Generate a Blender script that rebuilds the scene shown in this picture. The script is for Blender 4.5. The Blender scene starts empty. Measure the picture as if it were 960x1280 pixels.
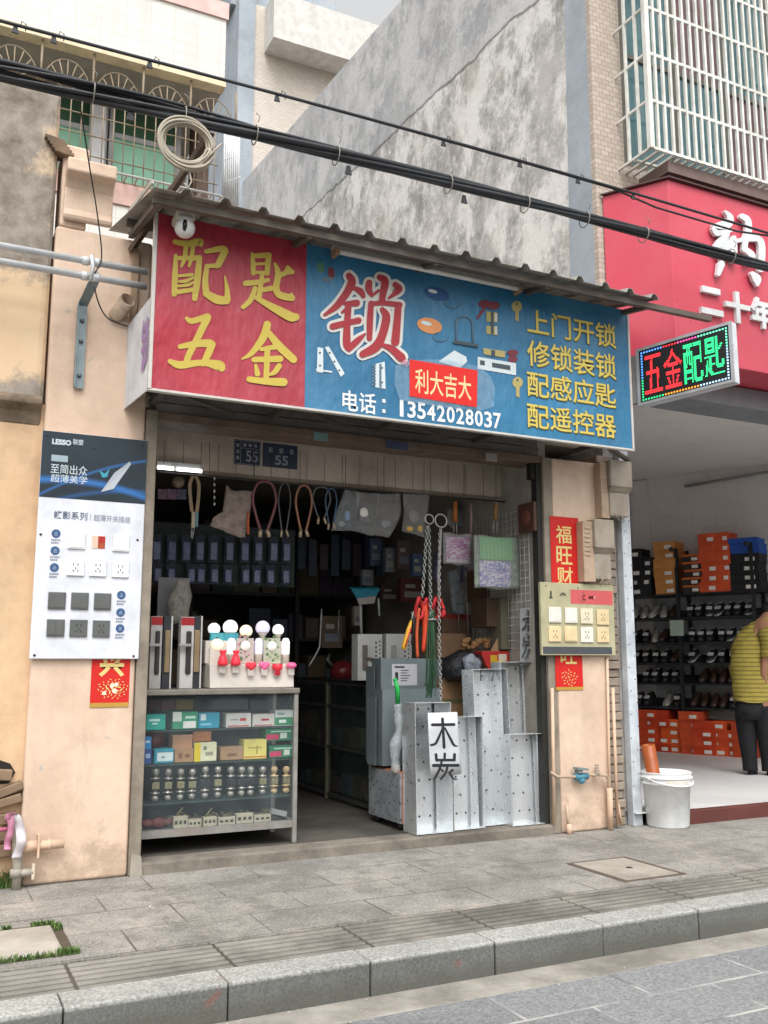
import bpy, bmesh, math, random
from mathutils import Vector, Matrix

random.seed(7)
scene = bpy.context.scene
COL = scene.collection
R = math.radians

# ------------------------------------------------------------------ camera
CAM_POS = Vector((0.0, -5.84, 1.25))
PITCH, YAW = R(9.066), R(26.198)
FPX = 1168.5
cam_d = bpy.data.cameras.new('camera')
cam = bpy.data.objects.new('camera', cam_d)
COL.objects.link(cam)
cam.location = CAM_POS
cam.rotation_euler = (R(90) + PITCH, 0, -YAW)
cam_d.sensor_fit = 'VERTICAL'
cam_d.sensor_height = 36.0
cam_d.lens = FPX / 1280 * 36.0
cam_d.clip_end = 500
cam_d.clip_start = 0.05
scene.camera = cam

# ------------------------------------------------------------------ world, sun, exposure
SUN_EL, SUN_AZ = R(58), R(200)
w = bpy.data.worlds.new('World')
scene.world = w
w.use_nodes = True
nt = w.node_tree
bg = nt.nodes['Background']
sky = nt.nodes.new('ShaderNodeTexSky')
sky.sky_type = 'NISHITA'
sky.sun_disc = False
sky.sun_elevation = SUN_EL
sky.sun_rotation = SUN_AZ
sky.dust_density = 6.0
sky.air_density = 1.2
hs = nt.nodes.new('ShaderNodeHueSaturation')
hs.inputs['Saturation'].default_value = 0.04
hs.inputs['Value'].default_value = 1.45
nt.links.new(sky.outputs[0], hs.inputs['Color'])
nt.links.new(hs.outputs[0], bg.inputs['Color'])
bg.inputs['Strength'].default_value = 0.15
sd = bpy.data.lights.new('sun', 'SUN')
sd.energy = 0.6
sd.angle = R(30)
sd.color = (1.0, 0.98, 0.95)
sun = bpy.data.objects.new('sun', sd)
COL.objects.link(sun)
sdir = Vector((math.sin(SUN_AZ) * math.cos(SUN_EL), math.cos(SUN_AZ) * math.cos(SUN_EL), math.sin(SUN_EL)))
sun.rotation_euler = sdir.to_track_quat('Z', 'Y').to_euler()
scene.view_settings.view_transform = 'Standard'
scene.view_settings.look = 'None'
scene.view_settings.gamma = 1.0
scene.view_settings.use_curve_mapping = False
scene.view_settings.exposure = 0.36
scene.cycles.use_denoising = True
scene.cycles.max_bounces = 8
scene.cycles.transparent_max_bounces = 16
scene.cycles.caustics_reflective = False
scene.cycles.caustics_refractive = False
scene.cycles.sample_clamp_indirect = 6.0

# ------------------------------------------------------------------ measuring: a pixel of the photograph (960x1280) -> a point on a real plane
_q = cam.rotation_euler.to_matrix()
def ray(px, py):
    return _q @ Vector(((px - 480) / FPX, -(py - 640) / FPX, -1.0))
def P(px, py, y=0.0):
    d = ray(px, py); t = (y - CAM_POS.y) / d.y
    return CAM_POS + d * t
def G(px, py, z=0.0):
    d = ray(px, py); t = (z - CAM_POS.z) / d.z
    return CAM_POS + d * t
def PX(px, py, x):
    d = ray(px, py); t = (x - CAM_POS.x) / d.x
    return CAM_POS + d * t
def PN(px, py, o, n):
    d = ray(px, py); t = (o - CAM_POS).dot(n) / d.dot(n)
    return CAM_POS + d * t

# ------------------------------------------------------------------ materials
MATS = {}
def rgb(h):
    """sRGB hex -> linear"""
    h = h.lstrip('#'); o = []
    for i in (0, 2, 4):
        c = int(h[i:i + 2], 16) / 255
        o.append(c / 12.92 if c <= .04045 else ((c + .055) / 1.055) ** 2.4)
    return tuple(o)
class NT:
    def __init__(s, name):
        s.m = bpy.data.materials.new(name); s.m.use_nodes = True
        s.t = s.m.node_tree; s.b = s.t.nodes['Principled BSDF']; s.n = s.t.nodes
        s.tc = s.n.new('ShaderNodeTexCoord')
    def L(s, a, b): s.t.links.new(a, b)
    def noise(s, scale, detail=4, vec=None, stretch=None, rough=.6, off=0):
        n = s.n.new('ShaderNodeTexNoise'); n.inputs['Scale'].default_value = scale
        n.inputs['Detail'].default_value = detail; n.inputs['Roughness'].default_value = rough
        v = vec or s.tc.outputs['Object']
        mp = s.n.new('ShaderNodeMapping'); s.L(v, mp.inputs['Vector'])
        mp.inputs['Location'].default_value = (off, off * .7, off * .3)
        if stretch: mp.inputs['Scale'].default_value = stretch
        s.L(mp.outputs[0], n.inputs['Vector'])
        return n.outputs['Fac']
    def ramp(s, fac, stops, interp='LINEAR'):
        r = s.n.new('ShaderNodeValToRGB'); s.L(fac, r.inputs[0]); e = r.color_ramp.elements
        r.color_ramp.interpolation = interp
        while len(e) < len(stops): e.new(.5)
        for k, (p, c) in enumerate(stops):
            e[k].position = p
            e[k].color = (c, c, c, 1) if isinstance(c, (int, float)) else (*c, 1)
        return r.outputs[0]
    def mix(s, fac, a, b, mode='MIX'):
        m = s.n.new('ShaderNodeMix'); m.data_type = 'RGBA'; m.blend_type = mode
        for sock, v in ((m.inputs[0], fac), (m.inputs[6], a), (m.inputs[7], b)):
            if hasattr(v, 'links'): s.L(v, sock)
            elif isinstance(v, (int, float)): sock.default_value = v if sock == m.inputs[0] else (v, v, v, 1)
            else: sock.default_value = (*v, 1)
        return m.outputs[2]
    def math(s, op, a, b=0.0):
        m = s.n.new('ShaderNodeMath'); m.operation = op
        for sock, v in ((m.inputs[0], a), (m.inputs[1], b)):
            if hasattr(v, 'links'): s.L(v, sock)
            else: sock.default_value = v
        return m.outputs[0]
    def wallvec(s, swap=False):
        """(x+y, z) of the surface: bricks and tiles on upright walls"""
        x = s.n.new('ShaderNodeSeparateXYZ'); s.L(s.tc.outputs['Object'], x.inputs[0])
        c = s.n.new('ShaderNodeCombineXYZ')
        s.L(s.math('ADD', x.outputs[0], x.outputs[1]), c.inputs[0]); s.L(x.outputs[2], c.inputs[1])
        return c.outputs[0]
    def brick(s, vec, wd, ht, mortar=.01, offset=.5, smooth=.1, c1=0, c2=1):
        b = s.n.new('ShaderNodeTexBrick'); s.L(vec, b.inputs['Vector'])
        b.inputs['Scale'].default_value = 1; b.inputs['Brick Width'].default_value = wd
        b.inputs['Row Height'].default_value = ht; b.inputs['Mortar Size'].default_value = mortar
        b.inputs['Mortar Smooth'].default_value = smooth; b.offset = offset
        b.inputs['Color1'].default_value = (c1, c1, c1, 1); b.inputs['Color2'].default_value = (c2, c2, c2, 1)
        b.inputs['Mortar'].default_value = (.5, .5, .5, 1)
        return b.outputs['Color'], b.outputs['Fac']
    def bump(s, h, strength=.3, dist=.01):
        b = s.n.new('ShaderNodeBump'); b.inputs['Strength'].default_value = strength
        b.inputs['Distance'].default_value = dist; s.L(h, b.inputs['Height'])
        prev = s.b.inputs['Normal']
        if prev.links: s.L(prev.links[0].from_socket, b.inputs['Normal'])
        s.L(b.outputs[0], s.b.inputs['Normal'])
    def done(s, col=None, rough=.7, metal=0, spec=.4):
        if col is not None:
            if hasattr(col, 'links'): s.L(col, s.b.inputs['Base Color'])
            else: s.b.inputs['Base Color'].default_value = (*col, 1)
        if hasattr(rough, 'links'): s.L(rough, s.b.inputs['Roughness'])
        else: s.b.inputs['Roughness'].default_value = rough
        s.b.inputs['Metallic'].default_value = metal
        s.b.inputs['Specular IOR Level'].default_value = spec
        return s.m
def mat(name, col, rough=.6, metal=0, var=.18, vs=6, bump=.08, bs=60, streak=0, dirt=None, dirt_amt=.3, spec=.4):
    """a worn surface: colour that drifts, fine grain, optional rain streaks and dirt patches"""
    if name in MATS: return MATS[name]
    t = NT(name)
    c = t.mix(t.ramp(t.noise(vs, 5), [(.3, 0.0), (.7, 1.0)]), tuple(k * (1 - var) for k in col), tuple(min(1, k * (1 + var * .7)) for k in col))
    if streak:
        c = t.mix(t.math('MULTIPLY', t.ramp(t.noise(9, 4, stretch=(1, 1, .08), off=3), [(.5, 0.0), (.75, 1.0)]), streak), c, tuple(k * .45 for k in col))
    if dirt:
        c = t.mix(t.math('MULTIPLY', t.ramp(t.noise(vs * .6, 6, off=11, rough=.7), [(.48, 0.0), (.68, 1.0)]), dirt_amt), c, dirt)
    if bump: t.bump(t.noise(bs, 3), bump, .01)
    r = t.ramp(t.noise(vs * 2, 3, off=5), [(.3, max(0.02, rough - .1)), (.7, min(1, rough + .1))])
    MATS[name] = t.done(c, r, metal, spec)
    return MATS[name]
def flat(name, col, rough=.5, metal=0, spec=.4):
    """ink, plastic or paint with only a slight mottling"""
    return mat(name, col, rough, metal, .06, 14, 0, spec=spec)
def emis(name, col, strength, base=None):
    if name in MATS: return MATS[name]
    t = NT(name); t.done(base or col, .4)
    t.b.inputs['Emission Color'].default_value = (*col, 1)
    t.b.inputs['Emission Strength'].default_value = strength
    MATS[name] = t.m
    return t.m
def film(name, col, alpha, rough=.25, trans=0, crinkle=0):
    if name in MATS: return MATS[name]
    t = NT(name)
    if crinkle: t.bump(t.noise(35, 4), crinkle, .02)
    a = t.ramp(t.noise(16, 4), [(.3, alpha * .6), (.75, min(1, alpha * 1.4))])
    t.L(a, t.b.inputs['Alpha'])
    MATS[name] = t.done(col, rough)
    return MATS[name]

# ------------------------------------------------------------------ mesh builder
def V(*a): return Vector(a if len(a) > 1 else a[0])
ORG = {}
EACH = {'post', 'end_cap', 'door_post', 'bolt', 'screw', 'wire_tie', 'clip', 'purlin', 'castor', 'coupling', 'sleeve', 'rail', 'bottom_rail', 'rocker', 'globe', 'shaft', 'loose_end', 'trim', 'charm', 'icon_disc', 'broken_tile', 'exposed_brick', 'fold', 'tube', 'strand', 'hole'}
def merge_near(ps, gap):
    """join the pieces whose boxes touch: the strokes of one printed picture"""
    bb = [([min(v[i] for v in p.v) - gap for i in range(3)], [max(v[i] for v in p.v) + gap for i in range(3)]) for p in ps]
    up = list(range(len(ps)))
    def find(i):
        while up[i] != i: i = up[i]
        return i
    for i in range(len(ps)):
        for j in range(i):
            if all(bb[i][0][k] <= bb[j][1][k] and bb[j][0][k] <= bb[i][1][k] for k in (0, 2)): up[find(i)] = find(j)
    out = {}
    for i, p in enumerate(ps):
        b = out.setdefault(find(i), MB()); n = len(b.v); b.v += p.v; b.f += [[k + n for k in f] for f in p.f]; b.mi += p.mi; b.sm += p.sm
    return list(out.values())
class MB:
    def __init__(s): s.v = []; s.f = []; s.mi = []; s.sm = []; s.m = 0
    def add(s, vs, fs, smooth=False):
        b = len(s.v); s.v += [Vector(p) for p in vs]
        for f in fs: s.f.append([i + b for i in f]); s.mi.append(s.m); s.sm.append(smooth)
        return s
    def hexa(s, p): return s.add(p, [(0, 3, 2, 1), (4, 5, 6, 7), (0, 1, 5, 4), (1, 2, 6, 5), (2, 3, 7, 6), (3, 0, 4, 7)])
    def box(s, x0, x1, y0, y1, z0, z1):
        x0, x1 = sorted((x0, x1)); y0, y1 = sorted((y0, y1)); z0, z1 = sorted((z0, z1))
        return s.hexa([(x0, y0, z0), (x1, y0, z0), (x1, y1, z0), (x0, y1, z0), (x0, y0, z1), (x1, y0, z1), (x1, y1, z1), (x0, y1, z1)])
    def obox(s, c, u, v, w):
        """box from a centre and three half-axis vectors"""
        c, u, v, w = Vector(c), Vector(u), Vector(v), Vector(w)
        if u.cross(v).dot(w) < 0: u = -u
        return s.hexa([c - u - v - w, c + u - v - w, c + u + v - w, c - u + v - w, c - u - v + w, c + u - v + w, c + u + v + w, c - u + v + w])
    def poly(s, pts): return s.add(pts, [list(range(len(pts)))])
    def prism(s, pts, d):
        n = len(pts); d = Vector(d); p = [Vector(q) for q in pts]
        nrm = Vector((0, 0, 0))
        for i in range(n): nrm += p[i].cross(p[(i + 1) % n])
        if nrm.dot(d) > 0: p.reverse()
        return s.add(p + [q + d for q in p], [list(range(n)), list(range(2 * n - 1, n - 1, -1))] + [((i + 1) % n, i, i + n, (i + 1) % n + n) for i in range(n)])
    def tube(s, pts, r, n=8, closed=False):
        pts = [Vector(p) for p in pts]; N = len(pts); rr = r if isinstance(r, (list, tuple)) else [r] * N
        vs = []; prev = None
        for i, p in enumerate(pts):
            a = pts[i - 1] if (i or closed) else p; b = pts[(i + 1) % N] if (i < N - 1 or closed) else p
            t = (b - a).normalized() if (b - a).length > 1e-9 else Vector((0, 0, 1))
            if prev is None: u = t.orthogonal().normalized()
            else:
                u = prev - t * prev.dot(t); u = u.normalized() if u.length > 1e-6 else t.orthogonal().normalized()
            prev = u; q = t.cross(u)
            for k in range(n):
                a_ = 2 * math.pi * k / n; vs.append(p + (u * math.cos(a_) + q * math.sin(a_)) * rr[i])
        fs = []
        for i in range(N if closed else N - 1):
            j = (i + 1) % N
            for k in range(n): fs.append((i * n + k, i * n + (k + 1) % n, j * n + (k + 1) % n, j * n + k))
        if not closed: fs += [list(range(n - 1, -1, -1)), [(N - 1) * n + k for k in range(n)]]
        return s.add(vs, fs, True)
    def cyl(s, a, b, r0, r1=None, n=16):
        return s.tube([a, b], [r0, r0 if r1 is None else r1], n)
    def lathe(s, prof, c, n=20, ax=(0, 0, 1)):
        """prof = [(radius, height)...] turned about ax through c"""
        ax = Vector(ax).normalized(); u = ax.orthogonal().normalized() if abs(ax.z) < .99 else Vector((1, 0, 0)); q = ax.cross(u); c = Vector(c)
        vs = []; fs = []
        for r, h in prof:
            for k in range(n):
                a = 2 * math.pi * k / n; vs.append(c + ax * h + (u * math.cos(a) + q * math.sin(a)) * max(r, 1e-5))
        for i in range(len(prof) - 1):
            for k in range(n): fs.append((i * n + k, i * n + (k + 1) % n, (i + 1) * n + (k + 1) % n, (i + 1) * n + k))
        return s.add(vs, fs, True)
    def ball(s, c, r, n=12, sc=(1, 1, 1)):
        c = Vector(c); m = n // 2 + 1; vs = []; fs = []
        for i in range(m + 1):
            t = math.pi * i / m
            for k in range(n):
                a = 2 * math.pi * k / n
                vs.append(c + Vector((math.sin(t) * math.cos(a) * sc[0], math.sin(t) * math.sin(a) * sc[1], math.cos(t) * sc[2])) * r)
        for i in range(m):
            for k in range(n): fs.append((i * n + k, (i + 1) * n + k, (i + 1) * n + (k + 1) % n, i * n + (k + 1) % n))
        return s.add(vs, fs, True)
    def grid(s, fn, nu, nv, smooth=True):
        vs = [fn(i / nu, j / nv) for j in range(nv + 1) for i in range(nu + 1)]
        return s.add(vs, [(j * (nu + 1) + i, j * (nu + 1) + i + 1, (j + 1) * (nu + 1) + i + 1, (j + 1) * (nu + 1) + i) for j in range(nv) for i in range(nu)], smooth)
    def pieces(s):
        up = list(range(len(s.v)))
        def find(i):
            while up[i] != i: up[i] = up[up[i]]; i = up[i]
            return i
        for f in s.f:
            for k in f[1:]: up[find(k)] = find(f[0])
        grp = {}
        for i, f in enumerate(s.f): grp.setdefault(find(f[0]), []).append(i)
        out = []
        for fi in grp.values():
            b = MB(); idx = {}
            for i in fi:
                for k in s.f[i]:
                    if k not in idx: idx[k] = len(b.v); b.v.append(s.v[k])
                b.f.append([idx[k] for k in s.f[i]]); b.mi.append(s.mi[i]); b.sm.append(s.sm[i])
            out.append(b)
        return out
    def build(s, name, m, parent=None, bevel=0, seg=2, thick=0, each=None):
        if parent and (each if each is not None else name in EACH):
            ps = s.pieces()
            if each == 'near': ps = merge_near(ps, .007)
            if 1 < len(ps) <= 100:
                return [p.build(name, m, parent, bevel, seg, thick, False) for p in ps][0]
        off = wloc(parent) if parent else Vector((0, 0, 0))
        me = bpy.data.meshes.new(name)
        me.from_pydata([p - off for p in s.v], [], s.f)
        for k in (m if isinstance(m, (list, tuple)) else [m]): me.materials.append(k)
        for p, i, sm in zip(me.polygons, s.mi, s.sm): p.material_index = i; p.use_smooth = sm
        me.validate(); me.update()
        o = bpy.data.objects.new(name, me); COL.objects.link(o)
        if parent: o.parent = parent
        ORG[o.name] = off
        if thick:
            md = o.modifiers.new('thick', 'SOLIDIFY'); md.thickness = thick; md.offset = 0
        if bevel:
            md = o.modifiers.new('bevel', 'BEVEL'); md.width = bevel; md.segments = seg; md.limit_method = 'ANGLE'; md.angle_limit = R(40)
        return o
def wloc(o):
    return ORG.get(o.name, Vector((0, 0, 0)))
def tag(o, label=None, cat=None, group=None, kind=None):
    if label: o['label'] = label
    if cat: o['category'] = cat
    if group: o['group'] = group
    if kind: o['kind'] = kind
    return o
def thing(name, label, cat, loc=(0, 0, 0), group=None):
    o = bpy.data.objects.new(name, None); COL.objects.link(o)
    o.empty_display_size = .05
    o.location = loc; ORG[o.name] = Vector(loc)
    return tag(o, label, cat, group)
def solo(o, label, cat, group=None):
    """a thing that is one mesh: origin to the middle of its base"""
    me = o.data; xs = [v.co for v in me.vertices]
    c = Vector(((min(v.x for v in xs) + max(v.x for v in xs)) / 2, (min(v.y for v in xs) + max(v.y for v in xs)) / 2, min(v.z for v in xs)))
    me.transform(Matrix.Translation(-c)); o.location = o.location + c; ORG[o.name] = Vector(o.location)
    return tag(o, label, cat, group)
def struct(o): return tag(o, kind='structure')
KIDS = {}
def copy_tree(o, loc=None, rz=None, label=None, parent=None):
    c = o.copy(); COL.objects.link(c)
    if parent is not None: c.parent = parent
    if loc is not None: c.location = loc; ORG[c.name] = Vector(loc)
    if rz is not None: c.rotation_euler.z = rz
    if label: c['label'] = label
    for ch in [k for k in o.children]: copy_tree(ch, parent=c)
    return c

# ------------------------------------------------------------------ lettering
_glyph = {}
def glyphs(s, bold):
    if (s, bold) in _glyph: return _glyph[(s, bold)]
    cu = bpy.data.curves.new('lettering', 'FONT'); cu.body = s; cu.size = 1; cu.offset = bold; cu.resolution_u = 3
    ob = bpy.data.objects.new('lettering', cu); COL.objects.link(ob)
    bpy.context.view_layer.update()
    me = bpy.data.meshes.new_from_object(ob.evaluated_get(bpy.context.evaluated_depsgraph_get()))
    vs = [(v.co.x, v.co.y) for v in me.vertices]; fs = [list(p.vertices) for p in me.polygons]
    bpy.data.objects.remove(ob); bpy.data.curves.remove(cu); bpy.data.meshes.remove(me)
    _glyph[(s, bold)] = (vs, fs)
    return vs, fs
def lettering(mb, s, o, u, v, bold=0.0, depth=0.0, shear=0.0):
    """letters fitted into the box o, o+u, o+v (o = lower left); depth > 0 makes them stand proud"""
    vs, fs = glyphs(s, bold)
    if not vs: return mb
    x0 = min(a for a, b in vs); x1 = max(a for a, b in vs); y0 = min(b for a, b in vs); y1 = max(b for a, b in vs)
    o, u, v = Vector(o), Vector(u), Vector(v); n = u.cross(v).normalized()
    def q(a, b):
        a = (a - x0) / max(1e-6, x1 - x0); b = (b - y0) / max(1e-6, y1 - y0)
        return o + u * (a + shear * (b - .5)) + v * b
    front = [q(a, b) + n * depth for a, b in vs]
    mb.add(front, fs)
    if depth:
        cnt = {}
        for f in fs:
            for i in range(len(f)):
                e = (f[i], f[(i + 1) % len(f)]); cnt[e] = 1
        edges = [e for e in cnt if (e[1], e[0]) not in cnt]
        back = [q(a, b) for a, b in vs]; b0 = len(vs)
        mb.add(front + back, [(e[0], e[0] + b0, e[1] + b0, e[1]) for e in edges])
    return mb
def spline(pts, k=5):
    """smooth a polyline of tuples (any dimension)"""
    out = []; n = len(pts)
    for i in range(n - 1):
        p0, p1, p2, p3 = pts[max(0, i - 1)], pts[i], pts[i + 1], pts[min(n - 1, i + 2)]
        for j in range(k):
            t = j / k
            out.append(tuple(.5 * (2 * b + (c - a) * t + (2 * a - 5 * b + 4 * c - d) * t * t + (3 * b - a - 3 * c + d) * t ** 3) for a, b, c, d in zip(p0, p1, p2, p3)))
    out.append(tuple(pts[-1]))
    return out
def brush(mb, strokes, fn, grow=0.0, step=.00012, smooth=True):
    """brush strokes: each a list of (x, y, width); fn(x, y, lift) gives the point on the surface"""
    lift = 0
    for st in strokes:
        pts = spline(st, 5) if (smooth and len(st) > 2) else st
        lft, rgt = [], []
        for i, (x, y, wd) in enumerate(pts):
            a = pts[max(0, i - 1)]; b = pts[min(len(pts) - 1, i + 1)]
            dx, dy = b[0] - a[0], b[1] - a[1]; l = math.hypot(dx, dy) or 1
            nx, ny = -dy / l, dx / l; h = wd / 2 + grow
            lft.append((x + nx * h, y + ny * h)); rgt.append((x - nx * h, y - ny * h))
        vs = [fn(*p, lift) for p in lft] + [fn(*p, lift) for p in rgt]; n = len(lft)
        mb.add(vs, [(i, i + 1, n + i + 1, n + i) for i in range(n - 1)])
        for (x, y, wd) in (pts[0], pts[-1]):
            h = wd / 2 + grow; lift2 = lift + step * .4
            if h > .05:
                mb.add([fn(x + h * math.cos(t * math.pi / 6), y + h * math.sin(t * math.pi / 6), lift2) for t in range(12)], [list(range(12))])
                lift = lift2 + step * .3
        lift += step
    return mb
def fac(y):
    """pixel -> point on the upright plane at depth y, lifted towards the street"""
    return lambda px, py, lift=0: P(px, py, y) + Vector((0, -lift, 0))
# ================================================================== SETTING MATERIALS
def m_pavement():
    t = NT('granite paving')
    col, fac_ = t.brick(t.tc.outputs['Object'], .63, .37, .006, .5, .3)
    tone = t.ramp(t.noise(1.1, 7, rough=.75), [(.40, 0.0), (.60, 1.0)])
    c = t.mix(tone, rgb('5f5e5a'), rgb('99958e'))
    c = t.mix(.25, c, t.mix(col, rgb('696762'), rgb('a9a49c')))
    c = t.mix(t.ramp(t.noise(75, 3, rough=.8), [(.36, 0.0), (.66, 1.0)]), t.mix(.6, c, rgb('524f4a')), t.mix(.24, c, rgb('d8d4cd')))
    c = t.mix(t.ramp(t.noise(22, 5, off=6, rough=.8), [(.5, 0.0), (.72, .5)]), c, rgb('56534d'))
    c = t.mix(t.math('MULTIPLY', t.ramp(t.noise(3.2, 6, off=9, rough=.75), [(.5, 0.0), (.66, 1.0)]), .6), c, rgb('55534d'))
    c = t.mix(t.math('MULTIPLY', t.ramp(t.noise(1.9, 7, off=14, rough=.8), [(.52, 0.0), (.7, 1.0)]), .5), c, rgb('bdb3a8'))
    c = t.mix(t.math('MULTIPLY', t.ramp(t.noise(7, 3, off=21), [(.68, 0.0), (.74, 1.0)]), .5), c, rgb('5d574f'))
    j = t.math('MULTIPLY', fac_, t.ramp(t.noise(1.7, 3, off=4), [(.38, .15), (.6, .85)]))
    c = t.mix(j, c, rgb('4f4a43'))
    t.bump(t.noise(120, 3), .25, .004); t.bump(t.math('SUBTRACT', 1.0, j), .5, .004)
    return t.done(c, .85, spec=.25)
def m_road():
    t = NT('road setts')
    col, fac_ = t.brick(t.tc.outputs['Object'], .64, .32, .009, .5, .3)
    c = t.mix(col, rgb('56585b'), rgb('6e7073'))
    c = t.mix(t.ramp(t.noise(1.3, 6, rough=.7), [(.3, 0.0), (.7, .7)]), c, rgb('858685'))
    c = t.mix(t.ramp(t.noise(75, 3, rough=.8), [(.36, 0.0), (.66, 1.0)]), t.mix(.5, c, rgb('4c4e50')), t.mix(.22, c, rgb('c8c8c6')))
    j = t.math('MULTIPLY', fac_, t.ramp(t.noise(2.3, 3, off=4), [(.4, .2), (.6, .9)]))
    c = t.mix(j, c, t.mix(t.ramp(t.noise(3, 3, off=31), [(.45, 0.0), (.55, 1.0)]), rgb('5a5956'), rgb('b4b2ac')))
    t.bump(t.noise(130, 3), .25, .004); t.bump(t.math('SUBTRACT', 1.0, j), .4, .004)
    return t.done(c, .85, spec=.25)
def m_kerb():
    t = NT('kerb granite')
    c = t.mix(t.ramp(t.noise(2.2, 5, rough=.7), [(.3, 0.0), (.7, 1.0)]), rgb('80817d'), rgb('a9a9a4'))
    c = t.mix(t.ramp(t.noise(80, 3, rough=.8), [(.36, 0.0), (.66, 1.0)]), t.mix(.5, c, rgb('4b4a46')), t.mix(.3, c, rgb('d9d8d2')))
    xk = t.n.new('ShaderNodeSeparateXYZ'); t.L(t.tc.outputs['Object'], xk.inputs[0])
    c = t.mix(t.ramp(t.math('ADD', t.math('MULTIPLY', xk.outputs[2], 10.0), .5), [(.36, .72), (.46, 0.0)]), c, rgb('434643'))  # front face below the top edge darker: shade painted in with splash grime
    # grime with an irregular upper edge along the gutter
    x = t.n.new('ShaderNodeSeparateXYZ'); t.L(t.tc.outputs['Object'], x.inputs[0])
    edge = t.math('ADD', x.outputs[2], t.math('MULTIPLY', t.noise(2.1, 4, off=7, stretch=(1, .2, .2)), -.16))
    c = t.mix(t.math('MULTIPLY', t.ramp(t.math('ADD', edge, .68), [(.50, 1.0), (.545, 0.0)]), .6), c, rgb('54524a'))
    c = t.mix(t.math('MULTIPLY', t.ramp(t.noise(3.4, 2, off=40), [(.72, 0.0), (.76, 1.0)]), .5), c, rgb('8a4a3e'))
    t.bump(t.noise(90, 3), .35, .006)
    return t.done(c, .85, spec=.25)
def m_plaster(name, a, b, stain=None, stain_amt=.0, big=.8, crack=.0, bump=.25, splash=None):
    t = NT(name)
    c = t.mix(t.ramp(t.noise(big, 6, rough=.65), [(.3, 0.0), (.7, 1.0)]), a, b)
    c = t.mix(t.math('MULTIPLY', t.ramp(t.noise(14, 5, off=8), [(.45, 0.0), (.75, 1.0)]), .18), c, tuple(k * .6 for k in a))
    c = t.mix(t.math('MULTIPLY', t.ramp(t.noise(5, 5, stretch=(1, 1, .12), off=3), [(.52, 0.0), (.78, 1.0)]), .22), c, tuple(k * .55 for k in a))
    if stain:
        c = t.mix(t.math('MULTIPLY', t.ramp(t.noise(1.3, 7, off=17, rough=.72), [(.44, 0.0), (.62, 1.0)]), stain_amt), c, stain)
    if crack:
        v = t.n.new('ShaderNodeTexVoronoi'); v.feature = 'DISTANCE_TO_EDGE'; v.inputs['Scale'].default_value = 1.2
        mp = t.n.new('ShaderNodeMix'); mp.data_type = 'RGBA'; mp.inputs[0].default_value = .25
        t.L(t.tc.outputs['Object'], mp.inputs[6]); nn = t.n.new('ShaderNodeTexNoise'); nn.inputs['Scale'].default_value = 3; t.L(t.tc.outputs['Object'], nn.inputs['Vector']); t.L(nn.outputs['Color'], mp.inputs[7])
        t.L(mp.outputs[2], v.inputs['Vector'])
        c = t.mix(t.math('MULTIPLY', t.ramp(v.outputs[0], [(0.0, 1.0), (.012, 0.0)]), t.math('MULTIPLY', t.ramp(t.noise(.9, 2, off=50), [(.5, 0.0), (.6, 1.0)]), crack)), c, tuple(k * .4 for k in a))
    if splash:
        x = t.n.new('ShaderNodeSeparateXYZ'); t.L(t.tc.outputs['Object'], x.inputs[0])
        s_ = t.math('SUBTRACT', t.noise(5, 6, off=44, rough=.75), t.math('MULTIPLY', x.outputs[2], .55))
        c = t.mix(t.ramp(s_, [(.36, 0.0), (.52, .55)]), c, splash)
        c = t.mix(t.math('MULTIPLY', t.ramp(t.noise(3, 6, off=71, rough=.7, stretch=(1.6, 1, .25)), [(.60, 0.0), (.72, 1.0)]), .35), c, splash)
        c = t.mix(t.ramp(t.noise(7, 2, off=90), [(.735, 0.0), (.745, .7)]), c, rgb('a8a39b'))
    t.bump(t.noise(45, 5), bump, .006); t.bump(t.noise(4, 3, off=2), bump * .6, .02)
    return t.done(c, .85, spec=.2)
def m_tiles(name, a, b, grout, tw, th, offset=0.0, mortar=.004, stain=.25):
    t = NT(name); col, f = t.brick(t.wallvec(), tw, th, mortar, offset)
    c = t.mix(col, a, b)
    c = t.mix(t.ramp(t.noise(.9, 5), [(.35, 0.0), (.75, .35)]), c, tuple(k * .7 for k in a))
    c = t.mix(t.math('MULTIPLY', t.ramp(t.noise(4, 5, stretch=(1, 1, .1), off=3), [(.5, 0.0), (.75, 1.0)]), stain), c, tuple(k * .5 for k in b))
    c = t.mix(f, c, grout)
    t.bump(t.math('SUBTRACT', 1.0, f), .25, .003)
    return t.done(c, .45, spec=.4)

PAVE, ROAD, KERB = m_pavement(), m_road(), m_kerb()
PEACH = m_plaster('peach render', rgb('ceb29c'), rgb('dcc5b0'), rgb('ad9480'), .5, .9, splash=rgb('94826f'))
def m_oldwall():
    """beige render under grey weathering that thickens towards the coping and above the ledge"""
    t = NT('old beige render')
    c = t.mix(t.ramp(t.noise(.9, 6), [(.3, 0.0), (.7, 1.0)]), rgb('d0b08c'), rgb('dcc3a3'))
    g = t.mix(t.ramp(t.noise(6, 6, off=3, rough=.7), [(.3, 0.0), (.7, 1.0)]), rgb('5a544d'), rgb('a39d95'))
    x = t.n.new('ShaderNodeSeparateXYZ'); t.L(t.tc.outputs['Object'], x.inputs[0])
    h = t.ramp(t.math('MULTIPLY', x.outputs[2], .2), [(.54, .0), (.552, .33), (.60, .10), (.66, .07), (.74, .22), (.86, .27), (.98, .42)])
    left = t.math('MULTIPLY', t.math('SUBTRACT', .55, x.outputs[0]), .25)
    n = t.math('ADD', t.math('ADD', t.noise(2.2, 7, off=17, rough=.7), h), left)
    c = t.mix(t.ramp(n, [(.66, 0.0), (.80, .92)]), c, g)
    t.bump(t.noise(45, 5), .3, .006); t.bump(t.noise(5, 4, off=2), .3, .02)
    return t.done(c, .9, spec=.2)
OLDWALL = m_oldwall()
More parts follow.
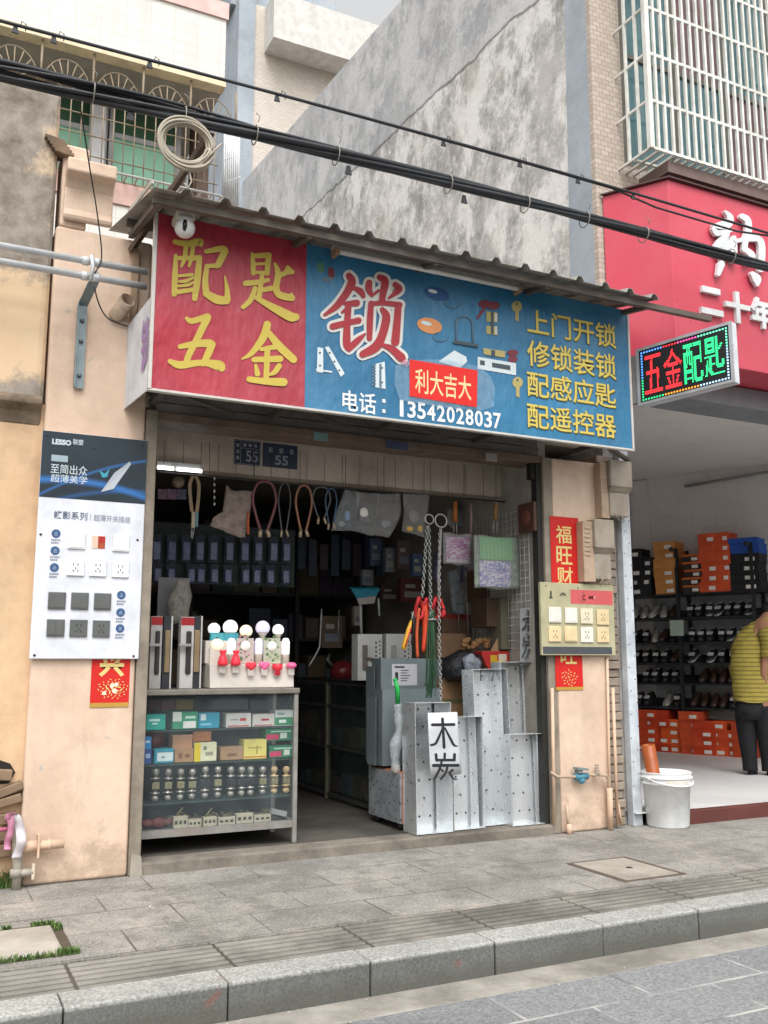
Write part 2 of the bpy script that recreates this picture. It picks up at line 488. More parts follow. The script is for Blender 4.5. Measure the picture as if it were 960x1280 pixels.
OLDLOW = m_plaster('lower beige render', rgb('c9a784'), rgb('d6b896'), rgb('7d6a56'), .35, .8)
def m_gable():
    t = NT('weathered cement render')
    c = t.mix(t.ramp(t.noise(.55, 7, rough=.7), [(.3, 0.0), (.7, 1.0)]), rgb('949290'), rgb('c6c2be'))
    c = t.mix(t.ramp(t.noise(1.7, 7, off=9, rough=.75, stretch=(1, 1, .8)), [(.45, 0.0), (.55, .9)]), c, rgb('e0ddd9'))
    c = t.mix(t.ramp(t.noise(5.5, 6, off=81, rough=.8, stretch=(1, 1, .6)), [(.52, 0.0), (.66, .65)]), c, rgb('dedbd7'))
    c = t.mix(t.ramp(t.noise(4.2, 6, off=91, rough=.8, stretch=(1, .8, .5)), [(.54, 0.0), (.68, .42)]), c, rgb('6b6966'))
    c = t.mix(t.ramp(t.noise(2.3, 7, off=33, rough=.75, stretch=(1, 1, .7)), [(.52, 0.0), (.62, .6)]), c, rgb('757371'))
    c = t.mix(t.ramp(t.noise(1.1, 5, off=60), [(.56, 0.0), (.66, .3)]), c, rgb('b8aa9c'))
    # paler upper band above the old roof scar
    x = t.n.new('ShaderNodeSeparateXYZ'); t.L(t.tc.outputs['Object'], x.inputs[0])
    ln = t.math('SUBTRACT', x.outputs[2], t.math('ADD', 7.46, t.math('MULTIPLY', x.outputs[1], .088)))
    wob = t.math('ADD', ln, t.math('MULTIPLY', t.math('SUBTRACT', t.noise(1.6, 5, off=70), .5), .25))
    c = t.mix(t.math('MULTIPLY', t.ramp(t.math('ADD', wob, .5), [(.49, 0.0), (.52, 1.0)]), .45), c, rgb('a9adb3'))
    c = t.mix(t.ramp(t.math('ABSOLUTE', wob), [(0.0, .85), (.03, 0.0)]), c, rgb('4f4d4c'))
    t.bump(t.noise(20, 6, rough=.7), .4, .012); t.bump(t.noise(2.5, 4, off=2), .4, .03)
    return t.done(c, .9, spec=.2)
GABLE = m_gable()
CEMENT = m_plaster('grey cement', rgb('8f887d'), rgb('aaa397'), rgb('6c655b'), .5, 1.6)
DARKCEM = m_plaster('dirty floor cement', rgb('5b564e'), rgb('78736a'), rgb('403c36'), .6, 1.2)
MOSAIC = m_tiles('beige mosaic tile', rgb('b1a295'), rgb('c6b8ab'), rgb('9a8d82'), .075, .045, .5, .004)
WHITETILE = m_tiles('white wall tile', rgb('d8d5ce'), rgb('dfdcd5'), rgb('c4c0b6'), .23, .115, 0, .004, .35)
BUFFTILE = m_tiles('buff small tile', rgb('c6bcb0'), rgb('d3cabf'), rgb('b3a99e'), .1, .05, .5, .004, .2)
BLUEGREY = m_plaster('blue grey render', rgb('97a0a9'), rgb('b2b9c0'), rgb('7e8589'), .4, 1.0)
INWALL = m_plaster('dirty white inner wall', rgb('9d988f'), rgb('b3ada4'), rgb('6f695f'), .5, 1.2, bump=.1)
SHOEWALL = m_plaster('shop white paint', rgb('d5d1ce'), rgb('dedad7'), None, 0, .6, bump=.06)
WOOD = mat('grey old timber', rgb('8d8375'), .8, 0, .3, 5, .3, 50, .5, rgb('5d544a'), .5)
def solid(name, col, **k): return mat(name, rgb(col), **k)

# ================================================================== GROUND
struct(MB().poly([(-200, -200, -.32), (200, -200, -.32), (200, 200, -.32), (-200, 200, -.32)]).build('ground', DARKCEM))
struct(MB().box(-40, 60, -14, -2.27, -.3, -.14).build('road', ROAD))
GUT = m_plaster('gutter concrete', rgb('85817a'), rgb('a8a39a'), rgb('5f5b54'), .7, 2.2, bump=.6)
struct(MB().box(-40, 60, -2.27, -2.06, -.3, -.136).build('gutter', GUT, bevel=.004))
struct(MB().box(-40, 60, -1.5, .6, -.3, 0).build('pavement', PAVE))
kb = MB(); x = -8.05
while x < 20:
    l = .618 if int(x * 10) % 3 else .61
    kb.box(x + .003, x + l - .003, -2.06 + random.uniform(-.004, .004), -1.885, -.3, .006 + random.uniform(-.004, .004)); x += l
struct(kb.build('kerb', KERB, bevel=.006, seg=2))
rb = MB(); x = -6.28 + .0
rb.box(-40, 60, -1.882, -1.5, -.3, -.006)
RIB = m_plaster('ribbed paving', rgb('68665f'), rgb('918d85'), rgb('4d4b46'), .7, 1.6, bump=.5)
bars = MB(); x = -5.66
while x < 14:
    for k in range(6): bars.box(x + .006, x + .622, -1.875 + k * .062, -1.875 + k * .062 + .038, -.02, .0015)
    x += .63
struct(rb.build('paving_strip', solid('groove grime', '4f4a43'))); struct(bars.build('ribbed_paving', RIB, bevel=.004))
# loose grit along the gutter and kerb foot
gr = MB()
for k in range(260):
    gx = random.uniform(.2, 5.5); gy = random.choice([random.gauss(-2.1, .03), random.gauss(-2.27, .05), random.uniform(-1.5, -.1)]); gy = min(gy, -2.075) if gy < -1.9 else gy
    z0 = -.136 if gy < -2.06 else 0
    if -2.27 > gy: z0 = -.14
    gr.ball((gx, gy, z0), random.uniform(.002, .006), 6, (1, 1, .7))
tag(gr.build('grit', solid('grit stone', '9c968c')), kind='stuff')

# ================================================================== HARDWARE SHOP BUILDING
shop = thing('hardware_shop_building', 'peach rendered single storey shop with an open front full of hardware', 'building', (2.9, 2.4, 0))
pl = MB()
pl.box(.585, 1.19, 0, .4, 0, 3.95)
pl.prism([(.605, 0.002, 3.95), (.605, .3, 3.95), (.765, .3, 3.95), (.765, 0.002, 3.95)], (0, 0, .56))
pl.build('left_pillar', PEACH, shop, bevel=.02, seg=3)
cap = MB()
prof = [(-.002, 3.99), (-.03, 3.99), (-.04, 4.02), (-.03, 4.06), (-.03, 4.20), (-.06, 4.25), (-.13, 4.27), (-.13, 4.36), (-.002, 4.36)]
cap.prism([(.62, y, z) for y, z in prof], (.30, 0, 0))
cap.build('cornice_block', PEACH, shop, bevel=.012)
pr = MB(); pr.box(4.335, 4.80, 0, .4, 0, 2.82); pr.build('right_pillar', PEACH, shop, bevel=.015)
be = MB()
rnd = random.Random(3)
for k in range(44):
    z = k * .066
    be.box(4.815 + rnd.uniform(-.01, .012), 4.985, .05 + rnd.uniform(0, .03), .35, z + .003, z + .062)
be.build('brick_edge', m_plaster('old brick edge', rgb('8b7f72'), rgb('a89a8b'), rgb('6a5f55'), .5, 2.5), shop, bevel=.006)
jb = MB(); jb.box(1.192, 1.262, -.015, .10, .0, 2.83); jb.build('door_post', WOOD, shop, bevel=.006)
jf = MB(); jf.prism([(1.2, -.03, 0), (1.27, -.035, 0), (1.262, -.03, .11), (1.205, -.025, .13)], (0, .02, 0)); jf.build('post_foot', CEMENT, shop)
jr = MB(); jr.box(4.252, 4.333, .005, .12, 0, 2.82); jr.build('door_post', WOOD, shop, bevel=.006)
tr = MB(); tr.box(4.205, 4.25, .03, .10, .07, 2.80); tr.build('shutter_track', solid('black track', '262522'), shop)
# shutter box and beams over the opening
sb = MB(); sb.box(1.262, 4.252, .02, .26, 2.775, 2.83); sb.build('beam', solid('brown beam', '6a5a4d', dirt=rgb('2f2822'), dirt_amt=.6), shop, bevel=.004)
sb = MB()
for k in range(3): sb.box(1.262, 4.252, .06 + k * .003, .25, 2.835 + k * .075, 2.905 + k * .075)
sb.build('rolled_shutter', solid('grey brown shutter', '6b6661', dirt=rgb('45403b'), dirt_amt=.5), shop, bevel=.006)
LINT = m_plaster('cream lintel render', rgb('b5a698'), rgb('c4b7aa'), rgb('85796d'), .5, 1.5)
lt = MB(); lt.box(1.20, 4.24, .55, .70, 2.585, 2.96); lt.build('lintel', LINT, shop, bevel=.006)
wl = MB()
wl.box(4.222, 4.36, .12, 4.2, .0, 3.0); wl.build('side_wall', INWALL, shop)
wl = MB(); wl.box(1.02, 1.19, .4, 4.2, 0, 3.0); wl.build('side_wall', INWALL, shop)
wl = MB(); wl.box(1.02, 4.36, 4.2, 4.34, 0, 3.0); wl.build('back_wall', m_plaster('shade toned back wall', rgb('4c4a47'), rgb('5c5955')), shop)  # dark wall colour paints in the dimness of the shop's depth
wl = MB(); wl.box(1.0, 4.88, .27, 4.34, 3.001, 3.16); wl.build('roof', CEMENT, shop)
fw = MB(); fw.box(1.2, 4.88, .3, .45, 3.163, 3.9); fw.build('parapet', PEACH, shop)
# floor
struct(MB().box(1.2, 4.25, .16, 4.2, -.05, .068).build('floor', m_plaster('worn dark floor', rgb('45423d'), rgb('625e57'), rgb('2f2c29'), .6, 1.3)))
struct(MB().box(1.2, 4.25, -.02, .16, -.05, .07).build('threshold_step', m_plaster('worn step concrete', rgb('6e685f'), rgb('958d82'), rgb('47423b'), .6, 3.0, bump=.6), bevel=.012))

# ================================================================== LEFT NEIGHBOUR
nb = thing('neighbour_building', 'stained beige building at the left edge with grey weathered wall top', 'building', (0, 0, 0))
a = MB(); a.box(-8, .575, -.0, .5, 2.75, 4.86); a.build('upper_wall', OLDWALL, nb, bevel=.05, seg=3)
a = MB(); a.box(-8, .60, .05, .5, 0, 2.80); a.build('lower_wall', OLDLOW, nb)
LEDGE = m_plaster('black stained ledge', rgb('6b5d4e'), rgb('94826d'), rgb('2d2a27'), .8, 2)
a = MB(); a.prism([(-8, .048, 2.66), (-8, .02, 2.74), (-8, -.03, 2.78), (-8, -.03, 2.81), (-8, 0, 2.84), (-8, .12, 2.84)], (8.565, 0, 0)); a.build('ledge', LEDGE, nb, bevel=.01)
BRK = m_plaster('exposed brick', rgb('6e5a48'), rgb('8d7862'), rgb('3b342d'), .5, 4)
a = MB()
for i, (px, py, wd, hh, rot) in enumerate([(12, 986, .14, .05, .35), (8, 1001, .16, .05, .25), (4, 968, .09, .06, -.1), (10, 1022, .10, .06, .1), (6, 1042, .12, .07, 0), (4, 1062, .13, .07, .05)]):
    c = P(px, py, .045); a.obox(c, (wd / 2 * math.cos(rot), 0, wd / 2 * math.sin(rot)), (0, .05, 0), (-hh / 2 * math.sin(rot), 0, hh / 2 * math.cos(rot)))
a.build('exposed_brick', BRK, nb, bevel=.008)
a = MB(); c = P(5, 966, .048); a.prism([c + V(dx, 0, dz) for dx, dz in [(-.25, -.07), (.03, -.06), (.06, .0), (.03, .05), (-.05, .08), (-.25, .04)]], (0, -.004, 0)); a.build('hole', solid('hole shadow', '1c1916'), nb)
a = MB()
for k in range(5):
    c = P(78 + k * 2, 181 + k * 4, .02); a.obox(c + V(-.05 + k * .004, 0, 0), (.06, 0, -.008), (0, .06, 0), (0, 0, .012))
a.build('broken_tile', BRK, nb, bevel=.004)

# ================================================================== BUILDING BEHIND, UPPER LEFT
yb = 2.5
bb = thing('rear_building', 'white tiled house above and behind the shop with green windows behind an iron cage', 'building', (1.2, 4.5, 0))
xl, xr = -4.0, 2.335
a = MB(); a.box(xl, xr, yb, yb + .12, 6.955, 7.62); a.build('parapet', WHITETILE, bb)
a = MB(); a.box(xl, xr + .02, yb - .02, yb + .14, 7.622, 7.80); a.build('coping', solid('pink tile coping', 'd8b7b0'), bb)
a = MB(); a.box(xl, xr + .01, yb - .015, yb + .13, 6.88, 6.953); a.build('cream_edge', solid('cream edge', 'e0cfae', streak=.3), bb)
a = MB(); a.box(xl, xr, yb + .125, 4.6, 6.88, 6.95); a.build('soffit', solid('grey soffit', '9a948c'), bb)
a = MB(); a.box(xl, xr, yb - .01, yb + .95, 5.42, 5.63); a.build('sill', solid('pink tile sill', 'c9a79c', streak=.3), bb, bevel=.004)
a = MB(); a.box(xl, xr, yb + .01, yb + 1.0, 3.2, 5.418); a.build('wall', WHITETILE, bb)
a = MB(); a.box(2.21, 2.335, yb + .5, yb + .85, 5.632, 6.878); a.build('column', solid('brown column', '5f4c42'), bb)
a = MB(); a.box(-4, 2.33, yb + 1.45, yb + 1.6, 5.6, 6.9); a.build('inner_wall', solid('recess wall', '7c766e'), bb)
GREENG = mat('green window glass', rgb('a2e3c4'), .25, 0, .15, 3, 0)
DKGREEN = mat('dark green glass', rgb('4a7058'), .15, 0, .2, 3, 0)
WFR = solid('pale window frame', 'c9ccd0')
for i, (x0, x1) in enumerate([(-1.6, -.9), (-.88, -.15), (-.13, .62), (.64, 1.35), (1.37, 2.1)]):
    f = MB()
    f.box(x0, x0 + .05, 3.26, 3.33, 5.64, 6.87); f.box(x1 - .05, x1, 3.26, 3.33, 5.64, 6.87)
    f.box(x0 + .05, x1 - .05, 3.26, 3.33, 6.52, 6.57); f.box(x0 + .05, x1 - .05, 3.26, 3.33, 5.64, 5.69)
    fo = f.build('window', WFR, bb)
    MB().box(x0 + .05, x1 - .05, 3.29, 3.30, 5.692, 6.518).build('pane', GREENG, fo)
    MB().box(x0 + .05, x1 - .05, 3.29, 3.30, 6.572, 6.865).build('pane', DKGREEN, fo)
a = MB(); a.box(1.16, 1.30, 3.05, 3.2, 5.632, 6.879); a.build('white_column', solid('white column', 'd5d5d6'), bb)
BAR = solid('rusty cream bar', '8d7f6a', dirt=rgb('6a4a36'), dirt_amt=.6)
a = MB()
for k in range(46):
    xx = -2.1 + k * .097
    if xx > 2.28: break
    a.cyl((xx, yb + .03, 5.66), (xx, yb + .03, 6.42), .0055, n=5)
for zz in (5.66, 5.85, 6.05, 6.25, 6.42): a.cyl((-2.1, yb + .03, zz), (2.3, yb + .03, zz), .007, n=5)
for k in range(10):
    cx = -1.9 + k * .46
    for q in range(9):
        an = math.pi * q / 8
        a.cyl((cx, yb + .03, 6.44), (cx + .2 * math.cos(an), yb + .03, 6.44 + .3 * math.sin(an)), .006, n=5)
    a.tube([(cx + .21 * math.cos(math.pi * q / 10), yb + .03, 6.44 + .31 * math.sin(math.pi * q / 10)) for q in range(11)], .006, 5)
    a.cyl((cx + .23, yb + .03, 6.42), (cx + .23, yb + .03, 6.88), .012, n=6)
a.build('window_grille', BAR, bb)
a = MB()
for k in range(44): a.box(-2 + k * .1, -1.985 + k * .1, yb - .12, yb + .3, 5.655, 5.67)
a.cyl((-2, yb - .12, 5.662), (2.3, yb - .12, 5.662), .012, n=6)
a.build('cage_floor', solid('pale steel', 'b7b5b2'), bb)
a = MB(); a.box(.98, 1.85, yb + .02, yb + .35, 5.632, 5.66); a.build('planter_board', solid('brown tray', '6b5a4a'), bb)
# narrow white side grille beyond the brown column
a = MB()
for k in range(8): a.cyl(P(281 + k * 2.6, 168 - k * 1.2, 3.4), P(279 + k * 2.6, 256 + k * 1.0, 3.4), .011, n=6)
for py in (170, 200, 228): a.cyl(P(281, py, 3.4), P(301, py - 7, 3.4), .009, n=6)
a.build('side_grille', solid('white grille', 'd8dadb'), bb)

# tall pale house far behind, between the two
yh = 10.2
th = thing('far_house', 'tall buff tiled house far behind with a white projecting eaves slab', 'building', (5.5, 13, 0))
q = lambda px, py, y=yh: P(px, py, y)
x0, x1 = q(313, 250).x, 7.6
a = MB(); a.box(x0, x1, yh, 16, 2, q(360, 75).z + 1.0); a.build('front_wall', BUFFTILE, th)
a = MB(); a.box(q(292, 240).x, x0 - .003, yh - .05, 16, 2, q(300, 40).z + 3); a.build('corner_pier', BLUEGREY, th)
zt, zb = q(335, 12).z, q(335, 62).z
a = MB(); a.box(q(331, 30).x, 8.5, yh - .55, yh - .003, zb - .1, zt); a.build('eaves_slab', solid('white slab', 'cfccc6', streak=.2), th)
a = MB(); a.box(q(292, 20).x, q(425, 20).x, yh + .2, 16, q(360, 75).z + 1.003, q(430, 36).z + .7); a.build('attic', BLUEGREY, th)

# ================================================================== SHOE SHOP BUILDING (right)
rs = thing('shoe_shop_building', 'tall building on the right with a stained cement side wall and a shoe shop below', 'building', (0, 0, 0))
XS = 4.89
a = MB()
a.add([(XS, .06, 2.9), (XS, 16, 2.9), (XS, 16, 10.85), (XS, 3.6, 9.49), (XS, 3.0, 9.42), (XS, .06, 9.3)], [(0, 5, 4, 3, 2, 1)])
a.box(XS + .002, XS + .2, .06, 16, 2.9, 9.3); a.build('side_wall', GABLE, rs)
a = MB(); a.prism([(XS - .01, .03, 3.0), (XS - .01, .42, 3.0), (XS - .01, .30, 9.3), (XS - .01, .03, 9.3)], (.02, 0, 0)); a.build('smooth_render_strip', BLUEGREY, rs)
a = MB(); a.box(XS - .012, 16, -.0, .055, 3.63, 5.5); a.box(XS - .012, 5.0, -.0, .055, 3.0, 3.628); a.box(XS - .012, 5.2, -.0, .055, 5.5, 10); a.build('front_wall', MOSAIC, rs)
a = MB(); a.box(5.2, 16, .0, .055, 8.3, 10); a.build('front_wall', MOSAIC, rs)
# window with burglar cage
TEAL = mat('teal tinted glass', rgb('55787d'), .08, 0, .25, 1.5, 0, spec=.6)
PINKC = mat('dusty pink curtain', rgb('7c6468'), .8, 0, .3, 4, .1)
x = 5.2
for i, wd in enumerate([.62, .62, .66, .66, .66]):
    f = MB(); f.box(x, x + .04, .0, .05, 5.5, 8.3); f.box(x + wd - .04, x + wd, .0, .05, 5.5, 8.3)
    for zz in (5.5, 6.55, 8.26): f.box(x + .04, x + wd - .04, .0, .05, zz, zz + .04)
    fo = f.build('window', solid('bronze frame', '6d6a62'), rs)
    MB().box(x + .04, x + wd - .04, .02, .026, 5.542, 6.548).build('pane', TEAL if i < 2 else PINKC, fo)
    MB().box(x + .04, x + wd - .04, .02, .026, 6.592, 8.258).build('pane', TEAL if i % 2 == 0 else PINKC, fo)
    x += wd + .002
a = MB(); a.box(5.2, 9, .058, .2, 5.5, 8.3); a.build('window_backing', solid('dark room', '2b2c2e'), rs)
CREAM = solid('cream painted steel', 'd9d9d2', dirt=rgb('9a9284'), dirt_amt=.35)
cx0, cy0, cz0, cz1, cx1 = 5.135, -.40, 5.43, 8.6, 9.5
a = MB()
a.box(cx0 - .022, cx0 + .022, cy0 - .022, cy0 + .022, cz0, cz1)
k = 1
while cx0 + k * .083 < cx1:
    xx = cx0 + k * .083; a.box(xx - .0105, xx + .0105, cy0 - .012, cy0 + .012, cz0, cz1)
    a.box(xx - .01, xx + .01, cy0, .0, cz0 - .01, cz0 + .01); k += 1
for j in range(8):
    zz = cz0 + .012 + j * .43
    a.box(cx0, cx1, cy0 - .008, cy0 + .008, zz - .013, zz + .013); a.box(cx0 - .008, cx0 + .008, cy0, 0, zz - .011, zz + .011)
for yy in (-.27, -.14): a.box(cx0 - .011, cx0 + .011, yy - .011, yy + .011, cz0, cz1)
a.box(cx0, cx1, -.21, -.19, cz0 - .012, cz0 + .008)
a.build('burglar_cage', CREAM, rs)
# soffit strip above the red sign
a = MB(); a.box(5.35, 16, -.36, -.003, 5.30, 5.40); a.build('canopy', solid('brown canopy', '74605a'), rs)
# shutter box and shop room
a = MB(); a.box(5.0, 16, -.12, .25, 3.44, 3.622)
a.build('shutter_box', solid('grey shutter', '7d8085'), rs, bevel=.01)
a = MB(); a.box(4.998, 5.088, -.012, .06, 0, 3.43); PST = m_plaster('flaking white post', rgb('aab3bb'), rgb('dfe4e8'), rgb('7e7f7e'), .55, 3.0)
a.build('steel_post', PST, rs, bevel=.006)
a = MB()
for k in range(26): a.ball((5.015 + (k % 2) * .055 + rnd.uniform(-.01, .01), -.013, .3 + k * .09), .006, 6, (1, .3, 1))
a.build('bolt', solid('bolt rust', '4c4640'), rs)
# ---- the shoe shop's room
FZ = .10
S0 = G(850, 941, FZ); SA = R(24)
SU = Vector((math.sin(SA), -math.cos(SA), 0)); SN = Vector((-math.cos(SA), -math.sin(SA), 0))   # along the shelves (towards the street), out of the shelves
def SH(px, py, off=0.0): return PN(px, py, S0 + SN * off, SN)
def sco(p):
    d = p - S0; return d.dot(SU)
struct(MB().poly([(5.0, -.06, FZ), (16, -.06, FZ), (16, 14, FZ), (5.0, 14, FZ)]).build('tiled_floor', None or m_tiles('white floor tile', rgb('c4c2c0'), rgb('cfcdcb'), rgb('a9a6a2'), .6, .6, 0, .004, .0)))
struct(MB().box(5.115, 16, -.13, -.062, -.05, FZ + .004).build('threshold', solid('maroon granite', '5e3430', rough=.4), bevel=.006))
a = MB()
def wall_seg(p, q_, z0, z1, th_): 
    p, q_ = Vector(p), Vector(q_); u = (q_ - p); n_ = Vector((-u.y, u.x, 0)).normalized() * th_
    a.prism([p + V(0, 0, z0 - p.z), q_ + V(0, 0, z0 - q_.z), q_ + n_ + V(0, 0, z0 - q_.z), p + n_ + V(0, 0, z0 - p.z)], (0, 0, z1 - z0))
p0 = S0 - SN * .42 - SU * 5.5; p1 = S0 - SN * .42 + SU * 6
wall_seg((p0.x, p0.y, 0), (p1.x, p1.y, 0), 0, 4.0, .1)
a.build('shelf_wall', SHOEWALL, rs)
a = MB(); a.box(5.0, 14, 8.6, 8.7, 0, 4.0); a.build('rear_wall', SHOEWALL, rs)
a = MB(); a.box(5.01, 5.06, .1, 8.6, 0, 4.0); a.build('party_wall', SHOEWALL, rs)
a = MB(); a.box(5.0, 16, .252, 9, 3.75, 3.85); a.build('ceiling', SHOEWALL, rs)
p_ = S0 - SN * .40 - SU * .55; a = MB(); a.obox(V(p_.x, p_.y, 1.87), SU * .12, SN * .06, (0, 0, 1.87)); a.build('pilaster', SHOEWALL, rs)
a = MB()
for y_ in (.35, .62): a.box(5.0, 16, y_, y_ + .05, 3.70, 3.748)
a.build('ceiling_strip', solid('cream strip', 'd5cfbf'), rs)
a = MB(); a.tube([SH(856, 608, -.36), SH(960, 590, -.36)], .02); a.build('conduit', solid('grey conduit', '8f8d8c'), rs)

# shelf unit
BLK = solid('black shelf steel', '1f2226', rough=.45)
GRYP = solid('grey back panel', 'a9abad')
bay = [(SH(850, 741).z, ), ]
ZS = [SH(850, p).z for p in (742, 772, 803, 829, 854, 884)]
ZT = SH(850, 700).z
uL, uM, uR, uE = sco(SH(760, 800)), sco(SH(851, 800)), sco(SH(946, 800)), sco(SH(946, 800)) + 1.2
def sp(u, off, z): p = S0 + SU * u + SN * off; return Vector((p.x, p.y, z))
shelf = thing('shoe_shelf', 'black steel shelving along the wall of the shoe shop full of shoes', 'shelf', tuple(sp(uM, 0, FZ)))
for u in (uL, uM, uR, uE):
    m = MB()
    for off in (-.34, .02): m.obox(sp(u, off, (FZ + ZT + .15) / 2), SU * .02, SN * .02, (0, 0, (ZT + .15 - FZ) / 2))
    m.tube([sp(u, 0, ZT + .13), sp(u, .16, ZT + .13)], .012)
    m.ball(sp(u, .17, ZT + .13), .03)
    m.build('upright', BLK, shelf)
for z in ZS:
    m = MB(); m.obox(sp((uL + uE) / 2, -.16, z - .012), SU * ((uE - uL) / 2), SN * .19, (0, 0, .012)); m.build('board', BLK, shelf)
for z in ZS[1:]:
    m = MB(); m.obox(sp((uL + uE) / 2, -.14, z + .05), SU * ((uE - uL) / 2), SN * .12 - V(0, 0, .052), (0, 0, .004)); m.build('sloping_rest', BLK, shelf)
m = MB(); m.obox(sp((uL + uE) / 2, -.365, (ZS[0] + ZS[-1]) / 2), SU * ((uE - uL) / 2), SN * .004, (0, 0, (ZS[0] - ZS[-1]) / 2)); m.build('back_panel', GRYP, shelf)
m = MB(); c = SH(846, 785, .05); m.obox(c, SU * .09, SN * .004, (0, 0, .10)); m.build('price_card', solid('pale green card', '9fb0a0'), shelf)

# shoes
def shoe_mesh(style):
    """a low shoe pointing along -Y: heel at y=.14, toe at y=-.14"""
    m = MB(); N = 10
    prof = [(.14, .030, .075), (.11, .036, .085), (.06, .036, .088), (.02, .037, .08), (-.03, .040, .062), (-.08, .044, .05), (-.12, .036, .042), (-.14, .016, .03)]
    vs = []; fs = []
    for (y, hw, h) in prof:
        for k in range(N):
            a_ = math.pi * k / (N - 1); vs.append((math.cos(a_) * hw, y, .016 + math.sin(a_) ** .7 * (h - .016)))
    for i in range(len(prof) - 1):
        for k in range(N - 1): fs.append((i * N + k, i * N + k + 1, (i + 1) * N + k + 1, (i + 1) * N + k))
    fs.append(list(range(N - 1, -1, -1))); fs.append([(len(prof) - 1) * N + k for k in range(N)])
    m.add(vs, fs, True)
    m.m = 1
    sole = [(hw + .003, y) for y, hw, h in prof] + [(-hw - .003, y) for y, hw, h in reversed(prof)]
    m.prism([(x_, y_, 0) for x_, y_ in sole], (0, 0, .018))
    m.m = 2
    m.lathe([(.028, 0), (.024, .004)], (0, .075, .088), 10)
    if style: m.obox((0, -.035, .066), (.036, 0, 0), (0, .022, .006), (0, 0, .006))
    return m
SHOEM = {}
def shoe_mats(kind):
    c = {'black': '1d1c1d', 'navy': '20242c', 'brown': '3b2a22', 'grey': '8d8781', 'tan': '6a5140'}[kind]
    sole = {'black': '2a2a2a', 'navy': 'b5b3b0', 'brown': '2a2220', 'grey': 'c9c5bf', 'tan': '3a2e26'}[kind]
    return [solid('shoe ' + kind, c, rough=.4), solid('sole ' + kind, sole), solid('lining ' + ('white' if kind in ('black', 'navy') else kind), 'c9c7c3' if kind in ('black', 'navy') else '54463c')]
protos = {}
def shoe(kind, pos, rz, label, group):
    if kind not in protos:
        o = shoe_mesh(kind in ('black', 'navy')).build('shoe', shoe_mats(kind)); protos[kind] = o
    else:
        o = protos[kind].copy(); COL.objects.link(o)
    o.location = Vector(pos) + V(0, 0, .006); o.rotation_euler.z = rz; o.rotation_euler.x = .42; o.scale = (1, .95, 1.15); ORG[o.name] = Vector(pos)
    tag(o, label, 'shoe', group)
face = math.atan2(SN.x, -SN.y)          # the shoe's toe (-Y) turned out of the shelf
ROWN = ['top shelf', 'second shelf down', 'third shelf down', 'fourth shelf down', 'lowest shelf']
def row(u0, u1, z, kinds, lab, grp):
    n = max(1, int((u1 - u0) / .112)); rr = random.Random(int(z * 1000) + int(u0 * 10))
    for k in range(n):
        if rr.random() < .07: continue
        kd = kinds[k * len(kinds) // n]
        names = {'black': 'black shoe with pale lining', 'navy': 'dark trainer with pale sole', 'brown': 'dark brown leather shoe', 'grey': 'pale grey canvas shoe', 'tan': 'tan leather shoe'}
        u = u0 + (k + .5) * (u1 - u0) / n
        shoe(kd, sp(u, -.13 + rr.uniform(-.02, .02), z), face + rr.uniform(-.28, .28), names[kd] + ' ' + lab, grp + ', ' + kd)
# a lower board's z is the top of that board
LEFT = [['grey', 'grey', 'brown'], ['black', 'grey', 'brown', 'black'], ['black', 'black', 'brown'], ['black'], ['black', 'grey', 'grey', 'black']]
RIGHT = [['black', 'navy', 'black', 'navy'], ['black', 'navy'], ['navy', 'black', 'navy'], ['brown'], ['brown', 'black']]
for i in range(5):
    row(uL + .3, uM - .06, ZS[i + 1] + .055, LEFT[i], 'on the %s, left bay' % ROWN[i], 'shoes on the %s, left bay' % ROWN[i])
    row(uM + .05, uR - .04, ZS[i + 1] + .055, RIGHT[i], 'on the %s, right bay' % ROWN[i], 'shoes on the %s, right bay' % ROWN[i])

# shoe boxes: on top of the shelf and along the floor
def sbox(u, z, w_, h_, d_, col, off=.0, tagc='e6e2dc', side=None):
    m = MB(); m.obox(sp(u, off - d_ / 2, z + h_ * .36), SU * w_ / 2, SN * d_ / 2, (0, 0, h_ * .36))
    o = m.build('shoe_box', solid('box ' + col, col)); solo(o, 'x', 'box')
    l = MB(); l.obox(sp(u, off - d_ / 2, z + h_ * .86), SU * (w_ / 2 + .004), SN * (d_ / 2 + .004), (0, 0, h_ * .135)); l.build('lid', solid('lid ' + (side or col), side or col), o)
    if tagc: 
        l = MB(); l.obox(sp(u + w_ * .18, off + .001, z + h_ * .38), SU * w_ * .17, SN * .001, (0, 0, h_ * .2)); l.build('size_label', solid('label ' + tagc, tagc), o)
    return o
BR = random.Random(31)
def stack(px, py_base, n, w_, h_, col, name, where, off=.03, z=None, side=None, tagc='e6e2dc'):
    p = SH(px, py_base, off); z = p.z if z is None else z
    for k in range(n):
        o = sbox(sco(p) + BR.uniform(-.012, .012), z + k * h_, w_ * BR.uniform(.96, 1.0), h_, .30, col, off + BR.uniform(-.025, .015), tagc if BR.random() < .85 else None, side)
        o['label'] = name + (', %s ' % ['lowest', 'second up', 'third up', 'fourth up', 'fifth up', 'sixth up', 'seventh up'][k]) + where
        o['group'] = name + ' ' + where
TP = ZS[0]
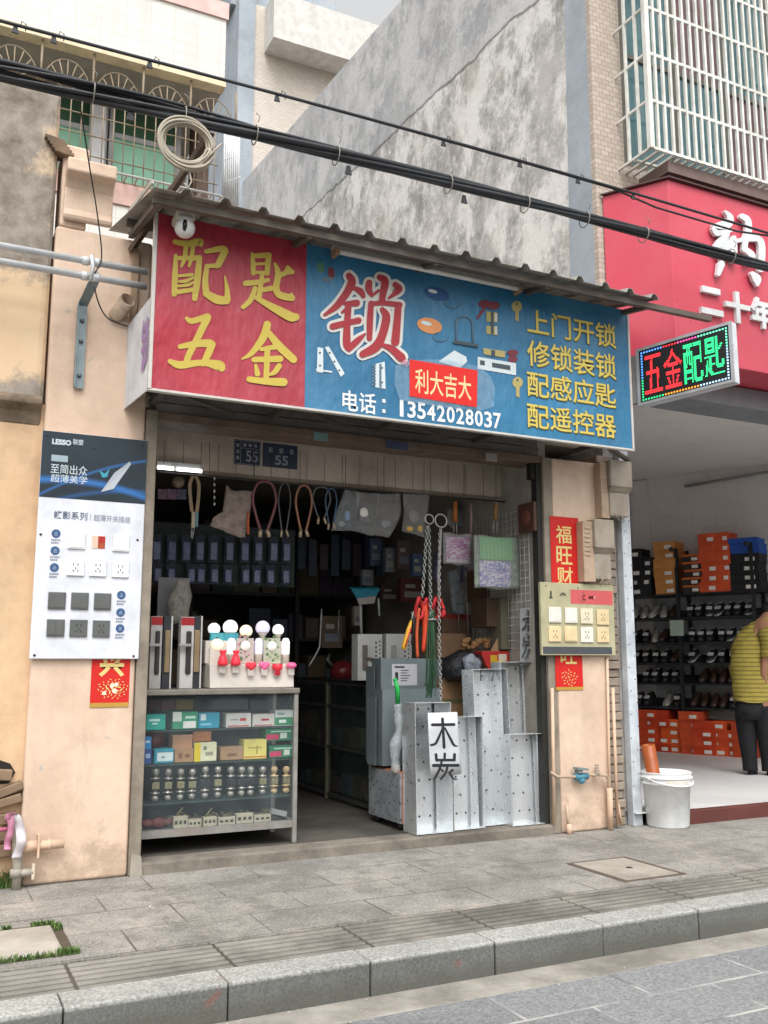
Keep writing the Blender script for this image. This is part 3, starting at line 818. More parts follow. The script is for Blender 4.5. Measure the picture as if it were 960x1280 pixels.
for args in [(793, 741, 5, .26, .125, '1e1e21', 'black shoe box', 'of the stack at the left end of the shelf top'),
             (806, 741, 4, .20, .125, '202024', 'black shoe box', 'of the second stack on the shelf top'),
             (832, 741, 6, .30, .115, 'c98a4a', 'tan shoe box', 'of the tan stack left of the shelf upright', None),
             (866, 740, 5, .24, .10, '2a2624', 'dark lidded shoe box', 'just right of the shelf upright', 'c8622e'),
             (887, 740, 6, .24, .125, 'd2542c', 'orange shoe box', 'of the tall orange stack on the shelf top', None),
             (906, 740, 6, .17, .125, 'd9572e', 'bright orange shoe box', 'of the narrower orange stack on the shelf top', None)]:
    px, py, n, w_, h_, c_, nm, wh = args[:8]
    stack(px, py, n, w_, h_, c_, nm, wh, z=TP, side=(args[8] if len(args) > 8 else None))
stack(932, 739, 4, .36, .115, '17191d', 'flat black shoe box', 'near the right end of the shelf top', z=TP)
stack(932, 739, 3, .36, .065, '2453a8', 'blue shoe box', 'above the black boxes on the shelf top', z=TP + 4 * .115, tagc=None)
for i, px in enumerate([796, 811, 826, 840]):
    stack(px, 941, [5, 5, 5, 4][i], .25, .105, ['c8431f', 'd0481f', 'c23a1a', 'e05a1e'][i], ['dull orange shoe box', 'orange shoe box', 'brick orange shoe box', 'vivid orange shoe box'][i], 'in the %s floor column under the left bay' % ['first', 'second', 'third', 'fourth'][i], off=.05, z=FZ)
for i, px in enumerate([864, 880, 896, 912, 930]):
    stack(px, 944, [5, 4, 4, 3, 4][i], .28, .105, ['d0502a', 'c8401c', 'd95526', 'cf4a20', 'b8431f'][i], 'orange shoe box', 'in the %s floor column under the right bay' % ['first', 'second', 'third', 'fourth', 'fifth'][i], off=.09, z=FZ)
# ================================================================== THE SHOP SIGN
YS = -.47
F = fac(YS - .004)
def banner(name, col, dark):
    t = NT(name)
    c = t.mix(t.ramp(t.noise(1.6, 5), [(.3, 0.0), (.7, 1.0)]), dark, col)
    c = t.mix(t.math('MULTIPLY', t.ramp(t.noise(3, 5, stretch=(1, 1, .15), off=5), [(.5, 0.0), (.8, 1.0)]), .25), c, tuple(min(1, k * 1.35 + .05) for k in col))
    # woven scrim
    x = t.n.new('ShaderNodeSeparateXYZ'); t.L(t.tc.outputs['Object'], x.inputs[0])
    t.bump(t.noise(2.6, 4, stretch=(1, 1, .45), off=9), .7, .09)
    t.bump(t.noise(6, 3, stretch=(1, 1, .6), off=19), .12, .02)
    c = t.mix(t.math('MULTIPLY', t.ramp(t.noise(1.1, 6, off=25, rough=.7), [(.45, 0.0), (.65, 1.0)]), .22), c, tuple(min(1, k * .8 + .12) for k in col))
    t.bump(t.noise(260, 1), .12, .002)
    return t.done(c, .4, spec=.4)
REDB = banner('red banner cloth', rgb('aa303f'), rgb('932a38'))
BLUEB = banner('blue banner cloth', rgb('33789e'), rgb('255f82'))
GOLD = flat('gold ink', rgb('bda848')); WINK = flat('white ink', rgb('dfe0de')); OFFW = flat('outline ink', rgb('cfccc6'))
DRED = flat('dark red ink', rgb('9c2b33')); YINK = flat('yellow ink', rgb('c9b456')); YSH = flat('yellow shade ink', rgb('5d5a35'))
sx0, sx1, sz0, sz1 = 1.118, 4.735, 2.836, 3.935
xm = P(382, 400, YS).x
sign = thing('shop_sign', 'wide red and blue locksmith signboard with yellow lettering above the shop opening', 'shop sign', (2.93, YS, sz0))
def cloth(x0, x1, seed):
    r_ = random.Random(seed); ph = [r_.uniform(0, 6) for _ in range(6)]
    def fn(u, v):
        x = x0 + (x1 - x0) * u; z = sz0 + (sz1 - sz0) * v
        e = min(1, 8 * min(u, 1 - u, v, 1 - v))
        return V(x, YS + e * (.0012 * math.sin(7 * x + ph[0]) * math.sin(3 * z + ph[1]) + .0008 * math.sin(13 * z - 5 * x + ph[2])), z)
    return MB().grid(fn, 60, 24)
cloth(sx0, xm, 1).build('red_banner', REDB, sign)
cloth(xm + .001, sx1, 2).build('blue_banner', BLUEB, sign)
m = MB(); m.box(sx0, sx1, YS + .004, YS + .03, sz0, sz1)
m.build('backing', solid('sign backing', '77726c'), sign)
ALU = solid('pale aluminium trim', 'c3bfb8', rough=.4)
m = MB()
m.box(sx0 - .022, sx0 - .001, YS - .006, YS + .03, sz0 - .01, sz1); m.box(sx1 + .001, sx1 + .02, YS - .006, YS + .03, sz0 - .01, sz1)
m.box(sx0 - .022, sx1 + .02, YS - .006, YS + .034, sz0 - .016, sz0 - .001)
m.build('trim', ALU, sign, bevel=.002)
m = MB()
m.prism([(sx0 - .023, YS + .03, sz0 - .01), (1.05, -.002, sz0 - .02), (1.05, -.002, 3.36), (sx0 - .023, YS + .03, 3.40)], (.008, 0, 0))
m.build('side_panel', solid('white side panel', 'cfd0d3', streak=.3), sign)
m = MB(); o_ = V(sx0 - .030, YS + .14, 2.95); lettering(m, '锁', o_ + V(-.003 - .011, 0, 0), V(.018, -.13, 0), V(0, 0, .34), .02); m.build('side_lettering', flat('faded purple ink', rgb('9a7aa6')), sign)
m = MB()
for xx in (1.2, 2.0, 2.8, 3.6, 4.5): 
    m.box(xx, xx + .04, YS + .032, -.005, sz0 + .02, sz0 + .06)
    m.box(xx, xx + .04, YS + .032, YS + .07, sz0 + .06, sz1)
    m.obox(V(xx + .3, -.235, sz0 + .015), (.24, .16, 0), (.01, -.015, 0), (0, 0, .012))
m.box(1.12, 4.73, YS + .035, YS + .075, sz0 + .061, sz0 + .10)
m.build('frame', solid('rusty frame steel', '4b443d'), sign)

def crop(ox, oy, sc, st): return [[(ox + x / sc, oy + y / sc, w_ / sc) for x, y, w_ in s_] for s_ in st]
PEI = [[(138, 203, 26), (215, 215, 34), (285, 203, 40), (293, 222, 20)], [(142, 285, 16), (138, 400, 30), (134, 515, 30)], [(140, 302, 20), (220, 300, 24), (285, 300, 30)],
       [(284, 298, 28), (273, 420, 36), (256, 542, 30)], [(204, 225, 26), (196, 300, 22), (176, 350, 12)], [(246, 225, 24), (236, 300, 22), (222, 350, 12)],
       [(160, 408, 12), (240, 400, 16)], [(160, 442, 8), (205, 438, 18), (245, 418, 10)], [(150, 470, 10), (215, 462, 16), (250, 445, 8)], [(150, 505, 24), (262, 488, 22)],
       [(325, 262, 22), (420, 245, 34), (440, 262, 32)], [(436, 262, 38), (402, 330, 36), (385, 352, 22)], [(328, 350, 20), (402, 346, 24)], [(328, 350, 24), (318, 440, 32), (325, 515, 36)],
       [(325, 515, 38), (390, 550, 48), (446, 556, 42)], [(452, 550, 34), (448, 480, 22), (435, 410, 5)]]
CHI = [[(600, 272, 12), (606, 330, 24), (608, 392, 22)], [(606, 288, 22), (700, 283, 32)], [(700, 285, 30), (690, 392, 26)], [(612, 338, 12), (690, 332, 13)], [(612, 388, 15), (690, 386, 15)],
       [(562, 452, 30), (640, 445, 26), (695, 432, 20)], [(662, 395, 22), (642, 530, 28)], [(652, 495, 22), (715, 482, 28)], [(618, 482, 24), (592, 550, 28), (546, 596, 22)],
       [(600, 528, 16), (650, 555, 26), (740, 605, 42), (830, 652, 52), (862, 655, 40)], [(736, 335, 12), (756, 395, 32), (744, 480, 34), (766, 522, 38), (838, 540, 36)], [(838, 540, 26), (836, 515, 10)],
       [(752, 415, 26), (800, 390, 24), (842, 385, 22)], [(810, 355, 14), (795, 400, 16)], [(815, 355, 12), (838, 385, 26)]]
WU = [[(208, 662, 18), (235, 678, 30), (280, 668, 32), (332, 655, 42)], [(330, 665, 40), (278, 770, 36), (222, 880, 34), (204, 935, 32)], [(168, 832, 24), (260, 815, 36), (345, 812, 42), (362, 828, 30)],
      [(360, 818, 40), (330, 890, 38), (305, 935, 30)], [(108, 920, 24), (170, 942, 42), (300, 928, 32), (400, 945, 56), (418, 960, 40)]]
JIN = [[(692, 698, 40), (668, 775, 42), (600, 868, 28), (540, 906, 6)], [(690, 735, 26), (760, 825, 44), (848, 908, 42)], [(655, 848, 18), (738, 834, 28)], [(612, 910, 28), (768, 905, 36)], [(692, 850, 30), (684, 1032, 30)],
       [(622, 945, 16), (632, 995, 30)], [(762, 948, 30), (735, 985, 26), (705, 1000, 12)], [(582, 1028, 30), (680, 1040, 36), (788, 1045, 46)]]
SUO = [[(318, 135, 46), (342, 190, 62), (292, 290, 56), (210, 395, 48), (108, 470, 16)], [(358, 238, 26), (415, 268, 46), (440, 308, 34)], [(275, 372, 22), (330, 372, 40), (384, 368, 50)], [(258, 448, 12), (300, 415, 26)],
       [(178, 570, 46), (260, 548, 44), (340, 530, 38), (398, 518, 46)], [(312, 380, 46), (300, 560, 50), (298, 715, 58), (318, 765, 36)], [(318, 760, 40), (390, 690, 44), (456, 634, 8)],
       [(490, 195, 46), (486, 250, 50), (512, 305, 22)], [(515, 305, 14), (570, 262, 16)], [(580, 150, 42), (625, 185, 58), (606, 300, 48), (600, 350, 46)], [(712, 212, 40), (742, 250, 56), (700, 295, 30), (655, 328, 10)],
       [(505, 375, 28), (620, 370, 34), (752, 385, 38)], [(505, 372, 40), (495, 520, 46), (492, 672, 38)], [(738, 395, 48), (725, 560, 56), (712, 702, 64)], [(602, 425, 36), (636, 490, 60), (602, 640, 62), (545, 745, 72), (432, 808, 50)], [(600, 728, 24), (680, 762, 48), (762, 835, 66)]]
m = MB()
for st in (PEI, CHI, WU, JIN): brush(m, crop(190, 260, 4.8, st), F, grow=.45)
m.build('large_lettering', GOLD, sign)
m = MB(); so = crop(390, 325, 6.857, SUO)
brush(m, so, fac(YS - .004), grow=4.3, step=.00008); m.build('letter_outline', OFFW, sign)
m = MB(); brush(m, so, fac(YS - .009), grow=.6); 
m.build('lock_lettering', DRED, sign)
m = MB(); c_ = P(505, 453, YS)
for k in range(14):
    a_ = k * 2.4; r_ = .004 + .0022 * k; m.lathe([(.006, 0), (.001, .001)], V(c_.x + r_ * math.cos(a_), YS - .0125, c_.z + r_ * math.sin(a_)), 8, (0, -1, 0))
m.build('flower_print', flat('pink ink', rgb('c98a98')), sign)
def signbox(px, pyt, pyb, px2, y=YS - .004):
    a_ = P(px, pyb, y); b_ = P(px, pyt, y); c_ = P(px2, (pyb + pyt) / 2, y)
    return a_, V(c_.x - a_.x, 0, 0), V(0, 0, b_.z - a_.z)
m = MB(); ms = MB()
for s_, t_, b_ in [('上门开锁', 385, 416, ), ('修锁装锁', 424, 457), ('配感应匙', 463, 495), ('配遥控器', 503, 534)]:
    o_, u_, v_ = signbox(659, t_, b_, 769)
    lettering(m, s_, o_ + V(0, -.003, 0), u_, v_, .010); lettering(ms, s_, o_ + V(.007, 0, -.007), u_, v_, .012)
ms.build('lettering_shade', YSH, sign); m.build('service_lettering', YINK, sign)
m = MB()
o_, u_, v_ = signbox(428, 487, 513, 470); lettering(m, '电话', o_, u_, v_, .012)
o_, u_, v_ = signbox(478, 497, 516, 482); 
for k in (0, 1): m.box(o_.x, o_.x + .022, YS - .005, YS - .0042, o_.z + k * .07, o_.z + k * .07 + .024)
m.build('phone_label', WINK, sign, each=False); m = MB()
o_, u_, v_ = signbox(496, 499, 520, 627)
for k_, d_ in enumerate('13542028037'): lettering(m, d_, o_ + u_ * ((k_ + (.30 if d_ == '1' else .06)) / 11), u_ * ((.36 if d_ == '1' else .84) / 11), v_, .02)
m.build('phone_number', WINK, sign)
# printed pictures of locks and keys
def disc(mb, px, py, rx, ry, y, n=20, rot=0):
    mb.add([P(px + rx * math.cos(2 * math.pi * k / n) * math.cos(rot) - ry * math.sin(2 * math.pi * k / n) * math.sin(rot), py + rx * math.cos(2 * math.pi * k / n) * math.sin(rot) + ry * math.sin(2 * math.pi * k / n) * math.cos(rot), y) for k in range(n)], [list(range(n))])
def quad(mb, pts, y): mb.add([P(px, py, y) for px, py in pts], [list(range(len(pts)))])
yp = YS - .004
INK = [flat('navy print', rgb('234c7d')), flat('orange print', rgb('d08a55')), flat('steel print', rgb('5e7280')), flat('brass print', rgb('a89a62')), flat('maroon print', rgb('6e2c36')), flat('pale print', rgb('c5cfd2')), flat('green print', rgb('4c7a62')), flat('dark print', rgb('3f4a50'))]
m = MB()
m.m = 0; disc(m, 546, 367, 16, 8, yp, rot=.25)
m.m = 1; disc(m, 537, 407, 16, 9.5, yp, rot=.25)
m.m = 2
for cx_, cy_ in ((566, 379), (551, 421)): m.tube([P(cx_ + 10 * math.cos(t_ * .55), cy_ + 6 * math.sin(t_ * .55), yp) for t_ in range(9)], .003, 5)
m.tube([P(570, 427, yp), P(570, 402, yp), P(575, 396, yp), P(584, 396, yp), P(590, 402, yp), P(591, 430, yp)], .007, 6)
m.m = 7; quad(m, [(567, 425), (598, 430), (598, 434), (567, 429)], yp - .008)
m.m = 3
quad(m, [(608, 389), (622, 391), (622, 403), (608, 402)], yp); quad(m, [(608, 407), (622, 408), (622, 419), (608, 417)], yp)
for kx, ky in ((646, 383), (647, 478)):
    disc(m, kx, ky, 6.5, 7, yp); quad(m, [(kx - 2, ky + 6), (kx + 2.4, ky + 6.4), (kx + 2.4, ky + 19), (kx - 2, ky + 17)], yp - .0004)
m.m = 7; quad(m, [(613.5, 390), (617, 390.5), (617, 418), (613.5, 417)], yp - .0006)
m.m = 4
disc(m, 606, 380, 8, 5, yp); disc(m, 617, 382, 8, 5, yp - .0004); quad(m, [(604, 384), (608, 385), (598, 399), (595, 398)], yp - .0008)
m.m = 5
quad(m, [(397, 434), (404, 435), (404, 466), (396, 465)], yp); quad(m, [(406, 434), (411, 433), (431, 467), (426, 471)], yp - .0004); quad(m, [(395, 461), (415, 464), (415, 466), (395, 463)], yp - .0008)
quad(m, [(469, 455), (481, 452), (482, 486), (469, 484)], yp)
quad(m, [(548, 452), (568, 438), (583, 446), (584, 452), (575, 460)], yp); quad(m, [(597, 446), (645, 454), (645, 469), (597, 461)], yp)
m.m = 2
for k in range(7): quad(m, [(465, 456 + k * 4), (470, 455 + k * 4), (470, 457 + k * 4), (465, 458 + k * 4)], yp - .0004)
quad(m, [(474, 455), (477, 454.5), (477, 485), (474, 484)], yp - .0004)
m.m = 3; quad(m, [(604, 435), (632, 439), (631, 447), (605, 443)], yp - .0004)
m.m = 7; quad(m, [(614, 437), (619, 438), (619, 446), (614, 445)], yp - .0008); quad(m, [(600, 450), (606, 451), (606, 457), (600, 456)], yp - .0004); quad(m, [(615, 453), (638, 457), (638, 463), (615, 459)], yp - .0004)
m.m = 4; disc(m, 641, 441, 7, 4, yp - .0002); disc(m, 641, 449, 6, 4, yp - .0008)
m.m = 5; disc(m, 541, 364, 6, 2.2, yp - .0009, rot=.25); disc(m, 533, 404, 7, 2.4, yp - .0009, rot=.25)
m.m = 7
for a_, b_ in ((646, 380), (647, 475), (400, 441), (400, 457), (412, 441), (418, 452), (424, 463), (477.5, 460), (477.5, 478)): disc(m, a_, b_, 1.3, 1.3, yp - .0012)
m.m = 3; quad(m, [(609, 391), (612, 391.5), (612, 401), (609, 400.5)], yp - .0011); m.m = 5; quad(m, [(619, 391.5), (621, 392), (621, 402), (619, 401.5)], yp - .0011); quad(m, [(619, 408), (621, 408.5), (621, 418), (619, 417.5)], yp - .0011)
m.m = 6; disc(m, 401, 334, 4.5, 7, yp, rot=-.2); m.m = 4; disc(m, 414, 341, 4.5, 7, yp, rot=-.2); m.m = 2; disc(m, 409, 349, 7, 3, yp - .0004)
m.build('printed_picture', INK, sign, each='near')
# torn paper and the red new year slip pasted on the banner
m = MB()
quad(m, [(494, 457), (512, 450), (560, 449), (598, 458), (613, 470), (619, 486), (617, 508), (604, 513), (560, 510), (500, 500), (493, 480)], YS - .0125)
m.build('paper_residue', film('torn paper residue', rgb('9fbdd2'), .3, .8), sign)
m = MB(); quad(m, [(512, 449), (597, 463), (596, 509), (512, 495)], YS - .0145)
slip = m.build('pasted_slip', flat('bright red paper', rgb('cf2018')), sign)
m = MB(); o_, u_, v_ = signbox(519, 460, 491, 589, YS - .0155); lettering(m, '利大吉大', o_, u_, v_, .010, shear=.0); m.build('slip_lettering', flat('pale gold ink', rgb('dcc893')), slip)

# fluorescent batten on the sign top
l0, l1 = P(417, 316, -.55), P(650, 358, -.55)
lamp = thing('tube_light', 'unlit white fluorescent batten along the top edge of the blue signboard', 'lamp', tuple((l0 + l1) / 2))
zc = (l0.z + l1.z) / 2
m = MB(); m.box(l0.x, l1.x, -.545, -.50, zc + .012, zc + .045); m.build('batten', solid('grey white batten', 'b9b6ae'), lamp, bevel=.006)
m = MB(); m.cyl((l0.x + .03, -.565, zc - .012), (l1.x - .03, -.565, zc - .012), .017, n=14); m.build('tube', solid('milky tube', 'd7d4cc', rough=.2), lamp)
m = MB()
for xx in (l0.x, l1.x - .03): m.box(xx, xx + .03, -.585, -.50, zc - .035, zc + .011)
m.build('end_cap', solid('brown end cap', '9a7a5c'), lamp, bevel=.005)

# ================================================================== AWNING
aw = thing('awning', 'grey corrugated metal awning sheet over the signboard', 'awning', (2.9, -.2, 3.9))
AWS = solid('weathered roofing sheet', '99958e', rough=.6, metal=.1, dirt=rgb('5d5850'), dirt_amt=.45)
prof = []; x = 1.02
while x < 4.72:
    prof += [(x, 0), (x + .15, 0), (x + .172, .036), (x + .205, .036), (x + .227, 0)]; x += .235
yf, yk, zf, zk = -.80, .30, 3.915, 4.12
vs = [(px, yf - .05 * math.sin(px * 2.2) * .3, zf + h) for px, h in prof] + [(px - .07, yk, zk + h) for px, h in prof]; n = len(prof)
m = MB(); m.add(vs, [(i, i + 1, n + i + 1, n + i) for i in range(n - 1)]); m.build('roof_sheet', AWS, aw, thick=.003)
m = MB(); m.box(1.03, 5.35, -.74, -.70, zf - .055, zf - .015); m.box(1.0, 4.9, -.10, -.06, 4.0, 4.04)
for xx in (1.06, 2.0, 2.9, 3.8, 4.7): m.obox(V(xx, -.33, 3.935), (.018, 0, 0), (0, .40, .07), (0, -.003, .018))
m.build('purlin', solid('brown angle steel', '5d544c'), aw)
m = MB(); m.prism([(1.0, -.10, 4.07), (1.0, -.82, 3.93), (1.0, -.82, 3.955), (1.0, -.10, 4.095)], (.012, 0, 0)); m.build('end_flashing', solid('pale flashing', 'c4bfb5'), aw)

# ================================================================== SECURITY CAMERA
c_ = P(231, 285, -.60)
sc = thing('security_camera', 'small white dome security camera with black lens at the upper left of the red banner', 'camera', tuple(c_))
m = MB(); m.box(c_.x - .055, c_.x + .055, c_.y - .03, YS - .01, c_.z + .045, c_.z + .10); m.build('mount', solid('cream mount', 'c9c3b2'), sc, bevel=.012, seg=3)
m = MB(); m.ball(c_, .062, 20); m.cyl(c_ + V(0, 0, .03), c_ + V(0, 0, .06), .05, n=18); m.build('housing', solid('white camera shell', 'd2d3d3', rough=.35), sc)
m = MB(); m.ball(c_ + V(-.012, -.036, -.004), .034, 14, (.55, 1, 1.15)); m.build('lens', solid('black lens', '15161a', rough=.15), sc)

# ================================================================== LED SIGN
a0 = V(4.79, -.50, 3.165); a1 = V(5.035, -1.22, 3.195); hz = .45
uu = (a1 - a0); ux = uu.normalized(); nn = V(ux.y, -ux.x, 0).normalized()
if nn.x > 0: nn = -nn
led = thing('led_sign', 'lit dot matrix sign with red and green letters projecting beside the blue signboard', 'led sign', tuple((a0 + a1) / 2))
mid = (a0 + a1) / 2; L_ = uu.length
m = MB(); m.obox(mid + V(0, 0, hz / 2) - nn * .04, ux * L_ / 2, nn * .038, V(0, 0, hz / 2)); m.build('housing', solid('white led housing', 'cfd2d6', rough=.4), led, bevel=.006)
m = MB(); fr = .022
for z_ in (fr / 2, hz - fr / 2): m.obox(mid + V(0, 0, z_) + nn * .004, ux * L_ / 2, nn * .008, V(0, 0, fr / 2))
for s_ in (-1, 1): m.obox(mid + ux * s_ * (L_ / 2 - fr / 2) + V(0, 0, hz / 2) + nn * .004, ux * fr / 2, nn * .0078, V(0, 0, hz / 2 - fr - .0005))
m.build('frame', solid('silver frame', 'b8babd', rough=.35, metal=.6), led)
m = MB(); m.obox(mid + V(0, 0, hz / 2) + nn * .0015, ux * (L_ / 2 - fr), nn * .001, V(0, 0, hz / 2 - fr)); m.build('panel', solid('black led panel', '17171a', rough=.5), led)
m = MB(); m.obox(a0 - ux * .06 + V(0, 0, hz / 2) - nn * .03, ux * .06, nn * .02, V(0, 0, hz * .42)); m.build('bracket', solid('grey bracket', '8d8c88'), led)
from mathutils.bvhtree import BVHTree
def led_pt(a, b, lift=.003): return a0 + ux * (.022 + a * (L_ - .044)) + V(0, 0, fr + b * (hz - 2 * fr)) + nn * lift
def led_dots(ch, a_, b_, c_, d_, mname, name, nx=17, nz=20):
    vs_, fs_ = glyphs(ch, .004)
    xa = min(v[0] for v in vs_); xb = max(v[0] for v in vs_); ya = min(v[1] for v in vs_); yb_ = max(v[1] for v in vs_)
    bv = BVHTree.FromPolygons([(x_, y_, 0) for x_, y_ in vs_], fs_)
    m = MB()
    for i in range(nx):
        for j in range(nz):
            x_ = xa + (xb - xa) * (i + .5) / nx; y_ = ya + (yb_ - ya) * (j + .5) / nz
            if bv.ray_cast((x_, y_, 1), (0, 0, -1))[0] is not None:
                p = led_pt(a_ + (b_ - a_) * (i + .5) / nx, c_ + (d_ - c_) * (j + .5) / nz)
                m.obox(p, ux * .0044, nn * .0015, V(0, 0, .0055))
    m.build(name, mname, led)
LR, LG = emis('red led', (1, .03, .04), 1.3, (.3, .02, .02)), emis('green led', (.03, .85, .28), 1.2, (.02, .3, .1))
bw = 1 / 4.35
for i, ch in enumerate('五金配匙'):
    led_dots(ch, .055 + i * .225, .055 + i * .225 + .205, .13, .87, LR if i < 2 else LG, 'led_character')
BC = [emis('blue led', (.1, .35, 1), 1.6, (.02, .05, .3)), emis('cyan led', (.3, .9, 1), 1.6, (.1, .3, .3)), LR, emis('magenta led', (1, .1, .4), 1.5, (.3, .02, .1)), emis('orange led', (1, .35, .03), 1.5, (.3, .1, .01)), LG, emis('mint led', (.2, 1, .6), 1.4, (.05, .3, .15)), emis('pale blue led', (.5, .75, 1), 1.5, (.1, .2, .3))]
m = MB()
def dot(a_, b_, k): m.m = k; m.obox(led_pt(a_, b_, .002), ux * .006, nn * .002, V(0, 0, .006))
N = 30
for k in range(N):
    t_ = .03 + .94 * k / (N - 1)
    dot(t_, .955, 0 if t_ < .28 else 2 if t_ < .42 else 3 if t_ < .66 else 6); dot(t_, .045, 5 if t_ < .28 else 4 if t_ < .66 else 7)
for k in range(1, 17):
    t_ = .045 + .91 * k / 17
    dot(.03, t_, 5 if t_ < .45 else 0); dot(.97, t_, 6 if t_ > .6 else 7)
m.build('border_lights', BC, led)

# ================================================================== RED SHOE SHOP SIGN
REDP = mat('red sign panel', rgb('c64456'), .35, 0, .1, 1.2, .02, 20, 0, rgb('c9606b'), .45)
rsn = thing('red_sign', 'big red shop sign box with raised white lettering on the right hand building', 'shop sign', (7, -.4, 3.66))
rx0, ry = 5.225, -.48; z0, z1 = 3.63, 5.14
m = MB()
m.prism([(rx0, ry, z0), (14, ry, z0), (14, -.014, z0), (4.93, -.014, z0)], (0, 0, z1 - z0)); m.build('box', REDP, rsn, bevel=.006)
m = MB(); m.prism([(rx0 - .02, ry - .03, z1 + .003), (14, ry - .03, z1 + .003), (14, -.014, z1 + .003), (4.90, -.014, z1 + .003)], (0, 0, .012)); m.build('top_cap', solid('dark cap', '4f3836'), rsn)
SILL = [[(322, 178, 22), (365, 230, 54), (350, 290, 66), (290, 300, 70), (222, 305, 34)], [(215, 330, 30), (250, 370, 50), (320, 360, 40), (380, 345, 26)], [(335, 385, 50), (280, 450, 70), (245, 500, 56), (255, 535, 50)],
        [(330, 420, 40), (315, 520, 70), (300, 600, 58)], [(285, 650, 62), (262, 735, 34)], [(330, 540, 36), (385, 420, 44)], [(395, 415, 46), (398, 500, 56), (395, 605, 58)],
        [(470, 222, 50), (520, 260, 56), (525, 360, 58), (500, 430, 54), (492, 520, 44)], [(425, 440, 34), (500, 425, 44), (590, 420, 50)], [(500, 515, 46), (560, 575, 56), (530, 625, 40), (500, 645, 18)],
        [(565, 400, 46), (630, 440, 56), (645, 540, 60), (636, 690, 58)], [(560, 730, 40), (600, 780, 76), (605, 830, 30)]]
WACR = solid('white acrylic letter', 'd3d5d5', rough=.35)
m = MB(); brush(m, crop(860, 240, 7.11, SILL), fac(ry - .03)); m.build('script_lettering', WACR, rsn, thick=.03)
m = MB()
for s_, x0_, x1_, t_, b_ in [('二', 874, 900, 358, 392), ('十', 905, 934, 363, 402), ('年', 937, 963, 371, 409), ('老', 968, 1000, 376, 414)]:
    o_, u_, v_ = signbox(x0_, t_, b_, x1_, ry - .001)
    if s_ == '老': continue
    lettering(m, s_, o_, u_, v_, .04, .03)
m.build('raised_lettering', WACR, rsn)
# ================================================================== SWITCH DISPLAY BOARD (left pillar)
LY = -.032
WHT = solid('white board', 'd3d5dc', rough=.4); NAVY = flat('navy print board', rgb('1c2b38'))
bd = thing('display_board', 'white and dark blue switch sample board screwed to the left pillar', 'display board', (.886, LY, 1.262))
bx0, bx1, bz0, bz1 = .574, 1.199, 1.262, 2.622
hz_ = 2.215
m = MB(); m.box(bx0, bx1, LY, LY + .024, bz0, bz1); m.build('panel', WHT, bd, bevel=.006)
def m_header():
    t = NT('dark header print')
    x = t.n.new('ShaderNodeSeparateXYZ'); t.L(t.tc.outputs['Object'], x.inputs[0])
    c = t.mix(t.ramp(t.noise(1.4, 3), [(.35, 0.0), (.7, 1.0)]), rgb('16222b'), rgb('21343f'))
    # blue printed light trails sweeping across the picture
    for k, (off, sl, wd, amt) in enumerate([(1.06, -.10, .03, .9), (1.13, .42, .014, .6), (1.0, .2, .02, .35)]):
        y = t.math('SUBTRACT', x.outputs[2], t.math('ADD', off, t.math('MULTIPLY', x.outputs[0], sl)))
        y = t.math('ADD', y, t.math('MULTIPLY', t.math('MULTIPLY', x.outputs[0], x.outputs[0]), .35))
        c = t.mix(t.math('MULTIPLY', t.ramp(t.math('ABSOLUTE', y), [(0.0, 1.0), (wd, 0.0)]), amt), c, rgb('2f6fb5'))
    return t.done(c, .35)
m = MB(); m.box(bx0 + .001, bx1 - .001, LY - .0015, LY - .0003, hz_, bz1 - .003); hd = m.build('header', m_header(), bd)
def at(px, py, y=LY - .003): return P(px, py, y)
def txt(mb, s_, px, pyt, pyb, px2, y=LY - .0025, bold=.0, pb2=None):
    a_ = P(px, pyb, y); b_ = P(px, pyt, y); c_ = P(px2, pyb if pb2 is None else pb2, y)
    lettering(mb, s_, a_, V(c_.x - a_.x, 0, 0), V(0, 0, b_.z - a_.z), bold)
m = MB()
txt(m, 'LESSO', 65, 548, 555, 89, bold=.05); txt(m, '联塑', 91, 548.5, 555.5, 104, bold=.008)
txt(m, '至简出众', 63, 579, 591, 109, bold=.005); txt(m, '超薄美学', 63, 592, 602, 109, bold=.005)
m.build('header_lettering', flat('pale header ink', rgb('bcc7cd')), hd)
m = MB(); a_, b_ = at(64, 576), at(85, 570); m.box(a_.x, b_.x, LY - .003, LY - .002, a_.z, b_.z); m.build('capsule_mark', flat('pale capsule', rgb('93a5af')), hd)
m = MB(); m.add([at(162, 577, LY - .012), at(164, 580, LY - .006), at(142, 611, LY - .004), at(126, 615, LY - .008), at(143, 591, LY - .014)], [(0, 1, 2, 3, 4)])
m.build('switch_picture', flat('silver print', rgb('b6bcc4')), hd)
m = MB(); m.add([at(124, 588), at(131, 592), at(137, 586), at(134, 596), at(128, 597)], [(0, 1, 2, 3, 4)]); m.build('butterfly_picture', flat('cyan print', rgb('3a93a8')), hd)
DKI = flat('slate ink', rgb('45536a')); GRI = flat('grey ink', rgb('7f8795'))
m = MB(); txt(m, '蝶影系列', 67, 638, 648, 109, bold=.006); m.build('title_lettering', DKI, bd)
m = MB(); txt(m, '超薄开关插座', 117, 643, 651, 163); c_ = at(113, 645); m.box(c_.x, c_.x + .002, LY - .003, LY - .002, c_.z - .03, c_.z + .012); m.build('subtitle_lettering', GRI, bd)
def scr(cx, cy): return (cx / 4.265, 520 + cy / 4.267)
PLW = solid('white switch plate', 'dddfdd', rough=.3); PLG = solid('dark grey switch plate', '5a5c5a', rough=.4)
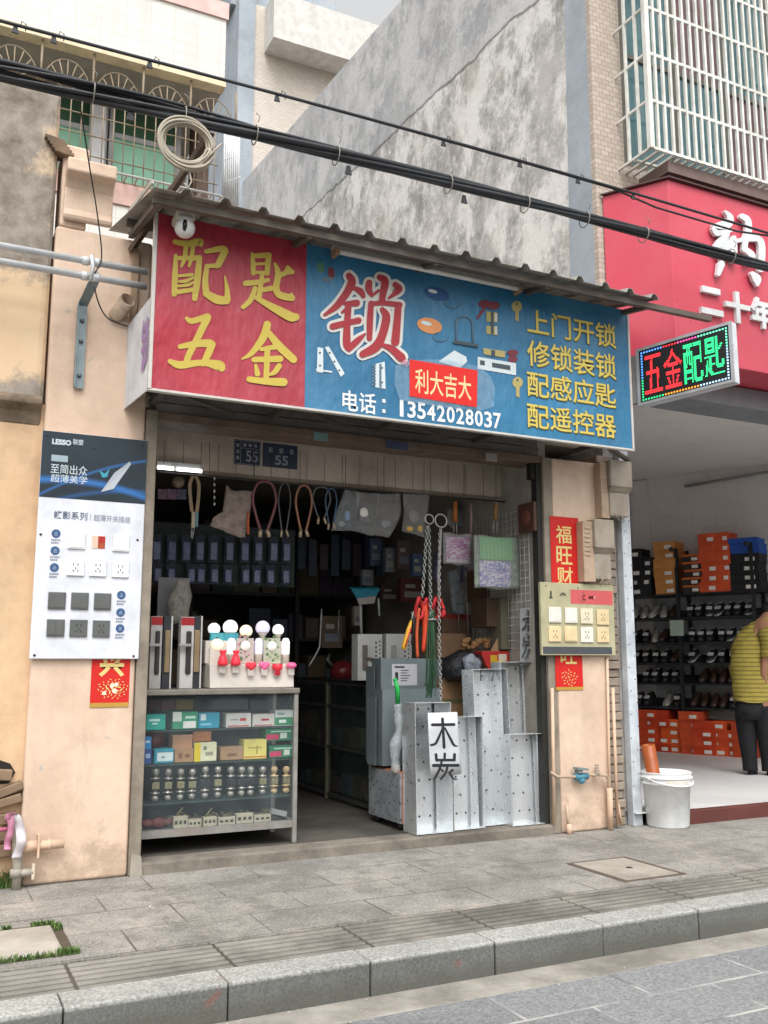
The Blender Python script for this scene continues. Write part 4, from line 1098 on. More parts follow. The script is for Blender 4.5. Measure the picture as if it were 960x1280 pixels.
def plate(parent, name, px, py, half, mt, y, kind=0, ink=None):
    c = P(px, py, y); m = MB(); m.box(c.x - half, c.x + half, y - .011, y - .0005, c.z - half, c.z + half)
    o = m.build(name, mt, parent, bevel=.003)
    m = MB()
    if kind == 1:      # one big rocker with a seam
        m.box(c.x - half * .82, c.x + half * .82, y - .0135, y - .0112, c.z - half * .82, c.z + half * .82)
        m.build('rocker', mt, o, bevel=.002)
    elif kind == 2:    # socket slots
        for dx, dz, an in [(-.25, .35, 0), (.25, .35, 0), (0, -.12, 0), (-.25, -.4, .5), (.25, -.4, -.5)]:
            m.obox((c.x + dx * half, y - .0112, c.z + dz * half), (half * .05 * math.cos(an), 0, half * .05 * math.sin(an)), (0, .0006, 0), (-half * .14 * math.sin(an), 0, half * .14 * math.cos(an)))
        m.build('socket_slot', ink or solid('slot dark', '3a3a3a'), o)
    elif kind == 3:    # two rockers
        for s_ in (-1, 1): m.box(c.x + s_ * half * .42 - half * .38, c.x + s_ * half * .42 + half * .38, y - .0135, y - .0112, c.z - half * .82, c.z + half * .82)
        m.build('rocker', mt, o, bevel=.002)
    return o
h_ = .050
for cx, cy, k in [(408, 665, 1), (645, 680, 1), (402, 808, 2), (521, 812, 2), (641, 818, 2)]: plate(bd, 'switch_plate', *scr(cx, cy), h_, PLW, LY, k)
for cx, cy, k in [(303, 985, 1), (425, 987, 1), (546, 990, 1), (296, 1130, 3), (418, 1132, 2), (539, 1135, 2)]: plate(bd, 'switch_plate', *scr(cx, cy), h_, PLG, LY, k, solid('slot black', '232423'))
c = at(*scr(526, 674))
m = MB(); m.box(c.x - .038, c.x + .038, LY - .0015, LY - .0005, c.z - .038, c.z + .038); ho = m.build('empty_cutout', solid('orange behind board', 'a04a28'), bd)
m = MB(); m.box(c.x - .038, c.x - .004, LY - .0025, LY - .0016, c.z - .038, c.z + .038); m.build('wall_showing', PEACH, ho)
m = MB(); m.box(c.x + .001, c.x + .038, LY - .0025, LY - .0016, c.z - .002, c.z + .038); m.build('red_paper', flat('red paper', rgb('a3231d')), ho)
m = MB()
icons = [(299, 627), (294, 718), (290, 808), (647, 955), (643, 1048), (640, 1133)]
for cx, cy in icons:
    c = at(*scr(cx, cy)); m.lathe([(.0, 0), (.026, 0)], V(c.x, LY - .002, c.z), 20, (0, -1, 0))
m.build('icon_disc', flat('blue icon ink', rgb('36547c')), bd)
m = MB(); m2 = MB()
for i, (cx, cy) in enumerate(icons):
    c = at(*scr(cx, cy))
    for k in range(3): m.box(c.x - .011 + k * .003, c.x + .011 - k * .002, LY - .0034, LY - .0028, c.z - .010 + k * .008, c.z - .0075 + k * .008)
    for r_ in range(2):
        z_ = c.z - .042 - r_ * .017; 
        for q_ in range(5 - r_): m2.box(c.x - .026 + q_ * .011, c.x - .0175 + q_ * .011, LY - .0026, LY - .0018, z_, z_ + .009)
m.build('icon_mark', flat('pale icon ink', rgb('aab8cc')), bd); m2.build('caption_marks', GRI, bd)
m = MB()
for px, py in [(58, 544), (178, 557), (51, 668), (172, 675), (43, 819), (167, 820), (118, 560)]:
    c = at(px, py, LY - .002); m.lathe([(.0075, 0), (.007, .003), (.003, .004), (0, .004)], V(c.x, LY - .0008, c.z), 10, (0, -1, 0))
m.build('screw', solid('dark screw', '3d3d3f', metal=.6), bd)

# ================================================================== SWITCH DISPLAY BOARD (right pillar)
RY = -.05
sw = thing('switch_sample_board', 'pale green sample board of cream switches with a pink strip on the right pillar', 'display board', (4.54, RY, 1.29))
q0, q1 = P(677.6, 819, RY), P(766.5, 732, RY)
tl = P(678, 727.5, RY)
m = MB(); m.box(q0.x, q1.x, RY, RY + .028, q0.z + .0, tl.z); m.build('panel', solid('pale olive board', 'aaa585'), sw, bevel=.004)
def s2(cx, cy): return (660 + cx / 4.264, 560 + cy / 4.267)
def ybox(mb, a_, b_, y, t=.0015):
    p_, r_ = P(*s2(*a_), y), P(*s2(*b_), y); mb.box(p_.x, r_.x, y - t, y - .0004, p_.z, r_.z)
m = MB(); ybox(m, (228, 830), (449, 764), RY); ps = m.build('pink_strip', flat('pink red print', rgb('c25758')), sw)
m = MB(); m.tube([P(*s2(292 + 20 * math.cos(t_), 795 + 24 * math.sin(t_)), RY - .003) for t_ in [k * .5 + .7 for k in range(10)]], .002, 5)
lettering(m, 'C', P(*s2(290, 812), RY - .003), V(.03, 0, 0), V(0, 0, .04), .02)
for k in range(4): p_ = P(*s2(325 + k * 9, 805), RY - .003); m.box(p_.x, p_.x + .011, RY - .0032, RY - .0026, p_.z, p_.z + .022); m.build('logo', flat('pale rose ink', rgb('d9a79f')), ps)
m = MB(); ybox(m, (80, 1098), (447, 1062), RY); m.build('dark_strip', flat('slate strip', rgb('46494d')), sw)
m = MB()
p_ = P(*s2(122, 782), RY - .002); m.ball(p_ + V(0, 0, .02), .010, 8, (1, .15, 1)); m.obox(p_, (.008, 0, 0), (0, .001, 0), (0, 0, .018)); m.obox(p_ - V(0, 0, .022), (.014, 0, 0), (0, .001, 0), (0, 0, .006))
p_ = P(*s2(186, 788), RY - .002); m.tube([p_ + V(.024 * math.cos(t_ * .35), 0, .022 * math.sin(t_ * .35)) for t_ in range(10)], .003, 5); m.tube([p_ + V(.012 * math.cos(t_ * .35), 0, .012 * math.sin(t_ * .35)) for t_ in range(10)], .003, 5)
m.build('emblem', flat('dark olive ink', rgb('4c4a3c')), sw)
IV = [solid('ivory switch', 'd6cdb4', rough=.35), solid('white switch', 'd9d6cb', rough=.35), solid('cream switch', 'd8c298', rough=.35)]
BRN = solid('brown slot', '7a5a3a')
for i, (cx, cy) in enumerate([(141, 890), (227, 893), (310, 897), (396, 903), (141, 992), (226, 992), (311, 996), (397, 997)]):
    plate(sw, 'switch_plate', *s2(cx, cy), .058, IV[[1, 1, 0, 2, 2, 2, 1, 2][i]], RY, [1, 1, 2, 2, 2, 1, 2, 2][i], BRN)
m = MB()
for cx, cy in [(95, 735), (265, 748), (436, 1092)]:
    c = P(*s2(cx, cy), RY); m.lathe([(.006, 0), (.003, .003), (0, .003)], V(c.x, RY - .0008, c.z), 8, (0, -1, 0))
m.build('screw', solid('dark screw', '3d3d3f', metal=.6), sw)

# ================================================================== NEW YEAR COUPLETS
REDPAP = flat('couplet red paper', rgb('c41d17'), .55); GOLDF = flat('gold foil', rgb('b08a3c'), .45); CGOLD = flat('couplet gold ink', rgb('d7c07c'))
def couplet(px0, px1, pyt, pyb, y, label):
    a_, b_ = P(px0, pyb, y), P(px1, pyt, y); zt = P(px0, pyt, y).z; zb = P(px0, pyb, y).z
    o = MB().box(a_.x, b_.x, y - .0008, y + .0008, zb, zt).build('couplet', REDPAP); solo(o, label, 'couplet'); return o, a_.x, b_.x, zb, zt
y = -.003
o, x0, x1, zb, zt = couplet(112, 164, 800, 884.5, y, 'red paper couplet with a gold character sticking out under the white sample board')
m = MB(); m.box(x0, x1, y - .0018, y - .0012, zb, zb + .026); m.build('gold_border', GOLDF, o)
m = MB(); cw = P(155, 835, y).x - P(123, 835, y).x
lettering(m, '兴', V(P(123, 848, y).x, y - .002, P(130, 846, y).z), V(cw, 0, 0), V(0, 0, .155), .035); m.build('lettering', CGOLD, o)
m = MB(); rr = random.Random(5)
cxx, czz = P(141, 861, y).x, P(141, 861, y).z
for k in range(46):
    a_ = k * 2.4; r_ = .012 * math.sqrt(k); px_, pz_ = cxx + r_ * 1.15 * math.cos(a_), czz + r_ * .75 * math.sin(a_)
    if px_ < x0 + .01 or px_ > x1 - .01: continue
    ww = .010 if k < 14 else .006; an = rr.uniform(0, 3)
    m.obox((px_, y - .0022 - k * 1e-5, pz_), (ww * math.cos(an), 0, ww * math.sin(an)), (0, .0002, 0), (-ww * .35 * math.sin(an), 0, ww * .35 * math.cos(an)))
m.build('flower_print', CGOLD, o)
m = MB()
for dx, dz, r_ in [(-.005, .02, .014), (.02, .026, .012), (.01, -.012, .015), (-.05, -.025, .012)]: m.lathe([(r_, 0), (.0005, .0002)], V(cxx + dx, y - .0032, czz + dz), 9, (0, -1, 0))
m.build('blossom_print', flat('white blossom ink', rgb('e0d6c0')), o)
y = -.003
o, x0, x1, zb, zt = couplet(690.5, 722.5, 645, 760, y, 'long red couplet reading from top to bottom in gold above the switch sample board')
m = MB()
for i, ch in enumerate('福旺财'):
    b_ = P(697, [679, 705, 731][i], y); lettering(m, ch, V(x0 + .05, y - .002, b_.z), V(.15, 0, 0), V(0, 0, .14), .012)
m.build('lettering', CGOLD, o)
o, x0, x1, zb, zt = couplet(695, 727, 800, 863, y, 'red couplet with gold flowers hanging below the switch sample board on the right pillar')
m = MB(); b_ = P(703, 830, y); lettering(m, '旺', V(x0 + .05, y - .002, b_.z), V(.15, 0, 0), V(0, 0, .14), .012); m.build('lettering', CGOLD, o)
m = MB(); cxx, czz = (x0 + x1) / 2, P(711, 847, y).z
for k in range(24):
    a_ = k * 2.4; r_ = .016 * math.sqrt(k); an = rr.uniform(0, 3); ww = .008
    m.obox((cxx + r_ * math.cos(a_), y - .0022 - k * 1e-5, czz + r_ * .8 * math.sin(a_)), (ww * math.cos(an), 0, ww * math.sin(an)), (0, .0002, 0), (-ww * .35 * math.sin(an), 0, ww * .35 * math.cos(an)))
m.build('flower_print', CGOLD, o)
m = MB(); m.box(x0, x1, y - .0018, y - .0012, zb, zb + .024); m.build('gold_border', GOLDF, o)

# ================================================================== PIPES, BRACKETS, CABLES ON THE LEFT
PVC = solid('white pvc', 'c9cbcc', rough=.35)
yp = -.20
p1a, p1b = P(0, 308, yp), P(190, 340, yp); p2a, p2b = P(0, 329, yp), P(188, 357, yp)
def along(a, b, x): t = (x - a.x) / (b.x - a.x); return a + (b - a) * t
xj = P(113, 330, yp).x
for i, (a_, b_, lab) in enumerate([(p1a, p1b, 'upper of two white plastic pipes running along the wall into the sign'), (p2a, p2b, 'lower of two white plastic pipes running along the wall into the sign')]):
    a_.z = b_.z = (a_.z + b_.z) / 2
    o = thing('pipe', lab, 'pipe', tuple((a_ + b_) / 2), 'white plastic pipes on the left wall')
    m = MB(); m.cyl(V(-5, yp, a_.z), V(1.12, yp, a_.z), .021, n=12); m.build('pipe_run', PVC, o)
    m = MB()
    for dx in (-.03, .04): m.cyl(V(xj + dx - .018, yp, a_.z), V(xj + dx + .018, yp, a_.z), .028, n=12)
    m.build('coupling', PVC, o)
GALV = mat('galvanised steel', rgb('7d8a8d'), .45, .55, .2, 8, .06, 60, .2)
pb = thing('pipe_bracket', 'galvanised angle bracket on the left wall holding up the two white pipes', 'bracket', (.76, -.02, 2.9))
b0, b1 = P(94, 485, -.02), P(101, 382, -.02); zt2 = p2a.z - .03
m = MB(); m.box(.735, .795, -.026, -.020, b0.z, b1.z); m.box(.735, .741, -.06, -.026, b0.z, b1.z)
m.obox((V(.765, -.023, b1.z) + V(.80, yp, zt2)) / 2, V(.03, 0, 0), (V(.80, yp, zt2) - V(.765, -.023, b1.z)) / 2, V(0, .003, .003))
m.build('arm', GALV, pb)
m = MB()
for zz in (b0.z + .08, b0.z + .3, b1.z - .1): m.lathe([(.014, 0), (.014, .012), (0, .014)], V(.768, -.027, zz), 6, (0, -1, 0))
m.build('bolt', solid('bolt steel', '6c7375', metal=.5), pb)
m = MB(); m.tube([V(xj, yp - .03, p1a.z + .03), V(xj + .012, yp - .034, (p1a.z + p2a.z) / 2), V(xj, yp - .03, p2a.z - .03)], .012, 6); m.cyl(V(.80, yp, zt2), V(.80, yp, zt2 + .06), .03, n=10); m.build('clamp', PVC, pb)
s0 = P(146, 393, -.01); s1 = P(159, 376, -.13)
st = thing('vent_pipe', 'short open peach painted pipe stub sticking out of the left wall', 'pipe', tuple(s0))
m = MB(); d_ = (s1 - s0).normalized(); m.lathe([(.052, 0), (.052, .16), (.043, .16), (.043, .03), (0, .03)], V(s0.x, .01, s0.z), 18, d_); m.build('stub', PEACH, st)
m = MB(); m.lathe([(.0425, 0), (0, .001)], V(s0.x, .01, s0.z) + d_ * .09, 16, d_); m.build('dark_bore', solid('bore', '1b1916'), st)

yb_ = -.9
CAB = solid('black cable', '2c2e32', rough=.5)
bun = thing('cable_bundle', 'thick bundle of black cables strung across the street front in front of the signs', 'cable', (3, yb_, 4.3))
rr = random.Random(2)
for k in range(6):
    pts = []
    for i in range(61):
        x = -3 + i * .22; e = max(0, (2.6 - x) / 3)
        s_ = .026 + .026 * e
        pts.append((x, yb_ + s_ * .8 * math.sin(x * 1.3 + k * 1.05), 4.335 + .02 * math.sin(x * .55) + s_ * math.cos(x * 1.3 + k * 1.05) + (.02 if k == 4 else 0) * math.sin(x * 2)))
    m = MB(); m.tube(pts, [.017, .014, .02, .012, .010, .016][k], 7); m.build('cable', CAB, bun)
m = MB()
for px in (112, 228, 318, 420, 560, 655, 728, 800, 905):
    x = P(px, 200, yb_).x; m.tube([(x, yb_ + .06 * math.sin(t_), 4.335 + .058 * math.cos(t_)) for t_ in [q * .6 for q in range(11)]], .004, 5); m.tube([(x, yb_ - .05, 4.39), (x + .01, yb_ - .06, 4.42), (x - .015, yb_ - .06, 4.44)], .003, 4)
m.build('wire_tie', solid('grey tie wire', '8c8880'), bun)
m = MB()
for px in (160, 436, 580): x = P(px, 210, yb_).x; m.prism([(x - .012, yb_, 4.29), (x + .012, yb_, 4.29), (x + .022, yb_, 4.235), (x - .022, yb_, 4.235)], (0, .012, 0))
m.build('clip', CAB, bun)
up = thing('overhead_cable', 'thin black cable above the thick bundle with small dark clips', 'cable', (3, -1.0, 4.55))
for k in range(2):
    m = MB(); m.tube([(-3 + i * .4, -1.0 + .012 * k, 4.545 + .035 * math.sin((i * .4 - 3) * .5) - .004 * k * i * .3 + .02 * k + (.05 if k and 4.2 < -3 + i * .4 < 5.6 else 0) * -1) for i in range(32)], .010 - .002 * k, 6); m.build('cable', CAB, up)
m = MB()
for px in (8, 58, 182, 345, 555, 650, 722, 790): 
    x = P(px, 200, -1.0).x; z = 4.545 + .035 * math.sin(x * .5)
    m.prism([(x - .008, -1.0, z), (x + .008, -1.0, z), (x + .018, -1.0, z - .045), (x - .018, -1.0, z - .045)], (0, .01, 0)); m.tube([(x + .02, -1.0, z - .01), (x + .03, -1.0, z + .03), (x + .05, -1.0, z + .02), (x + .05, -1.0, z - .02)], .003, 4)
m.build('clip', CAB, up)
o = MB().tube(spline([tuple(P(98, 118, -.85)), tuple(P(106, 170, -.6)), tuple(P(113, 215, -.42)), tuple(P(122, 270, -.3)), tuple(P(127, 322, -.24)), tuple(P(118, 345, -.22)), tuple(P(122, 375, -.1)), tuple(P(135, 398, -.03)), tuple(P(160, 408, -.02))], 6), .0045, 6).build('hanging_wire', CAB)
solo(o, 'thin black wire hanging from the cable bundle down to the pipe bracket', 'wire')
# coil of pale cable
cc = P(232, 181, -.87); cc.y = -.96
cc.z -= .045; cc.x -= .02
coil = thing('cable_coil', 'coil of pale cable hanging from the black cable bundle', 'cable coil', tuple(cc))
m = MB(); rr = random.Random(4); pts = []
for i in range(14 * 40):
    a_ = i / 40 * 2 * math.pi; lp = i // 40
    r_ = .135 + .012 * math.sin(lp * 1.7) + .010 * math.sin(lp * 3.1 + a_)
    pts.append((cc.x + r_ * 1.06 * math.cos(a_) + .006 * math.sin(lp * 2.3), cc.y + .018 * math.sin(lp * 1.3 + a_ * .5), cc.z + r_ * math.sin(a_) + .006 * math.cos(lp * 1.9)))
m.tube(pts, .0075, 6); m.build('windings', solid('pale cable', 'a59c8c', rough=.5), coil)
m = MB(); m.tube([(cc.x + .10, cc.y - .02, cc.z - .10), (cc.x + .17, cc.y - .03, cc.z + .0), (cc.x + .20, cc.y - .02, cc.z + .04)], .006, 5); m.tube([(cc.x + .02, cc.y, cc.z - .14), (cc.x + .04, cc.y, cc.z - .22), (cc.x + .02, cc.y - .01, cc.z - .27), (cc.x, cc.y, cc.z - .24)], .005, 5); m.build('loose_end', solid('pale cable', 'a59c8c'), coil)
# steel arm carrying the bundle
A0, A1 = P(165, 312, .0), P(264, 166, -.9)
m = MB(); d_ = (A1 - A0); u_ = d_.normalized(); s_ = u_.cross(V(0, 0, 1)).normalized(); t_ = s_.cross(u_)
m.obox((A0 + A1) / 2, d_ / 2, s_ * .024, t_ * .003); m.obox((A0 + A1) / 2 + s_ * .024 - t_ * .02, d_ / 2, s_ * .003, t_ * .021)
o = m.build('support_arm', solid('brown painted steel', '5b4a3c', dirt=rgb('3a2d25'), dirt_amt=.5)); solo(o, 'brown steel angle arm from the left wall up to the cable bundle', 'bracket')
o = MB().box(P(168, 340, .0).x - .02, P(168, 340, .0).x + .02, -.03, -.003, 3.30, 3.88).build('wall_batten', solid('peach batten', 'a98f76')); solo(o, 'peach painted batten on the wall behind the sign panel', 'batten')

# ================================================================== LOW PIPES, LEFT
LP = solid('peach painted pipe', 'c9ab92')
wp = thing('water_pipe', 'peach painted water pipe stub with joints low on the left pillar', 'pipe', (.7, -.06, .2))
a_, b_ = P(27, 1059, -.06), P(80, 1054, -.06)
m = MB(); m.cyl(a_, b_, .026, n=12); m.cyl(a_ + (b_ - a_) * .03, a_ + (b_ - a_) * .36, .032, n=12); m.cyl(a_ + (b_ - a_) * .60, a_ + (b_ - a_) * .68, .030, n=12); m.build('pipe_run', LP, wp)
m = MB(); c = a_ + (b_ - a_) * .38; m.obox(c, (.006, 0, 0), (0, .035, 0), (0, 0, .062)); m.build('clip', LP, wp)
tp = thing('tap_pipe', 'upright pale pipe with a small valve and knotted plastic strip at the left corner', 'pipe', tuple(G(20, 1112)))
g_ = G(20, 1112); yq = g_.y
m = MB(); m.tube([V(g_.x, yq, 0), V(g_.x, yq, .13), P(21, 1065, yq), P(22, 1020, yq)], .026, 10); m.cyl(P(18, 1092, yq), P(41, 1090, yq), .022, n=10); m.cyl(P(20, 1096, yq), P(20, 1086, yq), .034, n=10); m.build('pipe_run', solid('grey plastic pipe', '9d978a', dirt=rgb('6a5f50'), dirt_amt=.5), tp)
m = MB(); m.obox(P(41, 1089, yq), (.008, 0, 0), (0, .02, 0), (0, 0, .04)); m.build('valve_handle', solid('pale handle', 'c9b9a6'), tp)
def ribbon(pts, w_, mat_, name, parent):
    m = MB(); pts = spline([tuple(p) for p in pts], 5); vs = []
    for i, p in enumerate(pts): vs += [V(p[0] - w_ / 2, p[1], p[2]), V(p[0] + w_ / 2, p[1] - .012 * math.sin(i * .9), p[2])]
    m.add(vs, [(2 * i, 2 * i + 1, 2 * i + 3, 2 * i + 2) for i in range(len(pts) - 1)], True); return m.build(name, mat_, parent, thick=.001)
yr = yq - .04
rb_ = thing('plastic_strip', 'torn white and pink plastic strip knotted round the corner pipe', 'plastic strip', tuple(P(18, 1040, yr)))
WPL = film('white plastic strip', rgb('d8d2d6'), .95, .5); PPL = film('pink plastic strip', rgb('c988a4'), .95, .5)
ribbon([P(18, 1018, yr), P(25, 1035, yr), P(26, 1055, yr - .02), P(20, 1072, yr)], .05, WPL, 'strip', rb_)
ribbon([P(12, 1018, yr), P(14, 1035, yr - .02), P(10, 1050, yr), P(9, 1062, yr)], .035, PPL, 'strip', rb_)
ribbon([P(19, 1018, yr), P(12, 1016, yr - .03), P(9, 1026, yr), P(15, 1030, yr)], .03, PPL, 'knot', rb_)
m = MB(); m.cyl(P(-20, 1039, yr), P(13, 1036, yr), .012, n=8); m.build('pink_cord', solid('pink cord', 'a95a72'), rb_)

# ================================================================== METER BOXES AND PIPES, RIGHT PILLAR
GBX = solid('grey meter box', '9b9183', dirt=rgb('6b6257'), dirt_amt=.5, streak=.3); GBX2 = solid('peach meter base', 'b29a84', dirt=rgb('7a6857'), dirt_amt=.4)
def meter(px0, px1, pxs, pyt, pym, pyb, y, label, lid):
    a_, b_ = P(px0, pyb, y), P(px1, pyt, y); zt, zm, zb = P(px1, pyt, y).z, P(px1, pym, y).z, P(px1, pyb, y).z
    xs = P(pxs, pym, y).x
    o = thing('meter_box', label, 'meter box', tuple(P((px0 + px1) / 2, pyb, y)), 'grey meter boxes on the right pillar')
    m = MB(); m.box(P(px0, pym, -.02).x, xs + .02, -.085, -.003, zb, zt - .02)
    for k in range(7): m.box(P(px0, pym, -.02).x + .012, xs - .03, -.092, -.085, zb + .2 + k * .035, zb + .215 + k * .035)
    m.build('base', GBX2, o, bevel=.006)
    m = MB(); m.box(xs, b_.x, y, -.003, zm + .035, zt); m.build('upper_cover', GBX, o, bevel=.012)
    m = MB(); m.prism([(xs + .005, y + .03, zm), (xs + .005, y, zm + .034), (xs + .005, -.086, zm + .034), (xs + .005, -.086, zm)], (b_.x - xs - .015, 0, 0)); m.build('step', GBX, o)
    m = MB(); m.box(xs + .01, b_.x - .02, y + .03, -.003, zb + .02, zm - .001); m.build('lower_cover', GBX, o, bevel=.01)
    m = MB(); rr = random.Random(px0)
    for k in range(2):
        p = P(pxs + 5 + k * 7, pyb - 3, y); m.tube(spline([tuple(p + V(0, 0, .03)), tuple(p + V(rr.uniform(-.02, .02), -.03, 0)), tuple(p + V(rr.uniform(-.04, .06), -.02, -.03)), tuple(p + V(rr.uniform(-.02, .10), 0, rr.uniform(-.06, -.02)))], 4), .004, 5)
    m.build('wire', [solid('pale wire', '8d8273')], o)
    return o
meter(745, 790, 764, 577, 616, 649, -.13, 'upper grey plastic meter box under the sign end', 1)
meter(723, 768, 745, 650, 692, 728, -.12, 'lower grey plastic meter box beside the red couplet', 1)
for i, (px0, px1, pyt, pyb, lab) in enumerate([(766, 772, 860, 1032, 'peach conduit running down right beside the rough brick edge'), (759, 763, 822, 1036, 'thin peach conduit on the edge of the right pillar'), (771, 777, 1000, 1030, 'short slanting peach conduit at the pavement beside the white post'), (690, 693, 860, 1030, 'thin peach conduit at the left edge of the right pillar')]):
    o = MB().tube([P(px0, pyt, -.02), P(px1, pyb, -.03)], .013 if i != 1 else .011, 8).build('conduit', LP); solo(o, lab, 'conduit')
vp = thing('tap_pipe_run', 'thin grimy water pipe with a blue valve across the foot of the right pillar', 'pipe', tuple(P(725, 968, -.05)))
y = -.055
m = MB(); m.tube([P(688, 965, y + .03), P(697, 971, y), P(720, 971, y), P(727, 968, y), P(758, 969, y), P(761, 975, y), P(763, 1030, y)], .011, 8); m.cyl(P(708, 1005, y), P(712, 1042, y), .013, n=8); m.build('pipe_run', solid('grimy pipe', 'b09a84', dirt=rgb('6b5e50'), dirt_amt=.5), vp)
m = MB(); m.cyl(P(762, 985, y), P(763.5, 1037, y), .022, n=10); m.cyl(P(711, 1030, y), P(712, 1044, y), .021, n=10); m.build('sleeve', LP, vp)
m = MB(); m.cyl(P(719, 971, y), P(734, 970, y), .026, n=10); m.ball(P(727, 975, y), .032, 10, (1, .8, .9)); m.build('blue_valve', solid('blue plastic', '4a8296', rough=.4), vp)
m = MB(); p = P(726, 961, y - .01); m.obox(p, (.05, 0, -.006), (0, .03, 0), (.002, 0, .008)); m.obox(p + V(-.02, 0, -.015), (.02, 0, 0), (0, .022, 0), (0, 0, .014)); m.build('valve_cap', solid('grey blue cap', '737f80', rough=.5), vp)
m = MB()
for k in range(5): 
    p = P(746, 970 - k * 3.3, y); m.lathe([(.030 - k * .004, -.006), (.030 - k * .004, .004), (.01, .006)], p, 10)
m.build('ringed_fitting', solid('grey rubber fitting', '8a7c6e'), vp)

# ================================================================== BUCKET
g_ = G(832, 1031); bc = V(g_.x - .02, g_.y - .05, .001); 
bk = thing('bucket', 'white plastic paint bucket with an orange pipe standing in it on the pavement', 'bucket', tuple(bc))
BW = solid('white bucket plastic', 'e6e8e8', rough=.4, dirt=rgb('c2beb6'), dirt_amt=.25)
H_ = .405
m = MB(); m.lathe([(.0, .004), (.150, .0), (.158, .012), (.178, H_ - .09), (.192, H_ - .088), (.192, H_ - .072), (.182, H_ - .068), (.183, H_ - .045), (.197, H_ - .043), (.197, H_ - .030), (.186, H_ - .026), (.187, H_ - .006), (.193, H_), (.187, H_ + .003), (.178, H_ - .004), (.155, .02), (0, .018)], bc, 40); m.build('pail', BW, bk)
m = MB()
for k in range(20):
    a_ = math.pi + math.pi * k / 19
    m.add([], []) 
m.tube([(bc.x + .2 * math.cos(math.pi + math.pi * k / 19), bc.y + .2 * math.sin(math.pi + math.pi * k / 19), H_ - .035 - .055 * math.sin(math.pi * k / 19)) for k in range(20)], .005, 6); m.build('handle', BW, bk)
m = MB()
for k in range(9):
    a_ = -math.pi / 2 - .75 + k * .11; a2 = a_ + .11; r_ = .1985
    m.add([(bc.x + r_ * math.cos(a_), bc.y + r_ * math.sin(a_), H_ - .085), (bc.x + r_ * math.cos(a2), bc.y + r_ * math.sin(a2), H_ - .085), (bc.x + r_ * math.cos(a2), bc.y + r_ * math.sin(a2), H_ - .045), (bc.x + r_ * math.cos(a_), bc.y + r_ * math.sin(a_), H_ - .045)], [(0, 1, 2, 3)])
m.build('worn_label', solid('worn label', 'c5c0b6'), bk)
tpx = P(810, 931, bc.y + .06); bpx = V(bc.x - .02, bc.y + .05, .05)
d_ = (tpx - bpx).normalized(); ln = (tpx - bpx).length
o = MB().lathe([(.052, 0), (.052, ln), (.042, ln), (.042, .02), (0, .02)], bpx, 20, d_).build('orange_pipe', solid('orange plastic pipe', '93491d', rough=.45, dirt=rgb('7d3f18'), dirt_amt=.4)); solo(o, 'open ended orange plastic pipe leaning in the white bucket', 'pipe')
# ================================================================== GLASS DISPLAY CABINET
def glass(name, tint=(.85, .9, .9), alpha=.16, rough=.03):
    if name in MATS: return MATS[name]
    t = NT(name); t.done(tint, rough, spec=.5); t.L(t.ramp(t.noise(5, 5), [(.35, alpha * .6), (.75, alpha * 1.6)]), t.b.inputs['Alpha']); MATS[name] = t.m; return t.m
GLS = glass('cabinet glass', rgb('7d888c'), .08)
CAL = mat('worn cabinet aluminium', rgb('8f8d88'), .5, .3, .2, 10, .1, 60, .3, rgb('7a4a30'), .25)
cab = thing('display_cabinet', 'glass display cabinet with a worn metal frame standing inside the left side of the opening', 'cabinet', (1.79, .4, .07))
cx0, cx1, cy0, cy1, cz0, cz1 = 1.272, 2.318, .175, .64, .17, 1.035
m = MB()
for x_ in (cx0, cx1 - .03):
    for y_ in (cy0, cy1 - .03): m.box(x_, x_ + .03, y_, y_ + .03, .07, cz1)
m.build('post', CAL, cab, bevel=.003)
m = MB(); m.box(cx0 + .031, cx1 - .031, cy0 + .002, cy0 + .028, cz0, cz0 + .045); m.box(cx0 + .031, cx1 - .031, cy1 - .028, cy1, cz0, cz0 + .045); m.box(cx0 + .002, cx0 + .028, cy0 + .031, cy1 - .031, cz0, cz0 + .04); m.box(cx1 - .028, cx1 - .002, cy0 + .031, cy1 - .031, cz0, cz0 + .04); m.build('bottom_rail', CAL, cab)
m = MB(); m.box(cx0 - .006, cx1 + .006, cy0 - .012, cy1 + .01, cz1 + .001, cz1 + .036); m.build('top_frame', mat('worn top trim', rgb('7b756c'), .5, .2, .25, 8, .1, 60, .2, rgb('5a4a3c'), .4), cab, bevel=.006)
m = MB(); m.box(cx0 + .031, cx1 - .031, cy0 + .031, cy1 - .031, cz0 + .01, cz0 + .026); m.build('floor_board', solid('grey board', '6e7472'), cab)
m = MB(); m.box(cx0 + .031, cx1 - .031, cy1 - .027, cy1 - .02, cz0 + .05, cz1); m.build('back_panel', solid('blue grey back', '4c5358'), cab)
m = MB(); m.box(cx0 + .031, cx1 - .031, cy0 + .010, cy0 + .014, cz0 + .046, cz1 - .001); m.build('front_glass', GLS, cab)
m = MB(); m.box(cx1 - .016, cx1 - .012, cy0 + .031, cy1 - .031, cz0 + .046, cz1 - .001); m.build('side_glass', GLS, cab)
ys_ = .27
ZSH = [P(270, 910, ys_).z, P(270, 951, ys_).z, P(270, 998, ys_).z]
for z_ in ZSH:
    MB().box(cx0 + .033, cx1 - .033, cy0 + .035, cy1 - .035, z_ - .009, z_ - .002).build('glass_shelf', glass('shelf glass', rgb('6f8a84'), .22), cab)
